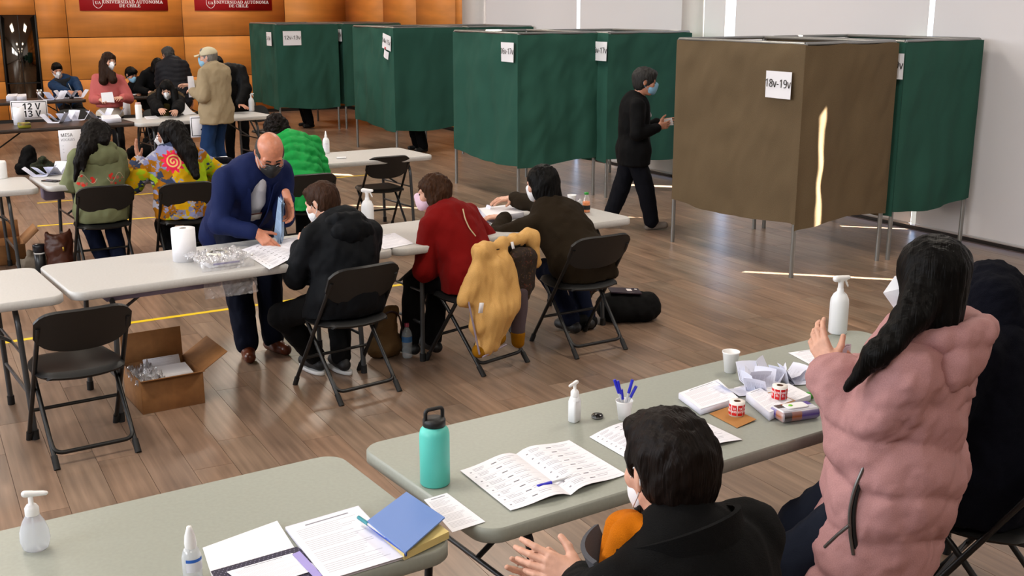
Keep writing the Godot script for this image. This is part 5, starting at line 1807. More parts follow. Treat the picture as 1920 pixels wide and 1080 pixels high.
func scarf_and_collar():
	var p := last_person()
	var tb: Basis = pj.tb
	var nck: Vector3 = pj.nck
	var must := cloth("scarf_mustard", Color(0.80, 0.44, 0.02), {"tri": 14.0, "nscale": 1.1})
	var f := Field.new(0.008)
	for ring in 3:
		for k in 14:
			var a0 := TAU * k / 14.0
			var a1 := TAU * (k + 1) / 14.0
			var rr: float = [0.078, 0.090, 0.098][ring]
			var yy: float = [0.050, 0.030, 0.005][ring]
			var w := func(a: float) -> Vector3: return nck + tb * Vector3(sin(a) * rr, yy + 0.012 * sin(a * 2.0 + ring) - 0.055 * maxf(cos(a), 0.0) - 0.04 * maxf(-cos(a), 0.0), cos(a) * rr - 0.03 - 0.02 * maxf(-cos(a), 0.0))
			f.cone(w.call(a0), w.call(a1), 0.024, 0.024, 0.008)
	f.cone(nck + tb * Vector3(-0.10, 0.03, -0.06), nck + tb * Vector3(-0.115, -0.05, -0.10), 0.034, 0.030, 0.01)
	f.cone(nck + tb * Vector3(-0.06, 0.02, -0.12), nck + tb * Vector3(-0.10, -0.07, -0.12), 0.034, 0.030, 0.01)
	var o := {}
	f.mesh(o, folds(0.0025, Vector3(20, 10, 20), 4))
	put("scarf", to_mesh(o, true), must, p)
	# turned-up coat collar with grey lining
	var mb := Mb.new()
	mb.sheet(24, 6, func(u, v):
		var a: float = lerpf(-2.5, 2.5, u)
		var rr: float = 0.138 - 0.012 * v
		return nck + tb * Vector3(sin(a) * rr * 1.05, -0.060 + (0.085 + 0.040 * cos(a)) * v, cos(a) * rr - 0.02), 0.012)
	put("coat_collar", mb.done(), mats["coat_black"], p)
	var mb2 := Mb.new()
	mb2.sheet(10, 5, func(u, v):
		var a: float = lerpf(-2.85, -1.75, u)
		var rr: float = 0.150 + 0.03 * v
		return nck + tb * Vector3(sin(a) * rr * 1.05, -0.095 + 0.10 * v, cos(a) * rr - 0.03), 0.010)
	put("collar_lining", mb2.done(), cloth("lining_grey", Color(0.34, 0.34, 0.36)), p)
	# beard
	var H: Callable = pj.H
	var hb: Basis = pj.hb
	var bf := Field.new(0.005)
	bf.ell(H.call(0, -0.085, -0.040), Vector3(0.058, 0.040, 0.060), hb)
	var bo := {}
	bf.mesh(bo, folds(0.004, Vector3(40, 40, 40), 5))
	put("beard", to_mesh(bo, true), mats["hair_espresso"], p)
	for i in 2:
		var w: Vector3 = pj.wr[i]
		var d: Vector3 = (w - pj.el[i]).normalized()
		var mc := Mb.new()
		mc.tube(PackedVector3Array([w - d * 0.09, w - d * 0.03]), 0.041, 16)
		put("shirt_cuff", mc.done(), cloth("cuff_denim", Color(0.06, 0.09, 0.17)), p)

func coat_zip():
	var p := last_person()
	var L: Callable = pj.L
	var m := mat("zip_metal", Color(0.42, 0.41, 0.40), 0.35, {"metal": 0.8})
	# the open zip runs down the side of the coat
	var band := Mb.new()
	var pts := []
	for q in [[1640, 815], [1622, 870], [1602, 915], [1592, 960], [1594, 1005], [1600, 1040]]:
		pts.append(L.call(atz(q[0], q[1], -2.975 + 0.00016 * (q[1] - 815))))
	band.tube(bend(pts, 0.03), 0.0055, 6)
	put("zip", band.done(), m, p)
	var tape := Mb.new()
	var tp := []
	for q in [[1644, 812], [1627, 868], [1608, 914], [1599, 960], [1601, 1005], [1607, 1042]]:
		tp.append(L.call(atz(q[0], q[1], -2.980 + 0.00016 * (q[1] - 815))))
	tape.tube(bend(tp, 0.03), 0.008, 6)
	put("zip_tape", tape.done(), mat("band_black", Color(0.03, 0.03, 0.03), 0.6), p)
	var fork := Mb.new()
	fork.tube(PackedVector3Array([L.call(atz(1592, 985, -2.91)), L.call(atz(1570, 1003, -2.93)), L.call(atz(1546, 1026, -2.96))]), 0.005, 6)
	put("zip", fork.done(), m, p)
	# wrist band
	var w: Vector3 = pj.wr[0]
	var d: Vector3 = (w - pj.el[0]).normalized()
	var b := Mb.new()
	b.tube(PackedVector3Array([w - d * 0.020, w - d * 0.012]), 0.030, 16)
	put("wrist_band", b.done(), mat("band_black", Color(0.03, 0.03, 0.03), 0.6), p)

func back_cord(m: Material):
	# thin cord hanging over the back of the sweater
	var p := last_person()
	var L: Callable = pj.L
	var mb := Mb.new()
	mb.tube(bend([L.call(atz(868, 392, -6.66)), L.call(atz(872, 410, -6.615)), L.call(atz(880, 428, -6.60)), L.call(atz(892, 443, -6.60))], 0.02), 0.004, 6)
	put("neck_cord", mb.done(), m, p)

# ---------------------------------------------------------------- printed paper
func page_tex(kind: String) -> ImageTexture:
	var key := "page_" + kind
	if tcache.has(key): return tcache[key]
	var img := Image.create(256, 256, false, Image.FORMAT_RGB8)
	img.fill(Color(1, 1, 1))
	var r := RandomNumberGenerator.new()
	r.seed = 3
	var grey := Color(0.70, 0.70, 0.73)
	match kind:
		"roll":
			for k in 8:
				var y := 16 + k * 29
				img.fill_rect(Rect2i(116, y + 8, 24, 4), Color(0.42, 0.42, 0.44))
				img.fill_rect(Rect2i(20, y + 10, 8, 5), Color(0.60, 0.60, 0.62))
				for l in 3: img.fill_rect(Rect2i(40, y + 6 * l, 30 + r.randi() % 34, 2), grey)
				for l in 2: img.fill_rect(Rect2i(152, y + 8 * l, 40 + r.randi() % 44, 2), grey)
				img.fill_rect(Rect2i(10, y + 23, 236, 1), Color(0.82, 0.82, 0.84))
		"text":
			img.fill_rect(Rect2i(60, 12, 150, 5), Color(0.55, 0.55, 0.58))
			for k in 26:
				if k % 7 == 6: continue
				img.fill_rect(Rect2i(22, 30 + k * 8, 120 + r.randi() % 90, 2), Color(0.78, 0.78, 0.80))
		"dots":
			img.fill(Color(0.21, 0.19, 0.28))
			for k in 400:
				img.fill_rect(Rect2i((k % 20) * 13 + (6 if (k / 20) % 2 else 0), (k / 20) * 13, 3, 3), Color(0.75, 0.73, 0.8))
		"wipes":
			img.fill(Color(0.88, 0.88, 0.90))
			img.fill_rect(Rect2i(0, 150, 130, 106), Color(0.36, 0.24, 0.62))
			img.fill_rect(Rect2i(150, 150, 45, 106), Color(0.22, 0.14, 0.10))
			img.fill_rect(Rect2i(195, 150, 61, 106), Color(0.72, 0.38, 0.14))
		"print":
			img.fill(Color(0.20, 0.17, 0.10))
			for k in 70:
				dot(img, r.randf() * 256, r.randf() * 256, r.randf_range(3, 12), [Color(0.45, 0.16, 0.09), Color(0.42, 0.36, 0.16), Color(0.36, 0.31, 0.36), Color(0.50, 0.46, 0.30)][k % 4], 5)
	var t := tex(img)
	tcache[key] = t
	return t

func page_mat(kind: String) -> StandardMaterial3D:
	return mat("page_" + kind, Color(0.90, 0.90, 0.93), 0.85, {"tex": page_tex(kind)})

# a sheet between four corners (near-left, near-right, far-right, far-left); bulge lifts it
func leaf(q: Array, th := 0.0008, bulge = null, n := 8) -> ArrayMesh:
	var mb := Mb.new()
	mb.sheet(n, n, func(u, v):
		var p: Vector3 = (q[0] as Vector3).lerp(q[1], u).lerp((q[3] as Vector3).lerp(q[2], u), v)
		if bulge != null: p.y += float(bulge.call(u, v))
		return p, th)
	return mb.done()

func flat_paper(called: String, label: String, category: String, pts: Array, h: float, m: Material, group := "", bulge = null) -> Node3D:
	# pts: four pixels of the photograph, near-left first, counter-clockwise
	var w := []
	var mid := Vector3.ZERO
	for p in pts:
		w.append(at(p[0], p[1], h))
		mid += w[-1] / 4.0
	var q := []
	for p in w: q.append(p - mid + Vector3(0, 0.0012, 0))
	var o := put(called, leaf(q, 0.0009, bulge), m, self, Transform3D(Basis.IDENTITY, mid))
	tag(o, label, category, group)
	return o

func lathe_part(called: String, prof: Array, m: Material, parent: Node, sx := 1.0, sz := 1.0, seg := 28, p := Vector3.ZERO) -> MeshInstance3D:
	var mb := Mb.new()
	var pv := PackedVector2Array()
	for q in prof: pv.append(Vector2(q[0], q[1]))
	mb.lathe(pv, seg, Vector3.ZERO, sx, sz)
	return put(called, mb.done(), m, parent, Transform3D(Basis.IDENTITY, p))

func spray_bottle(label: String, base: Vector3, h: float, deg: float, trigger := true, clear := false) -> Node3D:
	var o := thing("spray_bottle", label, "bottle", base, deg, "spray bottles")
	var k := h / 0.28
	var body := mat("bottle_milky", Color(0.90, 0.91, 0.92), 0.35, {"back": Color(0.25, 0.25, 0.25)})
	if clear: body = mat("bottle_clear", Color(0.90, 0.93, 0.96), 0.08, {"alpha": 0.35})
	var white := mat("plastic_white", Color(0.92, 0.92, 0.92), 0.35)
	var b := lathe_part("bottle_body", [[0, 0], [0.038 * k, 0.0], [0.043 * k, 0.006 * k], [0.043 * k, 0.145 * k], [0.041 * k, 0.165 * k], [0.030 * k, 0.188 * k], [0.016 * k, 0.200 * k], [0.015 * k, 0.215 * k], [0, 0.215 * k]], body, o)
	var lab := Mb.new()
	lab.sheet(10, 2, func(u, v):
		var a: float = lerpf(-2.5, -0.9, u)
		return Vector3(cos(a) * 0.0437 * k, lerpf(0.03, 0.13, v) * k, -sin(a) * 0.0437 * k), 0.0005)
	put("bottle_label", lab.done(), page_mat("text"), b)
	if trigger:
		var f := Field.new(0.005)
		f.cone(Vector3(0, 0.212, 0) * k, Vector3(0, 0.245, 0) * k, 0.014 * k, 0.012 * k)
		f.cone(Vector3(0.028, 0.262, 0) * k, Vector3(-0.040, 0.264, 0) * k, 0.016 * k, 0.010 * k, 0.01)
		f.cone(Vector3(-0.022, 0.255, 0) * k, Vector3(-0.040, 0.222, 0) * k, 0.006 * k, 0.005 * k, 0.006)
		var so := {}
		f.mesh(so)
		put("trigger_head", to_mesh(so), white, o)
	else:
		lathe_part("nozzle", [[0.017 * k, 0.205 * k], [0.017 * k, 0.225 * k], [0.012 * k, 0.235 * k], [0.009 * k, 0.262 * k], [0.006 * k, 0.280 * k], [0, 0.280 * k]], white, o)
	return o

func pump_head(o: Node, y: float, k: float, m: Material):
	lathe_part("pump_collar", [[0.017 * k, y], [0.017 * k, y + 0.018 * k], [0.012 * k, y + 0.026 * k], [0.006 * k, y + 0.028 * k], [0.006 * k, y + 0.050 * k], [0, y + 0.05 * k]], m, o)
	var f := Field.new(0.004)
	f.cone(Vector3(0.012 * k, y + 0.056 * k, 0), Vector3(-0.036 * k, y + 0.052 * k, 0), 0.009 * k, 0.006 * k, 0.01)
	var so := {}
	f.mesh(so)
	put("pump_spout", to_mesh(so), m, o)

func paper_roll(label: String, base: Vector3, r: float, h: float):
	var o := thing("paper_roll", label, "paper roll", base, 20.0, "paper towel rolls")
	var m := mat("tissue", Color(0.92, 0.92, 0.94), 0.95, {"normal": "fabric_n", "nscale": 0.5, "tri": 9.0})
	lathe_part("roll", [[r * 0.3, 0.001], [r, 0.0], [r, h], [r * 0.3, h]], m, o)
	lathe_part("core", [[r * 0.3, 0.0], [r * 0.3, h - 0.001], [r * 0.26, h - 0.001], [r * 0.26, 0.0]], mat("card_core", Color(0.55, 0.5, 0.45), 0.9), o)

func cup(label: String, base: Vector3, r: float, h: float) -> Node3D:
	var o := thing("paper_cup", label, "cup", base, 0.0, "white cups")
	lathe_part("cup_wall", [[0, 0.003], [r * 0.68, 0.0], [r, h], [r * 1.05, h + 0.002], [r * 1.03, h - 0.003], [r * 0.96, h - 0.006], [r * 0.66, 0.006], [0, 0.006]], mat("cup_white", Color(0.92, 0.92, 0.92), 0.5), o)
	return o

func stack(label: String, pts: Array, h: float, th: float, top: Material, group := "paper stacks"):
	# block of paper: four corner pixels of its foot on the table
	var w := []
	var mid := Vector3.ZERO
	for p in pts:
		w.append(at(p[0], p[1], h))
		mid += w[-1] / 4.0
	var o := thing("paper_stack", label, "paper", mid, 0.0, group)
	var mb := Mb.new()
	var ol := PackedVector2Array()
	for p in w: ol.append(Vector2(p.x - mid.x, p.z - mid.z))
	mb.slab(ol, 0.001, th, 0.0008)
	put("sheets", mb.done(), mat("paper_edge", Color(0.84, 0.84, 0.89), 0.9), o)
	var q := []
	for p in w: q.append((p - mid) * 0.995 + Vector3(0, th + 0.0012, 0))
	put("top_sheet", leaf(q), top, o)

func pen(label: String, a: Vector3, b: Vector3, col: Color, group := "ballpoint pens"):
	var o := thing("ballpoint_pen", label, "pen", a, 0.0, group)
	var d := (b - a)
	var mb := Mb.new()
	mb.tube(PackedVector3Array([d * 0.30, d]), 0.004, 8)
	put("barrel", mb.done(), mat("pen_barrel", Color(0.75, 0.76, 0.78), 0.3), o)
	var m2 := Mb.new()
	m2.tube(PackedVector3Array([Vector3.ZERO, d * 0.36]), 0.0055, 8)
	put("pen_cap", m2.done(), mat("pen_cap_%s" % col.to_html(), col, 0.35), o)

func sticker_roll(label: String, base: Vector3, flip: bool):
	var o := thing("sticker_roll", label, "sticker roll", base, 0.0, "red sticker rolls")
	var r := 0.027
	var h := 0.052
	lathe_part("paper_tape", [[r * 0.45, 0.0], [r, 0.0], [r, h], [r * 0.45, h]], mat("roll_white", Color(0.90, 0.88, 0.86), 0.7), o)
	lathe_part("core", [[r * 0.45, 0.0], [r * 0.45, h - 0.001], [r * 0.40, h - 0.001], [r * 0.40, 0.0]], mat("card_brown", Color(0.36, 0.24, 0.17), 0.9), o)
	var red := mat("sticker_red", Color(0.78, 0.04, 0.05), 0.45)
	var wm := mat("print_white", Color(0.93, 0.90, 0.90), 0.6)
	for k in 8:
		var a := TAU * k / 8.0 + 0.25
		var mb := Mb.new()
		mb.sheet(5, 1, func(u, v):
			var t: float = a + (u - 0.5) * 0.64
			return Vector3(sin(t) * (r + 0.0004), lerpf(0.006, h - 0.009, v), cos(t) * (r + 0.0004)), 0.0005)
		var s := put("sticker", mb.done(), red, o)
		for line in 2:
			var bs := Basis(Vector3.UP, a) * Basis(Vector3.BACK, PI if flip else 0.0)
			put("lettering", text_mesh(["SER", "EL"][line], 0.0105, "Droid Sans", 700, 0.0006), wm, s, Transform3D(bs, Vector3(sin(a) * (r + 0.0006), 0.031 - (line if not flip else 1 - line) * 0.011, cos(a) * (r + 0.0006))))

func ballot(label: String, p: Vector3, deg: float, a1: float, a2: float, sz := 0.085):
	# paper folded twice, standing half open like a zigzag
	var m := mat("ballot_paper", Color(0.86, 0.87, 0.93), 0.9, {"back": Color(0.2, 0.2, 0.22), "tex": page_tex("text")})
	var mb := Mb.new()
	mb.sheet(12, 3, func(u, v):
		var x: float
		var y: float
		if u < 0.34:
			x = -sz * (0.34 - u) / 0.34 * cos(a1)
			y = sz * (0.34 - u) / 0.34 * sin(a1)
		elif u < 0.66:
			x = sz * (u - 0.34) / 0.33
			y = 0.0
		else:
			x = sz * 0.97 + sz * (u - 0.66) / 0.34 * cos(a2)
			y = sz * (u - 0.66) / 0.34 * sin(a2)
		return Vector3(x - sz * 0.5, y + 0.0015 + 0.003 * sin(v * 3.0), (0.5 - v) * sz * 1.1), 0.0009)
	var o := put("folded_ballot", mb.done(), m, self, yaw_xf(p, deg))
	tag(o, label, "ballot paper", "folded ballots")

func carton(label: String, corner: Vector3, deg: float, w: float, d: float, h: float, flaps: Array) -> Node3D:
	# corner: near-left foot; flaps: opening angles of front, right, back, left (0 = upright)
	var o := thing("cardboard_box", label, "box", corner, deg, "open cartons")
	var m := mat("cardboard", Color(0.61, 0.42, 0.24), 0.85, {"tex": "mottle", "tri": 4.0})
	var t := 0.005
	put("floor_panel", bbox(Vector3(w, t, d), 0.001), m, o, Transform3D(Basis.IDENTITY, Vector3(w / 2, t / 2 + 0.001, -d / 2)))
	var sides := [[Vector3(w / 2, 0, 0), 0.0, w], [Vector3(w, 0, -d / 2), 90.0, d], [Vector3(w / 2, 0, -d), 180.0, w], [Vector3(0, 0, -d / 2), 270.0, d]]
	for k in 4:
		var s = sides[k]
		var x := yaw_xf(s[0], s[1])
		put("side_panel", bbox(Vector3(s[2], h, t), 0.001), m, o, x * Transform3D(Basis.IDENTITY, Vector3(0, h / 2 + 0.001, -t / 2)))
		if flaps[k][0] != null:
			var fl: float = flaps[k][1]
			put("flap", bbox(Vector3(s[2] - 0.004, fl, t), 0.001), m, o, x * Transform3D(Basis(Vector3.RIGHT, deg_to_rad(flaps[k][0])), Vector3(0, h, 0)) * Transform3D(Basis.IDENTITY, Vector3(0, fl / 2, 0)))
	return o

func crumple(n: int, w: float, d: float, amp: float, sd: int, edge := 0.0) -> ArrayMesh:
	var nz := FastNoiseLite.new()
	nz.seed = sd
	nz.frequency = 1.0
	nz.fractal_octaves = 3
	var mb := Mb.new()
	mb.sheet(n, n, func(u, v):
		var x: float = (u - 0.5) * w + 0.02 * nz.get_noise_2d(v * 6.0, 9.0 + u * 3.0)
		var z: float = (0.5 - v) * d + 0.02 * nz.get_noise_2d(u * 6.0, 4.0 + v * 3.0)
		var y: float = amp * (0.5 + nz.get_noise_2d(u * 9.0, v * 9.0)) + amp * 0.5 * absf(nz.get_noise_2d(u * 25.0, v * 25.0))
		return Vector3(x, y - edge * smoothstep(0.6, 1.0, 1.0 - v), z), 0.0006)
	return mb.done()

func soft(called: String, label: String, category: String, p: Vector3, deg: float, prims: Array, m: Material, cell := 0.012, fold_amp := 0.02, freq := Vector3(9, 9, 9)) -> Node3D:
	var o := thing(called, label, category, p, deg)
	put("body", soft_mesh(prims, cell, fold_amp, freq), m, o)
	return o

func soft_mesh(prims: Array, cell: float, amp: float, freq := Vector3(9, 9, 9)) -> ArrayMesh:
	var f := Field.new(cell)
	for e in prims:
		if e.size() == 2: f.ell(e[0], e[1])
		else: f.cone(e[0], e[1], e[2], e[3])
	f.cut_plane(Vector3(0, 0.002, 0), Vector3.DOWN)
	var out := {}
	f.mesh(out, folds(amp, freq, 6))
	return to_mesh(out, true)

func sign_board(label: String, p: Vector3, deg: float, w: float, h: float, lines: Array):
	var o := thing("paper_sign", label, "sign", p, deg, "table signs")
	put("card", bbox(Vector3(w, h, 0.004), 0.001), mat("paper", Color(0.90, 0.90, 0.92), 0.8), o, Transform3D(Basis.IDENTITY, Vector3(0, h / 2, 0)))
	var ink := mat("ink", Color(0.07, 0.07, 0.08), 0.7)
	for k in lines.size():
		var l = lines[k]
		put("lettering", text_mesh(l[0], l[1], "Droid Sans", 700 if l[1] > 0.06 else 400), ink if l.size() < 5 else mat("ink_grey", Color(0.45, 0.45, 0.5), 0.7), o, Transform3D(Basis.IDENTITY, Vector3(l[2], l[3], 0.003)))
	if lines.size() and lines[0][1] > 0.08:
		for e in [[0, h - 0.02, w - 0.03, 0.008], [0, 0.02, w - 0.03, 0.008], [-w / 2 + 0.016, h / 2, 0.008, h - 0.04], [w / 2 - 0.016, h / 2, 0.008, h - 0.04]]:
			put("printed_border", bbox(Vector3(e[2], e[3], 0.001), 0.0002), ink, o, Transform3D(Basis.IDENTITY, Vector3(e[0], e[1], 0.0026)))

func build_items():
	var TOP := 0.741
	items_front(TOP)
	items_near_left(TOP)
	items_row(TOP)
	items_far(TOP)
	items_floor()
	yellow_jacket()

func items_front(TOP: float):
	var white := mat("plastic_white", Color(0.92, 0.92, 0.92), 0.35)
	var roll := page_mat("roll")
	var text := page_mat("text")
	# turquoise bottle
	var o := thing("water_bottle", "turquoise steel bottle with a black loop lid on the grey table", "bottle", at(816, 906, TOP), 34.0)
	lathe_part("bottle_body", [[0, 0], [0.041, 0.0], [0.045, 0.005], [0.045, 0.158], [0.042, 0.172], [0.032, 0.184], [0, 0.184]], mat("turquoise", Color(0.35, 0.78, 0.73), 0.45), o)
	var lid := lathe_part("lid", [[0.032, 0.184], [0.034, 0.185], [0.034, 0.204], [0.028, 0.208], [0, 0.208]], mat("lid_black", Color(0.04, 0.04, 0.045), 0.5), o)
	var mb := Mb.new()
	mb.tube(bend([Vector3(-0.029, 0.20, 0), Vector3(-0.029, 0.236, 0), Vector3(0.029, 0.236, 0), Vector3(0.029, 0.20, 0)], 0.012), 0.006, 8)
	put("loop_handle", mb.done(), mat("lid_black", Color(0.04, 0.04, 0.045), 0.5), lid)
	# open voter roll with a pen on it
	var bk := thing("open_booklet", "open printed booklet beside the turquoise bottle", "booklet", at(1018, 890, TOP), 0.0, "open booklets")
	var bp := bk.position
	var lp := func(px: float, py: float) -> Vector3: return at(px, py, TOP) - bp + Vector3(0, 0.003, 0)
	put("left_page", leaf([lp.call(957, 959), lp.call(1070, 930), lp.call(968, 853), lp.call(863, 884)], 0.001, func(u, v): return 0.014 * sin(PI * pow(u, 2.2))), roll, bk)
	put("right_page", leaf([lp.call(1070, 930), lp.call(1174, 891), lp.call(1067, 827), lp.call(968, 853)], 0.001, func(u, v): return 0.014 * sin(PI * pow(1.0 - u, 2.2))), roll, bk)
	put("page_block", leaf([lp.call(972, 952), lp.call(1160, 893), lp.call(1060, 836), lp.call(878, 885)], 0.002, func(u, v): return -0.003 + 0.006 * sin(PI * absf(u * 2 - 1))), mat("paper_edge", Color(0.84, 0.84, 0.89), 0.9), bk)
	pen("blue-capped pen lying across the open booklet by the turquoise bottle", at(1008, 912, TOP + 0.016), at(1078, 892, TOP + 0.014), Color(0.08, 0.08, 0.75))
	flat_paper("note_sheet", "small printed sheet between the blue notebook and the turquoise bottle", "paper", [[848, 999], [910, 979], [838, 925], [795, 938]], TOP, text, "loose papers")
	# second roll, partly hidden by the man's head
	flat_paper("roll_page", "printed page left of the seated man's head, below the black tin", "paper", [[1178, 862], [1290, 815], [1190, 788], [1105, 820]], TOP, roll, "loose papers", func(u, v): return 0.010 * sin(PI * u))
	flat_paper("roll_page", "printed page right of the seated man's head, below the paper stack", "paper", [[1290, 850], [1392, 825], [1272, 768], [1200, 792]], TOP + 0.001, roll, "loose papers", func(u, v): return 0.008 * sin(PI * u))
	# square pump bottle
	o = thing("pump_bottle", "square milky pump bottle beside the round black tin", "bottle", at(1077, 790, TOP), 52.0, "pump bottles")
	mb = Mb.new()
	mb.slab(round_rect(0.040, 0.032, 0.007, 4), 0.0, 0.080, 0.004)
	put("bottle_body", mb.done(), mat("bottle_milky", Color(0.90, 0.91, 0.92), 0.35, {"back": Color(0.25, 0.25, 0.25)}), o)
	lathe_part("shoulder", [[0.020, 0.078], [0.016, 0.088], [0.012, 0.094], [0, 0.094]], mat("bottle_milky", Color.WHITE), o)
	pump_head(o, 0.092, 0.85, white)
	# black tin
	o = thing("round_tin", "small round black tin beside the pen cup", "tin", at(1120, 783, TOP), 0.0)
	lathe_part("tin_base", [[0, 0], [0.019, 0.0], [0.021, 0.003], [0.021, 0.007], [0, 0.007]], mat("tin_metal", Color(0.5, 0.5, 0.5), 0.3, {"metal": 0.8}), o)
	lathe_part("tin_lid", [[0.0205, 0.007], [0.0205, 0.010], [0.017, 0.013], [0, 0.0145]], mat("tin_black", Color(0.02, 0.02, 0.022), 0.12), o)
	# pen cup with pens
	var cb := at(1170, 786, TOP)
	cup("white cup filled with blue pens", cb, 0.029, 0.068)
	for e in [[1152, 712, "leftmost"], [1158, 714, "second"], [1165, 730, "shortest"], [1186, 712, "long right-leaning"], [1193, 724, "rightmost"]]:
		var topp := atz(e[0], e[1], cb.z - 0.005)
		var bot := cb + Vector3((topp.x - cb.x) * -0.3, 0.008, -0.004)
		pen("blue pen standing in the white cup, the %s of the bunch" % e[2], topp, bot, Color(0.10, 0.12, 0.72), "pens in the cup")
	# stacks
	stack("thick paper stack left of the red sticker rolls", [[1313, 779], [1384, 757], [1346, 722], [1272, 748]], TOP, 0.022, text)
	stack("lower paper stack between the two red sticker rolls", [[1442, 790], [1470, 776], [1425, 742], [1398, 752]], TOP, 0.030, text)
	stack("paper pile under the framed card and the upper sticker roll", [[1466, 772], [1520, 752], [1478, 730], [1420, 742]], TOP, 0.022, text)
	flat_paper("brown_envelope", "brown envelope under the lower red sticker roll", "envelope", [[1382, 803], [1418, 789], [1366, 765], [1330, 776]], TOP, mat("envelope", Color(0.66, 0.45, 0.22), 0.85), "", func(u, v): return 0.004 * u)
	flat_paper("framed_card", "tan-edged printed card under the upper red sticker roll", "card", [[1460, 764], [1492, 752], [1450, 734], [1418, 743]], TOP + 0.024, mat("card_tan", Color(0.66, 0.50, 0.34), 0.8))
	flat_paper("printed_card", "white printed label on the tan-edged card", "card", [[1460, 761], [1487, 751], [1450, 736], [1424, 743]], TOP + 0.0255, text)
	sticker_roll("lower red sticker roll, on the brown envelope", at(1381, 778, TOP + 0.003), true)
	sticker_roll("upper red sticker roll, on the tan-edged card", at(1461, 748, TOP + 0.026), false)
	# wipes packet
	o = thing("wipes_packet", "purple and white packet of wet wipes beside the pink coat", "packet", at(1490, 783, TOP), 20.0)
	mb = Mb.new()
	mb.slab(round_rect(0.155, 0.085, 0.012, 4), 0.001, 0.042, 0.010)
	put("pack", mb.done(), mat("wipes_wrap", Color(0.90, 0.90, 0.92), 0.22, {"tex": page_tex("wipes"), "tri": Vector3(6, 11, 6)}), o)
	mb = Mb.new()
	mb.slab(round_rect(0.085, 0.050, 0.012, 4), 0.042, 0.047, 0.002)
	var wl := put("lid", mb.done(), white, o)
	lathe_part("green_button", [[0, 0.047], [0.008, 0.047], [0.007, 0.049], [0, 0.0495]], mat("button_green", Color(0.45, 0.75, 0.15), 0.4), wl, 1, 1, 16, Vector3(-0.02, 0, 0))
	var gp := put("green_packet", bbox(Vector3(0.03, 0.025, 0.02), 0.006), mat("packet_green", Color(0.25, 0.6, 0.15), 0.4), self, yaw_xf(at(1518, 748, TOP) + Vector3(0, 0.0135, 0), 20))
	tag(gp, "small green packet behind the wet wipes", "packet")
	cup("white paper cup at the far edge of the grey table", at(1369, 697, TOP), 0.033, 0.082)
	# folded ballots
	var r := RandomNumberGenerator.new()
	r.seed = 11
	var spots := [[1392, 735, 20, 0.6, 1.9, "the widest open, nearest the paper cup"], [1425, 732, 60, 1.0, 1.3, "upright one behind the upper sticker roll"], [1440, 718, -10, 0.8, 1.2, "leaning one at the back of the pile"], [1412, 718, 100, 1.1, 0.9, "one standing on edge in the middle"],
		[1475, 716, 40, 1.2, 0.7, "one right of the middle"], [1500, 715, 10, 1.0, 1.2, "one nearest the woman's hands"], [1455, 708, 150, 0.5, 1.1, "one farthest back"]]
	for e in spots:
		ballot("folded ballot of the white pile, %s" % e[5], at(e[0], e[1], TOP + 0.002), e[2], e[3], e[4], 0.075)
	flat_paper("flat_ballot", "flat white ballot under the folded pile", "paper", [[1402, 742], [1450, 736], [1420, 716], [1376, 728]], TOP, text, "loose papers")
	flat_paper("flat_ballot", "white sheet under the hands of the woman in pink", "paper", [[1530, 690], [1582, 668], [1548, 652], [1478, 662]], TOP, text, "loose papers")
	var hb := put("held_ballot", leaf([Vector3(-0.04, -0.05, 0), Vector3(0.04, -0.05, 0.01), Vector3(0.04, 0.05, 0.01), Vector3(-0.04, 0.05, 0)], 0.0009, func(u, v): return 0.006 * sin(u * 4.0)), mat("ballot_paper", Color(0.86, 0.87, 0.93), 0.9), self, yaw_xf(atz(1582, 676, -3.36), 60))
	tag(hb, "white ballot held by the woman in pink", "ballot paper", "held ballots")
	spray_bottle("tall milky spray bottle at the far corner of the grey table", at(1570, 624, TOP), 0.262, 200.0)

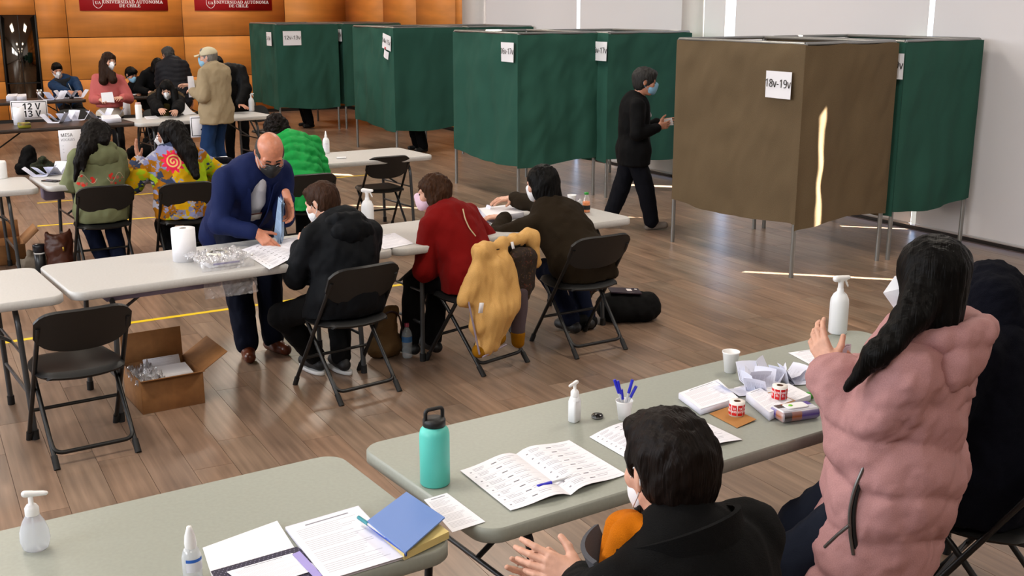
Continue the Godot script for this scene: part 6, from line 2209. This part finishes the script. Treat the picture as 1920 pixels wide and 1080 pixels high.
func items_near_left(TOP: float):
	var white := mat("plastic_white", Color(0.92, 0.92, 0.92), 0.35)
	var text := page_mat("text")
	var o := thing("pump_bottle", "clear teardrop pump bottle of gel at the bottom left", "bottle", at(68, 1030, TOP), 200.0, "pump bottles")
	lathe_part("bottle_body", [[0, 0], [0.026, 0.0], [0.032, 0.006], [0.038, 0.030], [0.036, 0.055], [0.027, 0.082], [0.019, 0.096], [0.016, 0.104], [0, 0.104]], mat("gel_clear", Color(0.88, 0.90, 0.94), 0.10, {"alpha": 0.45}), o, 1.0, 0.75)
	pump_head(o, 0.100, 1.05, white)
	var straw := Mb.new()
	straw.tube(PackedVector3Array([Vector3(0, 0.01, 0), Vector3(0, 0.1, 0)]), 0.0025, 6)
	put("straw", straw.done(), white, o)
	o = thing("mist_bottle", "small clear mist bottle standing beside the white sheets", "bottle", at(362, 1085, TOP), 30.0)
	lathe_part("bottle_body", [[0, 0], [0.021, 0.0], [0.024, 0.005], [0.024, 0.062], [0.019, 0.080], [0.012, 0.088], [0, 0.088]], mat("mist_clear", Color(0.86, 0.88, 0.90), 0.12, {"alpha": 0.5}), o)
	lathe_part("cap", [[0.014, 0.086], [0.015, 0.098], [0.013, 0.118], [0.008, 0.134], [0.006, 0.142], [0, 0.142]], white, o)
	for e in [[0.028, 0.052, "label_white", Color(0.85, 0.86, 0.9)], [0.054, 0.062, "label_blue", Color(0.15, 0.38, 0.75)]]:
		var lab := Mb.new()
		lab.sheet(8, 1, func(u, v):
			var a: float = lerpf(-2.4, -0.4, u)
			return Vector3(cos(a) * 0.0246, lerpf(e[0], e[1], v), -sin(a) * 0.0246), 0.0004)
		put("bottle_label", lab.done(), mat(e[2], e[3], 0.5), o)
	flat_paper("loose_sheet", "blank white sheet behind the mist bottle", "paper", [[400, 1092], [560, 1040], [520, 981], [380, 1028]], TOP, mat("paper", Color(0.9, 0.9, 0.92), 0.8), "loose papers", func(u, v): return 0.006 * v * u)
	flat_paper("folder_page", "lilac-edged page on the dotted folder", "paper", [[470, 1108], [602, 1066], [548, 1038], [425, 1073]], TOP + 0.006, text)
	flat_paper("dotted_folder", "dark dotted folder at the lower edge under the lilac page", "folder", [[430, 1130], [640, 1072], [556, 1026], [395, 1072]], TOP + 0.003, mat("page_dots", Color(0.8, 0.8, 0.85), 0.7, {"tex": page_tex("dots")}))
	var lil := flat_paper("lilac_strip", "lilac divider strip right of the folder page", "paper", [[590, 1085], [605, 1080], [562, 1034], [548, 1040]], TOP + 0.0085, mat("lilac", Color(0.62, 0.58, 0.82), 0.7))
	var bk := thing("open_booklet", "thick printed booklet left of the blue notebook", "booklet", at(645, 1020, TOP), 0.0, "open booklets")
	var bp := bk.position
	var lp := func(px: float, py: float, h: float) -> Vector3: return at(px, py, TOP + h) - bp
	put("top_page", leaf([lp.call(612, 1088, 0.012), lp.call(760, 1043, 0.012), lp.call(672, 950, 0.012), lp.call(535, 990, 0.012)], 0.001), text, bk)
	put("page_block", leaf([lp.call(612, 1089, 0.006), lp.call(760, 1044, 0.006), lp.call(672, 951, 0.006), lp.call(535, 991, 0.006)], 0.010), mat("paper_edge", Color(0.84, 0.84, 0.89), 0.9), bk)
	# blue notebook
	var nb := thing("notebook", "blue notebook with yellow pages on the table corner", "notebook", at(755, 985, TOP), 0.0)
	var np := nb.position
	var ln := func(px: float, py: float, h: float) -> Vector3: return at(px, py, TOP + h) - np
	put("cover", leaf([ln.call(760, 1037, 0.040), ln.call(834, 971, 0.040), ln.call(762, 923, 0.040), ln.call(688, 978, 0.040)], 0.004), mat("notebook_blue", Color(0.40, 0.52, 0.76), 0.55), nb)
	put("page_block", leaf([ln.call(758, 1044, 0.014), ln.call(842, 1003, 0.014), ln.call(766, 945, 0.012), ln.call(690, 985, 0.012)], 0.020), mat("pages_yellow", Color(0.84, 0.76, 0.50), 0.85), nb)
	put("spine", leaf([ln.call(762, 1046, 0.004), ln.call(762, 1034, 0.04), ln.call(690, 976, 0.04), ln.call(690, 988, 0.004)], 0.004), mat("notebook_spine", Color(0.15, 0.32, 0.72), 0.5), nb)
	pen("teal pen clipped to the edge of the blue notebook", at(672, 970, TOP + 0.036), at(724, 1006, TOP + 0.036), Color(0.10, 0.50, 0.55))

func items_row(TOP: float):
	var text := page_mat("text")
	var roll := page_mat("roll")
	var wrap := mat("plastic_wrap", Color(0.93, 0.93, 0.95), 0.12, {"alpha": 0.2})
	paper_roll("white paper towel roll on the table by the suited man", at(347, 488, TOP), 0.066, 0.185)
	# clear plastic bag with white boxes
	var o := thing("plastic_bag", "crumpled clear plastic bag hanging over the table edge", "bag", at(412, 495, TOP), 34.5)
	put("wrapping", crumple(34, 0.30, 0.26, 0.035, 5), wrap, o, Transform3D(Basis.IDENTITY, Vector3(0, 0.03, 0)))
	var hang := Mb.new()
	var nz := FastNoiseLite.new()
	nz.frequency = 1.0
	hang.sheet(30, 18, func(u, v): return Vector3((u - 0.5) * 0.30, 0.05 - 0.20 * (1.0 - v), 0.135 + 0.03 * nz.get_noise_2d(u * 14.0, v * 12.0) + 0.02 * (1.0 - v)), 0.0006)
	put("hanging_flap", hang.done(), wrap, o)
	put("packed_sheets", bbox(Vector3(0.20, 0.03, 0.16), 0.004), mat("paper", Color(0.9, 0.9, 0.92), 0.8), o, Transform3D(Basis.IDENTITY, Vector3(0.01, 0.017, 0)))
	lathe_part("tape_roll", [[0.045, 0.0], [0.060, 0.0], [0.060, 0.03], [0.045, 0.03]], mat("tape_clear", Color(0.85, 0.84, 0.80), 0.25), o, 1, 1, 28, Vector3(0.0, 0.034, -0.03))
	put("purple_print", bbox(Vector3(0.15, 0.010, 0.002), 0.0005), mat("lilac_deep", Color(0.30, 0.24, 0.62), 0.5), o, Transform3D(Basis.IDENTITY, Vector3(0.01, 0.02, 0.082)))
	# voter roll
	var bk := thing("open_booklet", "open printed booklet under the suited man's hand", "booklet", at(500, 478, TOP), 0.0, "open booklets")
	var bp := bk.position
	var lp := func(px: float, py: float) -> Vector3: return at(px, py, TOP) - bp + Vector3(0, 0.003, 0)
	put("left_page", leaf([lp.call(505, 506), lp.call(572, 478), lp.call(505, 457), lp.call(448, 470)], 0.0012, func(u, v): return 0.012 * sin(PI * u * u)), roll, bk)
	put("right_page", leaf([lp.call(572, 478), lp.call(640, 462), lp.call(560, 446), lp.call(505, 457)], 0.0012, func(u, v): return 0.010 * sin(PI * (1 - u))), text, bk)
	spray_bottle("white spray bottle between the boy and the red sweater", at(690, 428, TOP), 0.262, 160.0)
	flat_paper("flat_ballot", "white sheet on the table between the boy and the red sweater", "paper", [[720, 468], [776, 457], [740, 437], [690, 446]], TOP, text, "loose papers")
	stack("block of ballots under the hands of the person in olive", [[915, 418], [982, 408], [962, 392], [898, 400]], TOP, 0.035, mat("paper", Color(0.9, 0.9, 0.92), 0.8))
	ballot("standing folded card left of the ballot block", at(905, 402, TOP), 30, 1.2, 1.2, 0.06)
	ballot("folded paper just right of the ballot block", at(972, 392, TOP), 60, 1.4, 0.6, 0.06)
	pen("blue pen lying before the ballot block", at(908, 413, TOP + 0.006), at(926, 421, TOP + 0.006), Color(0.1, 0.15, 0.7))
	# juice bottle
	o = thing("juice_bottle", "small glass juice bottle with a green lid on the white table", "bottle", at(1099, 398, TOP), 0.0)
	lathe_part("glass", [[0, 0], [0.026, 0.0], [0.028, 0.004], [0.028, 0.070], [0.024, 0.088], [0.014, 0.115], [0.014, 0.132], [0, 0.132]], mat("bottle_glass", Color(0.92, 0.95, 0.95), 0.05, {"alpha": 0.12}), o)
	lathe_part("juice", [[0, 0.003], [0.0255, 0.003], [0.0262, 0.007], [0.0262, 0.068], [0.024, 0.078], [0, 0.078]], mat("juice_orange", Color(0.90, 0.48, 0.02), 0.3), o)
	lathe_part("bottle_label", [[0.0286, 0.022], [0.0286, 0.052]], mat("label_black", Color(0.03, 0.03, 0.03), 0.5), o)
	lathe_part("green_lid", [[0.0155, 0.126], [0.016, 0.128], [0.016, 0.139], [0.014, 0.141], [0, 0.141]], mat("lid_green", Color(0.12, 0.55, 0.18), 0.4), o)
	cup("paper cup behind the person in olive", at(1072, 385, TOP), 0.032, 0.075)
	o = thing("plastic_bag", "small crumpled clear bag beside the juice bottle", "bag", at(1082, 393, TOP), 10.0)
	put("wrapping", crumple(18, 0.12, 0.12, 0.06, 9), wrap, o)
	# second row
	spray_bottle("white bottle with pointed nozzle on the second-row table", at(612, 287, TOP), 0.215, 20.0, false)
	var eraser := put("white_card", bbox(Vector3(0.09, 0.012, 0.05), 0.003), mat("paper", Color(0.9, 0.9, 0.92), 0.8), self, yaw_xf(at(640, 297, TOP) + Vector3(0, 0.007, 0), 10))
	tag(eraser, "small white box lying right of the pointed bottle", "box")
	var ph := put("mobile_phone", bbox(Vector3(0.075, 0.009, 0.15), 0.003), mat("phone_black", Color(0.03, 0.03, 0.035), 0.2), self, yaw_xf(at(97, 340, TOP) + Vector3(0, 0.005, 0), 70))
	tag(ph, "black mobile phone on the table left of the green parka", "phone")
	for e in [[78, 330, 10, "left end"], [95, 327, 50, "middle"], [108, 325, 90, "right end"]]:
		ballot("crumpled white ballot beside the phone, at the %s" % e[3], at(e[0], e[1], TOP), e[2], 0.7, 0.9, 0.11)
	flat_paper("flat_ballot", "white papers before the printed jacket, right of its sleeve", "paper", [[395, 312], [445, 305], [425, 293], [378, 297]], TOP, text, "loose papers")
	var dk := thing("folded_scarf", "dark folded cloth on the papers right of the printed jacket", "cloth", at(410, 308, TOP), 30.0)
	put("body", soft_mesh([[Vector3(-0.09, 0.03, 0), Vector3(0.10, 0.03, 0.01), 0.032, 0.028], [Vector3(-0.03, 0.045, 0.04), Vector3(0.06, 0.04, 0.05), 0.025, 0.02]], 0.01, 0.012), cloth("scarf_dark", Color(0.05, 0.05, 0.09)), dk)
	var wb := thing("white_bottle", "white container cut by the left picture edge, on the second row", "container", at(2, 334, TOP), 0.0)
	lathe_part("body", [[0, 0], [0.05, 0.0], [0.052, 0.004], [0.052, 0.13], [0.045, 0.145], [0, 0.147]], mat("plastic_white", Color(0.92, 0.92, 0.92), 0.35), wb)
	for e in [[at(104, 364, 0.60), 33.0, "lilac plastic tray hung under the table of the green parka"], [at(310, 545, 0.66), 34.5, "lilac plastic tray under the table beside the paper roll"]]:
		var big: bool = e[1] > 34.0
		var t := put("storage_tray", bbox(Vector3(0.62 if big else 0.16, 0.035 if big else 0.11, 0.24 if big else 0.16), 0.008), mat("tray_lilac", Color(0.55, 0.52, 0.64), 0.5), self, yaw_xf(e[0] + Basis(Vector3.UP, deg_to_rad(e[1])) * Vector3(0, 0, -0.12), e[1]))
		tag(t, e[2], "tray", "lilac trays")
	# pale blue ballots in the suited man's left hand
	var hp := atz(533, 392, -6.56)
	for k in 4:
		var q := put("blue_ballot", leaf([Vector3(-0.055, -0.20, 0.02), Vector3(0.055, -0.20, 0.02), Vector3(0.06, 0.06, 0), Vector3(-0.05, 0.06, 0)], 0.0009), mat("ballot_blue", Color(0.58, 0.68, 0.80), 0.85, {"tex": page_tex("text")}), self, Transform3D(Basis(Vector3.UP, deg_to_rad(-60.0 - 9.0 * k)) * Basis(Vector3.BACK, deg_to_rad(-14.0)), hp + Vector3(0.006 * k - 0.02, 0, 0.005 * k)))
		tag(q, "pale blue ballot held by the suited man, fanned with its fellows", "ballot paper", "blue ballots in the suited man's hand")

func items_far(TOP: float):
	var white := mat("plastic_white", Color(0.92, 0.92, 0.92), 0.35)
	var text := page_mat("text")
	paper_roll("white paper towel roll on the dark table at the left edge", at(37, 234, TOP), 0.066, 0.21)
	var y := put("yellow_packet", bbox(Vector3(0.14, 0.065, 0.08), 0.012), mat("packet_yellow", Color(0.68, 0.66, 0.22), 0.4, {"tex": page_tex("wipes"), "tri": 7.0}), self, yaw_xf(at(46, 240, TOP) + Vector3(0, 0.034, 0), 30))
	tag(y, "yellow and purple packet beside the far paper roll", "packet")
	for e in [[105, 230, 0, "leftmost"], [118, 227, 40, "second from left"], [130, 226, 80, "third from left"], [148, 225, 20, "fourth from left"], [190, 222, 50, "under the pink sweater"], [212, 221, 10, "right of the pink sweater"]]:
		ballot("crumpled ballot on the dark table, the one %s" % e[3], at(e[0], e[1], TOP), e[2], 0.8, 1.0, 0.14)
	stack("low paper stack on the dark table before the woman in pink", [[192, 232], [228, 229], [222, 222], [190, 224]], TOP, 0.05, text)
	sign_board("white list headed MESA hanging from the dark table edge", at(129, 239, TOP) + Vector3(0.05, -0.38, 0.06), 35.0, 0.30, 0.36, [["MESA", 0.055, -0.06, 0.30], ["VOCALES", 0.04, -0.05, 0.245, 1], ["–", 0.04, -0.11, 0.18, 1], ["–", 0.04, -0.11, 0.14, 1], ["–", 0.04, -0.11, 0.10, 1]])
	sign_board("framed white sign reading 12 V and 13 V at the left", atz(57, 224, -16.2), 18.0, 0.49, 0.27, [["12 V", 0.125, 0.03, 0.185], ["13 V", 0.125, 0.03, 0.08]])
	sign_board("framed white sign half hidden by the capped man", atz(378, 257, -13.98), 30.0, 0.26, 0.26, [["1", 0.125, 0.02, 0.19], ["1", 0.125, 0.02, 0.07]])
	var o := thing("white_flask", "tall white flask on the left end of the far white table", "bottle", at(261, 223, TOP), 0.0)
	lathe_part("flask_body", [[0, 0], [0.040, 0.0], [0.042, 0.005], [0.042, 0.17], [0.036, 0.185], [0, 0.186]], white, o)
	lathe_part("red_top", [[0.034, 0.185], [0.034, 0.205], [0.03, 0.21], [0, 0.21]], mat("cap_pale", Color(0.75, 0.6, 0.58), 0.5), o)
	spray_bottle("white spray bottle on the right end of the far white table", at(472, 208, TOP), 0.25, 180.0)
	flat_paper("flat_ballot", "white sheet in front of the black-haired reader", "paper", [[322, 216], [362, 213], [350, 208], [312, 210]], TOP, text, "loose papers")
	var bk := put("raised_booklet", leaf([Vector3(-0.10, 0, 0.10), Vector3(0.12, 0, 0.10), Vector3(0.05, 0.17, -0.05), Vector3(-0.12, 0.19, -0.05)], 0.006, func(u, v): return -0.03 * sin(PI * v)), mat("paper", Color(0.9, 0.9, 0.92), 0.8), self, yaw_xf(at(346, 214, TOP), 60))
	tag(bk, "white booklet held open by the black-haired reader", "booklet")
	flat_paper("flat_ballot", "white sheet beside the tall white flask", "paper", [[275, 224], [300, 222], [292, 217], [270, 219]], TOP, text, "loose papers")
	var bp := put("white_board", bbox(Vector3(0.10, 0.26, 0.01), 0.002), mat("paper", Color(0.9, 0.9, 0.92), 0.8), self, yaw_xf(atz(237, 198, -15.9), 20))
	tag(bp, "white sheet hanging right of the woman in pink", "paper", "loose papers")
	var hb := put("held_ballot", leaf([Vector3(-0.09, -0.05, 0), Vector3(0.07, -0.06, 0), Vector3(0.05, 0.08, -0.02), Vector3(-0.10, 0.07, -0.02)], 0.002), mat("paper", Color(0.9, 0.9, 0.92), 0.8), self, yaw_xf(atz(204, 184, -15.08), 10))
	tag(hb, "white ballots held by the standing woman in the pink sweater", "ballot paper", "held ballots")
	hb = put("held_ballot", leaf([Vector3(-0.05, -0.03, 0), Vector3(0.05, -0.03, 0.02), Vector3(0.04, 0.04, 0), Vector3(-0.05, 0.03, 0)], 0.002), mat("paper", Color(0.9, 0.9, 0.92), 0.8), self, yaw_xf(atz(1253, 229, -10.78), 30))
	tag(hb, "small folded paper in the walking man's hands", "ballot paper", "held ballots")
	hb = put("held_ballot", leaf([Vector3(-0.04, -0.14, 0), Vector3(0.05, -0.14, 0), Vector3(0.03, 0.12, 0), Vector3(-0.04, 0.12, 0)], 0.002), mat("paper", Color(0.9, 0.9, 0.92), 0.8), self, yaw_xf(atz(359, 161, -14.1), 20))
	tag(hb, "white paper held up by the man with the cap", "ballot paper", "held ballots")
	# far dark table
	o = thing("steel_tumbler", "shiny steel tumbler on the farthest dark table", "cup", at(75, 184, TOP), 0.0)
	lathe_part("tumbler_body", [[0, 0], [0.035, 0.0], [0.045, 0.13], [0.042, 0.13], [0.034, 0.006], [0, 0.006]], mat("steel", Color(0.75, 0.75, 0.75), 0.2, {"metal": 0.9}), o)
	stack("short pile of forms at the left on the farthest dark table", [[12, 190], [32, 189], [34, 184], [16, 185]], TOP, 0.07, text)
	stack("pile of forms left of the steel tumbler", [[32, 189], [50, 188], [50, 183], [34, 184]], TOP, 0.06, text)
	for e in [[92, 187, 20, "left of the denim sleeve"], [105, 186, 60, "with red print"], [125, 184, 0, "under the man's hands"], [145, 183, 40, "at the table's right end"]]:
		ballot("folded ballot before the man in denim, %s" % e[3], at(e[0], e[1], TOP), e[2], 0.9, 0.9, 0.15)
	flat_paper("flat_ballot", "white sheet before the child with the blue mask", "paper", [[240, 179], [262, 178], [258, 175], [240, 176]], TOP, text, "loose papers")

func items_floor():
	# open carton by the empty chair
	var box := carton("open cardboard carton with white packages beside the empty chair", at(268, 778, 0), 33.0, 0.34, 0.36, 0.185, [[72.0, 0.05], [58.0, 0.17], [4.0, 0.17], [null, 0.1]])
	var bx := box.transform
	var pk := put("white_package", bbox(Vector3(0.24, 0.05, 0.14), 0.006), mat("paper", Color(0.9, 0.9, 0.92), 0.8), self, bx * Transform3D(Basis(Vector3.RIGHT, 0.12), Vector3(0.19, 0.155, -0.15)))
	tag(pk, "white package on top in the open carton", "package")
	var lb := put("printed_leaflet", bbox(Vector3(0.20, 0.08, 0.012), 0.002), page_mat("text"), self, bx * Transform3D(Basis(Vector3.RIGHT, -0.6), Vector3(0.20, 0.175, -0.29)))
	tag(lb, "printed leaflet leaning at the back of the open carton", "leaflet")
	var w := thing("plastic_wrapping", "crumpled clear wrapping at the left of the open carton", "wrapping", bx * Vector3(0.07, 0.12, -0.16), 33.0)
	put("wrapping", crumple(18, 0.14, 0.26, 0.08, 3), mat("plastic_wrap", Color(0.93, 0.93, 0.95), 0.12, {"alpha": 0.2}), w)
	carton("open cardboard carton cut by the left edge, under the second-row table", at(-60, 505, 0), 30.0, 0.46, 0.36, 0.17, [[null, 0.1], [48.0, 0.16], [8.0, 0.15], [null, 0.1]])
	# leather bag and black bottle
	var o := soft("leather_bag", "brown leather bag with an open top, left of the parka chair", "bag", at(118, 510, 0), 30.0, [[Vector3(0, 0.09, 0), Vector3(0.115, 0.13, 0.085)], [Vector3(-0.01, 0.20, 0), Vector3(0.10, 0.12, 0.065)], [Vector3(-0.085, 0.18, 0), Vector3(-0.095, 0.34, -0.01), 0.035, 0.012], [Vector3(0.06, 0.20, 0), Vector3(0.085, 0.35, -0.01), 0.035, 0.012], [Vector3(-0.06, 0.30, 0.0), Vector3(0.0, 0.22, 0.03), 0.02, 0.03], [Vector3(0.055, 0.31, 0), Vector3(0.01, 0.22, 0.03), 0.02, 0.03]], mat("leather_brown", Color(0.30, 0.13, 0.05), 0.4, {"tex": "mottle", "tri": 5.0}), 0.011, 0.012)
	put("zip_pull", bbox(Vector3(0.014, 0.035, 0.008), 0.002), mat("brass", Color(0.75, 0.6, 0.25), 0.3, {"metal": 0.8}), o, Transform3D(Basis.IDENTITY, Vector3(0.01, 0.21, 0.088)))
	o = thing("thermos", "black bottle with a white ring beside the leather bag", "bottle", at(78, 512, 0), 0.0)
	lathe_part("body", [[0, 0], [0.042, 0.0], [0.044, 0.005], [0.044, 0.17], [0, 0.172]], mat("thermos_black", Color(0.03, 0.035, 0.04), 0.35), o)
	lathe_part("ring", [[0.0445, 0.166], [0.0445, 0.176], [0.04, 0.177]], mat("plastic_white", Color.WHITE), o)
	lathe_part("lid", [[0.042, 0.176], [0.050, 0.19], [0.050, 0.235], [0.044, 0.245], [0, 0.246]], mat("thermos_navy", Color(0.04, 0.05, 0.09), 0.3), o)
	soft("cloth_bag", "pale cloth bag slumped behind the black bottle", "bag", at(58, 505, 0), 0.0, [[Vector3(-0.05, 0.04, 0), Vector3(0.08, 0.05, 0), 0.06, 0.07], [Vector3(0.02, 0.05, 0), Vector3(0.02, 0.13, 0), 0.07, 0.04]], cloth("canvas_pale", Color(0.55, 0.50, 0.44)), 0.012, 0.03)
	# backpack with a book
	var bp := at(1178, 600, 0)
	o = soft("backpack", "black backpack lying on the floor behind the olive chair", "backpack", bp, 8.0, [[Vector3(-0.13, 0.10, 0), Vector3(0.12, 0.10, 0), 0.105, 0.100], [Vector3(-0.10, 0.08, 0.05), Vector3(0.10, 0.07, 0.05), 0.08, 0.07], [Vector3(0.13, 0.10, 0), Vector3(0.17, 0.07, 0.01), 0.08, 0.06]], cloth("nylon_black", Color(0.02, 0.02, 0.022), {"rough": 0.7}), 0.011, 0.012)
	var bk := thing("paperback_book", "purple paperback book lying on the black backpack", "book", bp + Vector3(-0.03, 0.205, 0.0), 5.0)
	put("cover", bbox(Vector3(0.215, 0.012, 0.14), 0.002), mat("book_purple", Color(0.17, 0.11, 0.16), 0.4), bk, Transform3D(Basis(Vector3.BACK, -0.06), Vector3(0, 0.006, 0)))
	put("title_block", bbox(Vector3(0.035, 0.001, 0.06), 0.0003), mat("print_white", Color.WHITE), bk, Transform3D(Basis(Vector3.BACK, -0.06), Vector3(0.03, 0.0125, 0)))
	put("price_tag", bbox(Vector3(0.018, 0.001, 0.022), 0.0003), mat("print_white", Color.WHITE), bk, Transform3D(Basis(Vector3.BACK, -0.06), Vector3(0.08, 0.010, -0.02)))
	o = soft("camera_bag", "small black bag on the floor under the olive chair", "bag", at(1092, 618, 0), 20.0, [[Vector3(-0.05, 0.05, 0), Vector3(0.06, 0.05, 0), 0.05, 0.048], [Vector3(0, 0.08, 0), Vector3(0.02, 0.12, 0), 0.04, 0.03]], cloth("nylon_black", Color.BLACK), 0.01, 0.01)
	soft("patterned_scarf", "grey and red patterned cloth hanging below the olive chair seat", "cloth", at(1098, 592, 0) , 20.0, [[Vector3(-0.03, 0.12, 0), Vector3(0.06, 0.22, 0), 0.035, 0.05], [Vector3(-0.02, 0.10, 0), Vector3(0.0, 0.03, 0), 0.03, 0.02]], mat("print_cloth", Color(0.9, 0.85, 0.95), 0.9, {"tex": page_tex("print"), "tri": 8.0}), 0.01, 0.02)
	# water bottle and tote
	o = thing("water_bottle", "clear plastic water bottle with a blue label on the floor", "bottle", at(764, 670, 0), 0.0)
	lathe_part("bottle_body", [[0, 0.004], [0.026, 0.0], [0.032, 0.01], [0.031, 0.035], [0.033, 0.05], [0.031, 0.07], [0.033, 0.09], [0.033, 0.15], [0.024, 0.175], [0.013, 0.195], [0.013, 0.205], [0, 0.205]], mat("pet_clear", Color(0.90, 0.95, 0.98), 0.06, {"alpha": 0.28}), o)
	lathe_part("bottle_label", [[0.0336, 0.105], [0.0336, 0.14]], mat("label_sky", Color(0.22, 0.42, 0.62), 0.4), o)
	lathe_part("cap", [[0.014, 0.20], [0.0145, 0.222], [0, 0.223]], mat("cap_pinkish", Color(0.62, 0.22, 0.32), 0.4), o)
	o = soft("tote_bag", "tan canvas bag standing between the boy's and the red chair", "bag", at(724, 668, 0), 34.0, [[Vector3(-0.05, 0.07, 0), Vector3(0.05, 0.07, 0), 0.075, 0.07], [Vector3(0, 0.08, 0), Vector3(0.01, 0.24, 0), 0.085, 0.065], [Vector3(-0.03, 0.24, 0), Vector3(0.06, 0.29, 0), 0.045, 0.03]], cloth("canvas_tan", Color(0.42, 0.32, 0.20)), 0.011, 0.02)
	var st := Mb.new()
	st.tube(bend([Vector3(-0.06, 0.26, 0.05), Vector3(0.0, 0.31, 0.06), Vector3(0.07, 0.28, 0.05), Vector3(0.09, 0.16, 0.06)], 0.04), 0.006, 6)
	put("strap", st.done(), mat("strap_wine", Color(0.16, 0.04, 0.05), 0.6), o)
	# bags at the far tables
	soft("backpack", "black backpack slumped on the floor under the dark tables", "backpack", at(55, 326, 0), 30.0, [[Vector3(0, 0.10, 0), Vector3(0.02, 0.30, 0), 0.14, 0.08], [Vector3(-0.08, 0.07, 0), Vector3(0.1, 0.07, 0), 0.09, 0.09]], cloth("nylon_black", Color.BLACK), 0.018, 0.02)
	soft("camouflage_jacket", "camouflage cloth heap beside the far black backpack", "cloth", at(90, 328, 0), 30.0, [[Vector3(-0.12, 0.08, 0), Vector3(0.14, 0.07, 0), 0.10, 0.08], [Vector3(0, 0.10, 0), Vector3(-0.04, 0.18, 0), 0.09, 0.06]], mat("camouflage", Color(0.55, 0.75, 0.50), 0.9, {"tex": page_tex("print"), "tri": 4.0}), 0.018, 0.04)
	soft("backpack", "black bag on the floor behind the printed jacket", "backpack", at(266, 300, 0), 30.0, [[Vector3(-0.1, 0.1, 0), Vector3(0.12, 0.1, 0), 0.11, 0.10], [Vector3(0.05, 0.15, 0), Vector3(0.08, 0.26, 0), 0.09, 0.05]], cloth("nylon_black", Color.BLACK), 0.018, 0.02)
	# black jacket hung on the side of the printed-jacket chair
	var cj := at(345, 408, 0.435)
	soft("hung_jacket", "black jacket hanging beside the printed-jacket chair", "jacket", Vector3(cj.x, 0, cj.z), 27.0, [[Vector3(0.28, 0.66, 0.10), Vector3(0.30, 0.40, 0.06), 0.05, 0.10], [Vector3(0.30, 0.40, 0.06), Vector3(0.28, 0.06, 0.0), 0.10, 0.13]], cloth("cloth_black", Color.BLACK), 0.014, 0.03)

func yellow_jacket():
	var o := thing("yellow_jacket", "pale yellow padded jacket with patterned lining hung over a chair back", "jacket", Vector3(-0.22, 0, -6.60), 46.0)
	var f := func(pr: Array, amp: float, cell := 0.010) -> ArrayMesh:
		var g := Field.new(cell)
		for e in pr:
			if e.size() == 2: g.ell(e[0], e[1])
			else: g.cone(e[0], e[1], e[2], e[3], 0.07)
		var out := {}
		g.mesh(out, folds(amp, Vector3(10, 3, 7), 12))
		return to_mesh(out, true)
	put("shell", f.call([[Vector3(-0.22, 0.765, 0.25), Vector3(0.20, 0.790, 0.25), 0.036, 0.036], [Vector3(0.20, 0.79, 0.26), Vector3(0.25, 0.62, 0.28), 0.036, 0.030], [Vector3(-0.22, 0.75, 0.27), Vector3(-0.36, 0.50, 0.28), 0.040, 0.035],
		[Vector3(-0.14, 0.66, 0.29), Vector3(-0.16, 0.40, 0.32), 0.06, 0.07], [Vector3(-0.04, 0.68, 0.29), Vector3(-0.03, 0.42, 0.33), 0.045, 0.06], [Vector3(-0.25, 0.62, 0.285), Vector3(-0.27, 0.34, 0.30), 0.045, 0.055],
		[Vector3(-0.17, 0.40, 0.32), Vector3(-0.24, 0.20, 0.30), 0.065, 0.05], [Vector3(-0.08, 0.42, 0.33), Vector3(-0.16, 0.22, 0.31), 0.055, 0.045]], 0.022), cloth("padded_yellow", Color(0.86, 0.67, 0.40), {"rough": 0.5, "nscale": 0.08, "tri": 8.0}), o)
	put("mustard_edge", f.call([[Vector3(-0.27, 0.185, 0.30), Vector3(-0.12, 0.235, 0.315), 0.042, 0.042]], 0.01), cloth("mustard", Color(0.60, 0.40, 0.03)), o)
	var lining := mat("print_lining", Color(0.75, 0.62, 0.62), 0.9, {"tex": page_tex("print"), "tri": 7.0})
	put("patterned_lining", f.call([[Vector3(0.05, 0.70, 0.27), Vector3(0.16, 0.70, 0.27), 0.035, 0.04], [Vector3(0.05, 0.68, 0.275), Vector3(0.03, 0.48, 0.29), 0.03, 0.02], [Vector3(0.20, 0.66, 0.27), Vector3(0.20, 0.50, 0.27), 0.035, 0.025], [Vector3(0.12, 0.62, 0.25), Vector3(0.14, 0.44, 0.25), 0.05, 0.05]], 0.015), lining, o)
	put("sleeve", f.call([[Vector3(0.12, 0.46, 0.26), Vector3(0.10, 0.22, 0.26), 0.048, 0.046]], 0.01), cloth("sleeve_lilac", Color(0.36, 0.31, 0.33)), o)
	put("sleeve_cuff", f.call([[Vector3(0.10, 0.20, 0.26), Vector3(0.098, 0.155, 0.26), 0.047, 0.042]], 0.006), cloth("mustard", Color(0.60, 0.40, 0.03)), o)
	put("care_label", bbox(Vector3(0.022, 0.042, 0.002), 0.0005), mat("paper", Color.WHITE), o, Transform3D(Basis(Vector3.RIGHT, -0.3), Vector3(0.02, 0.768, 0.292)))
	put("care_label", bbox(Vector3(0.035, 0.06, 0.002), 0.0005), mat("paper", Color.WHITE), o, Transform3D(Basis(Vector3.BACK, -0.2), Vector3(-0.30, 0.46, 0.35)))
	for y in [[Vector3(-0.36, 0.50, 0.31), Vector3(-0.30, 0.18, 0.335)], [Vector3(-0.28, 0.16, 0.34), Vector3(-0.10, 0.20, 0.355)]]:
		var mb := Mb.new()
		mb.tube(PackedVector3Array([y[0], y[1]]), 0.006, 6)
		put("zip_edge", mb.done(), mat("zip_lilac", Color(0.55, 0.50, 0.56), 0.5), o)
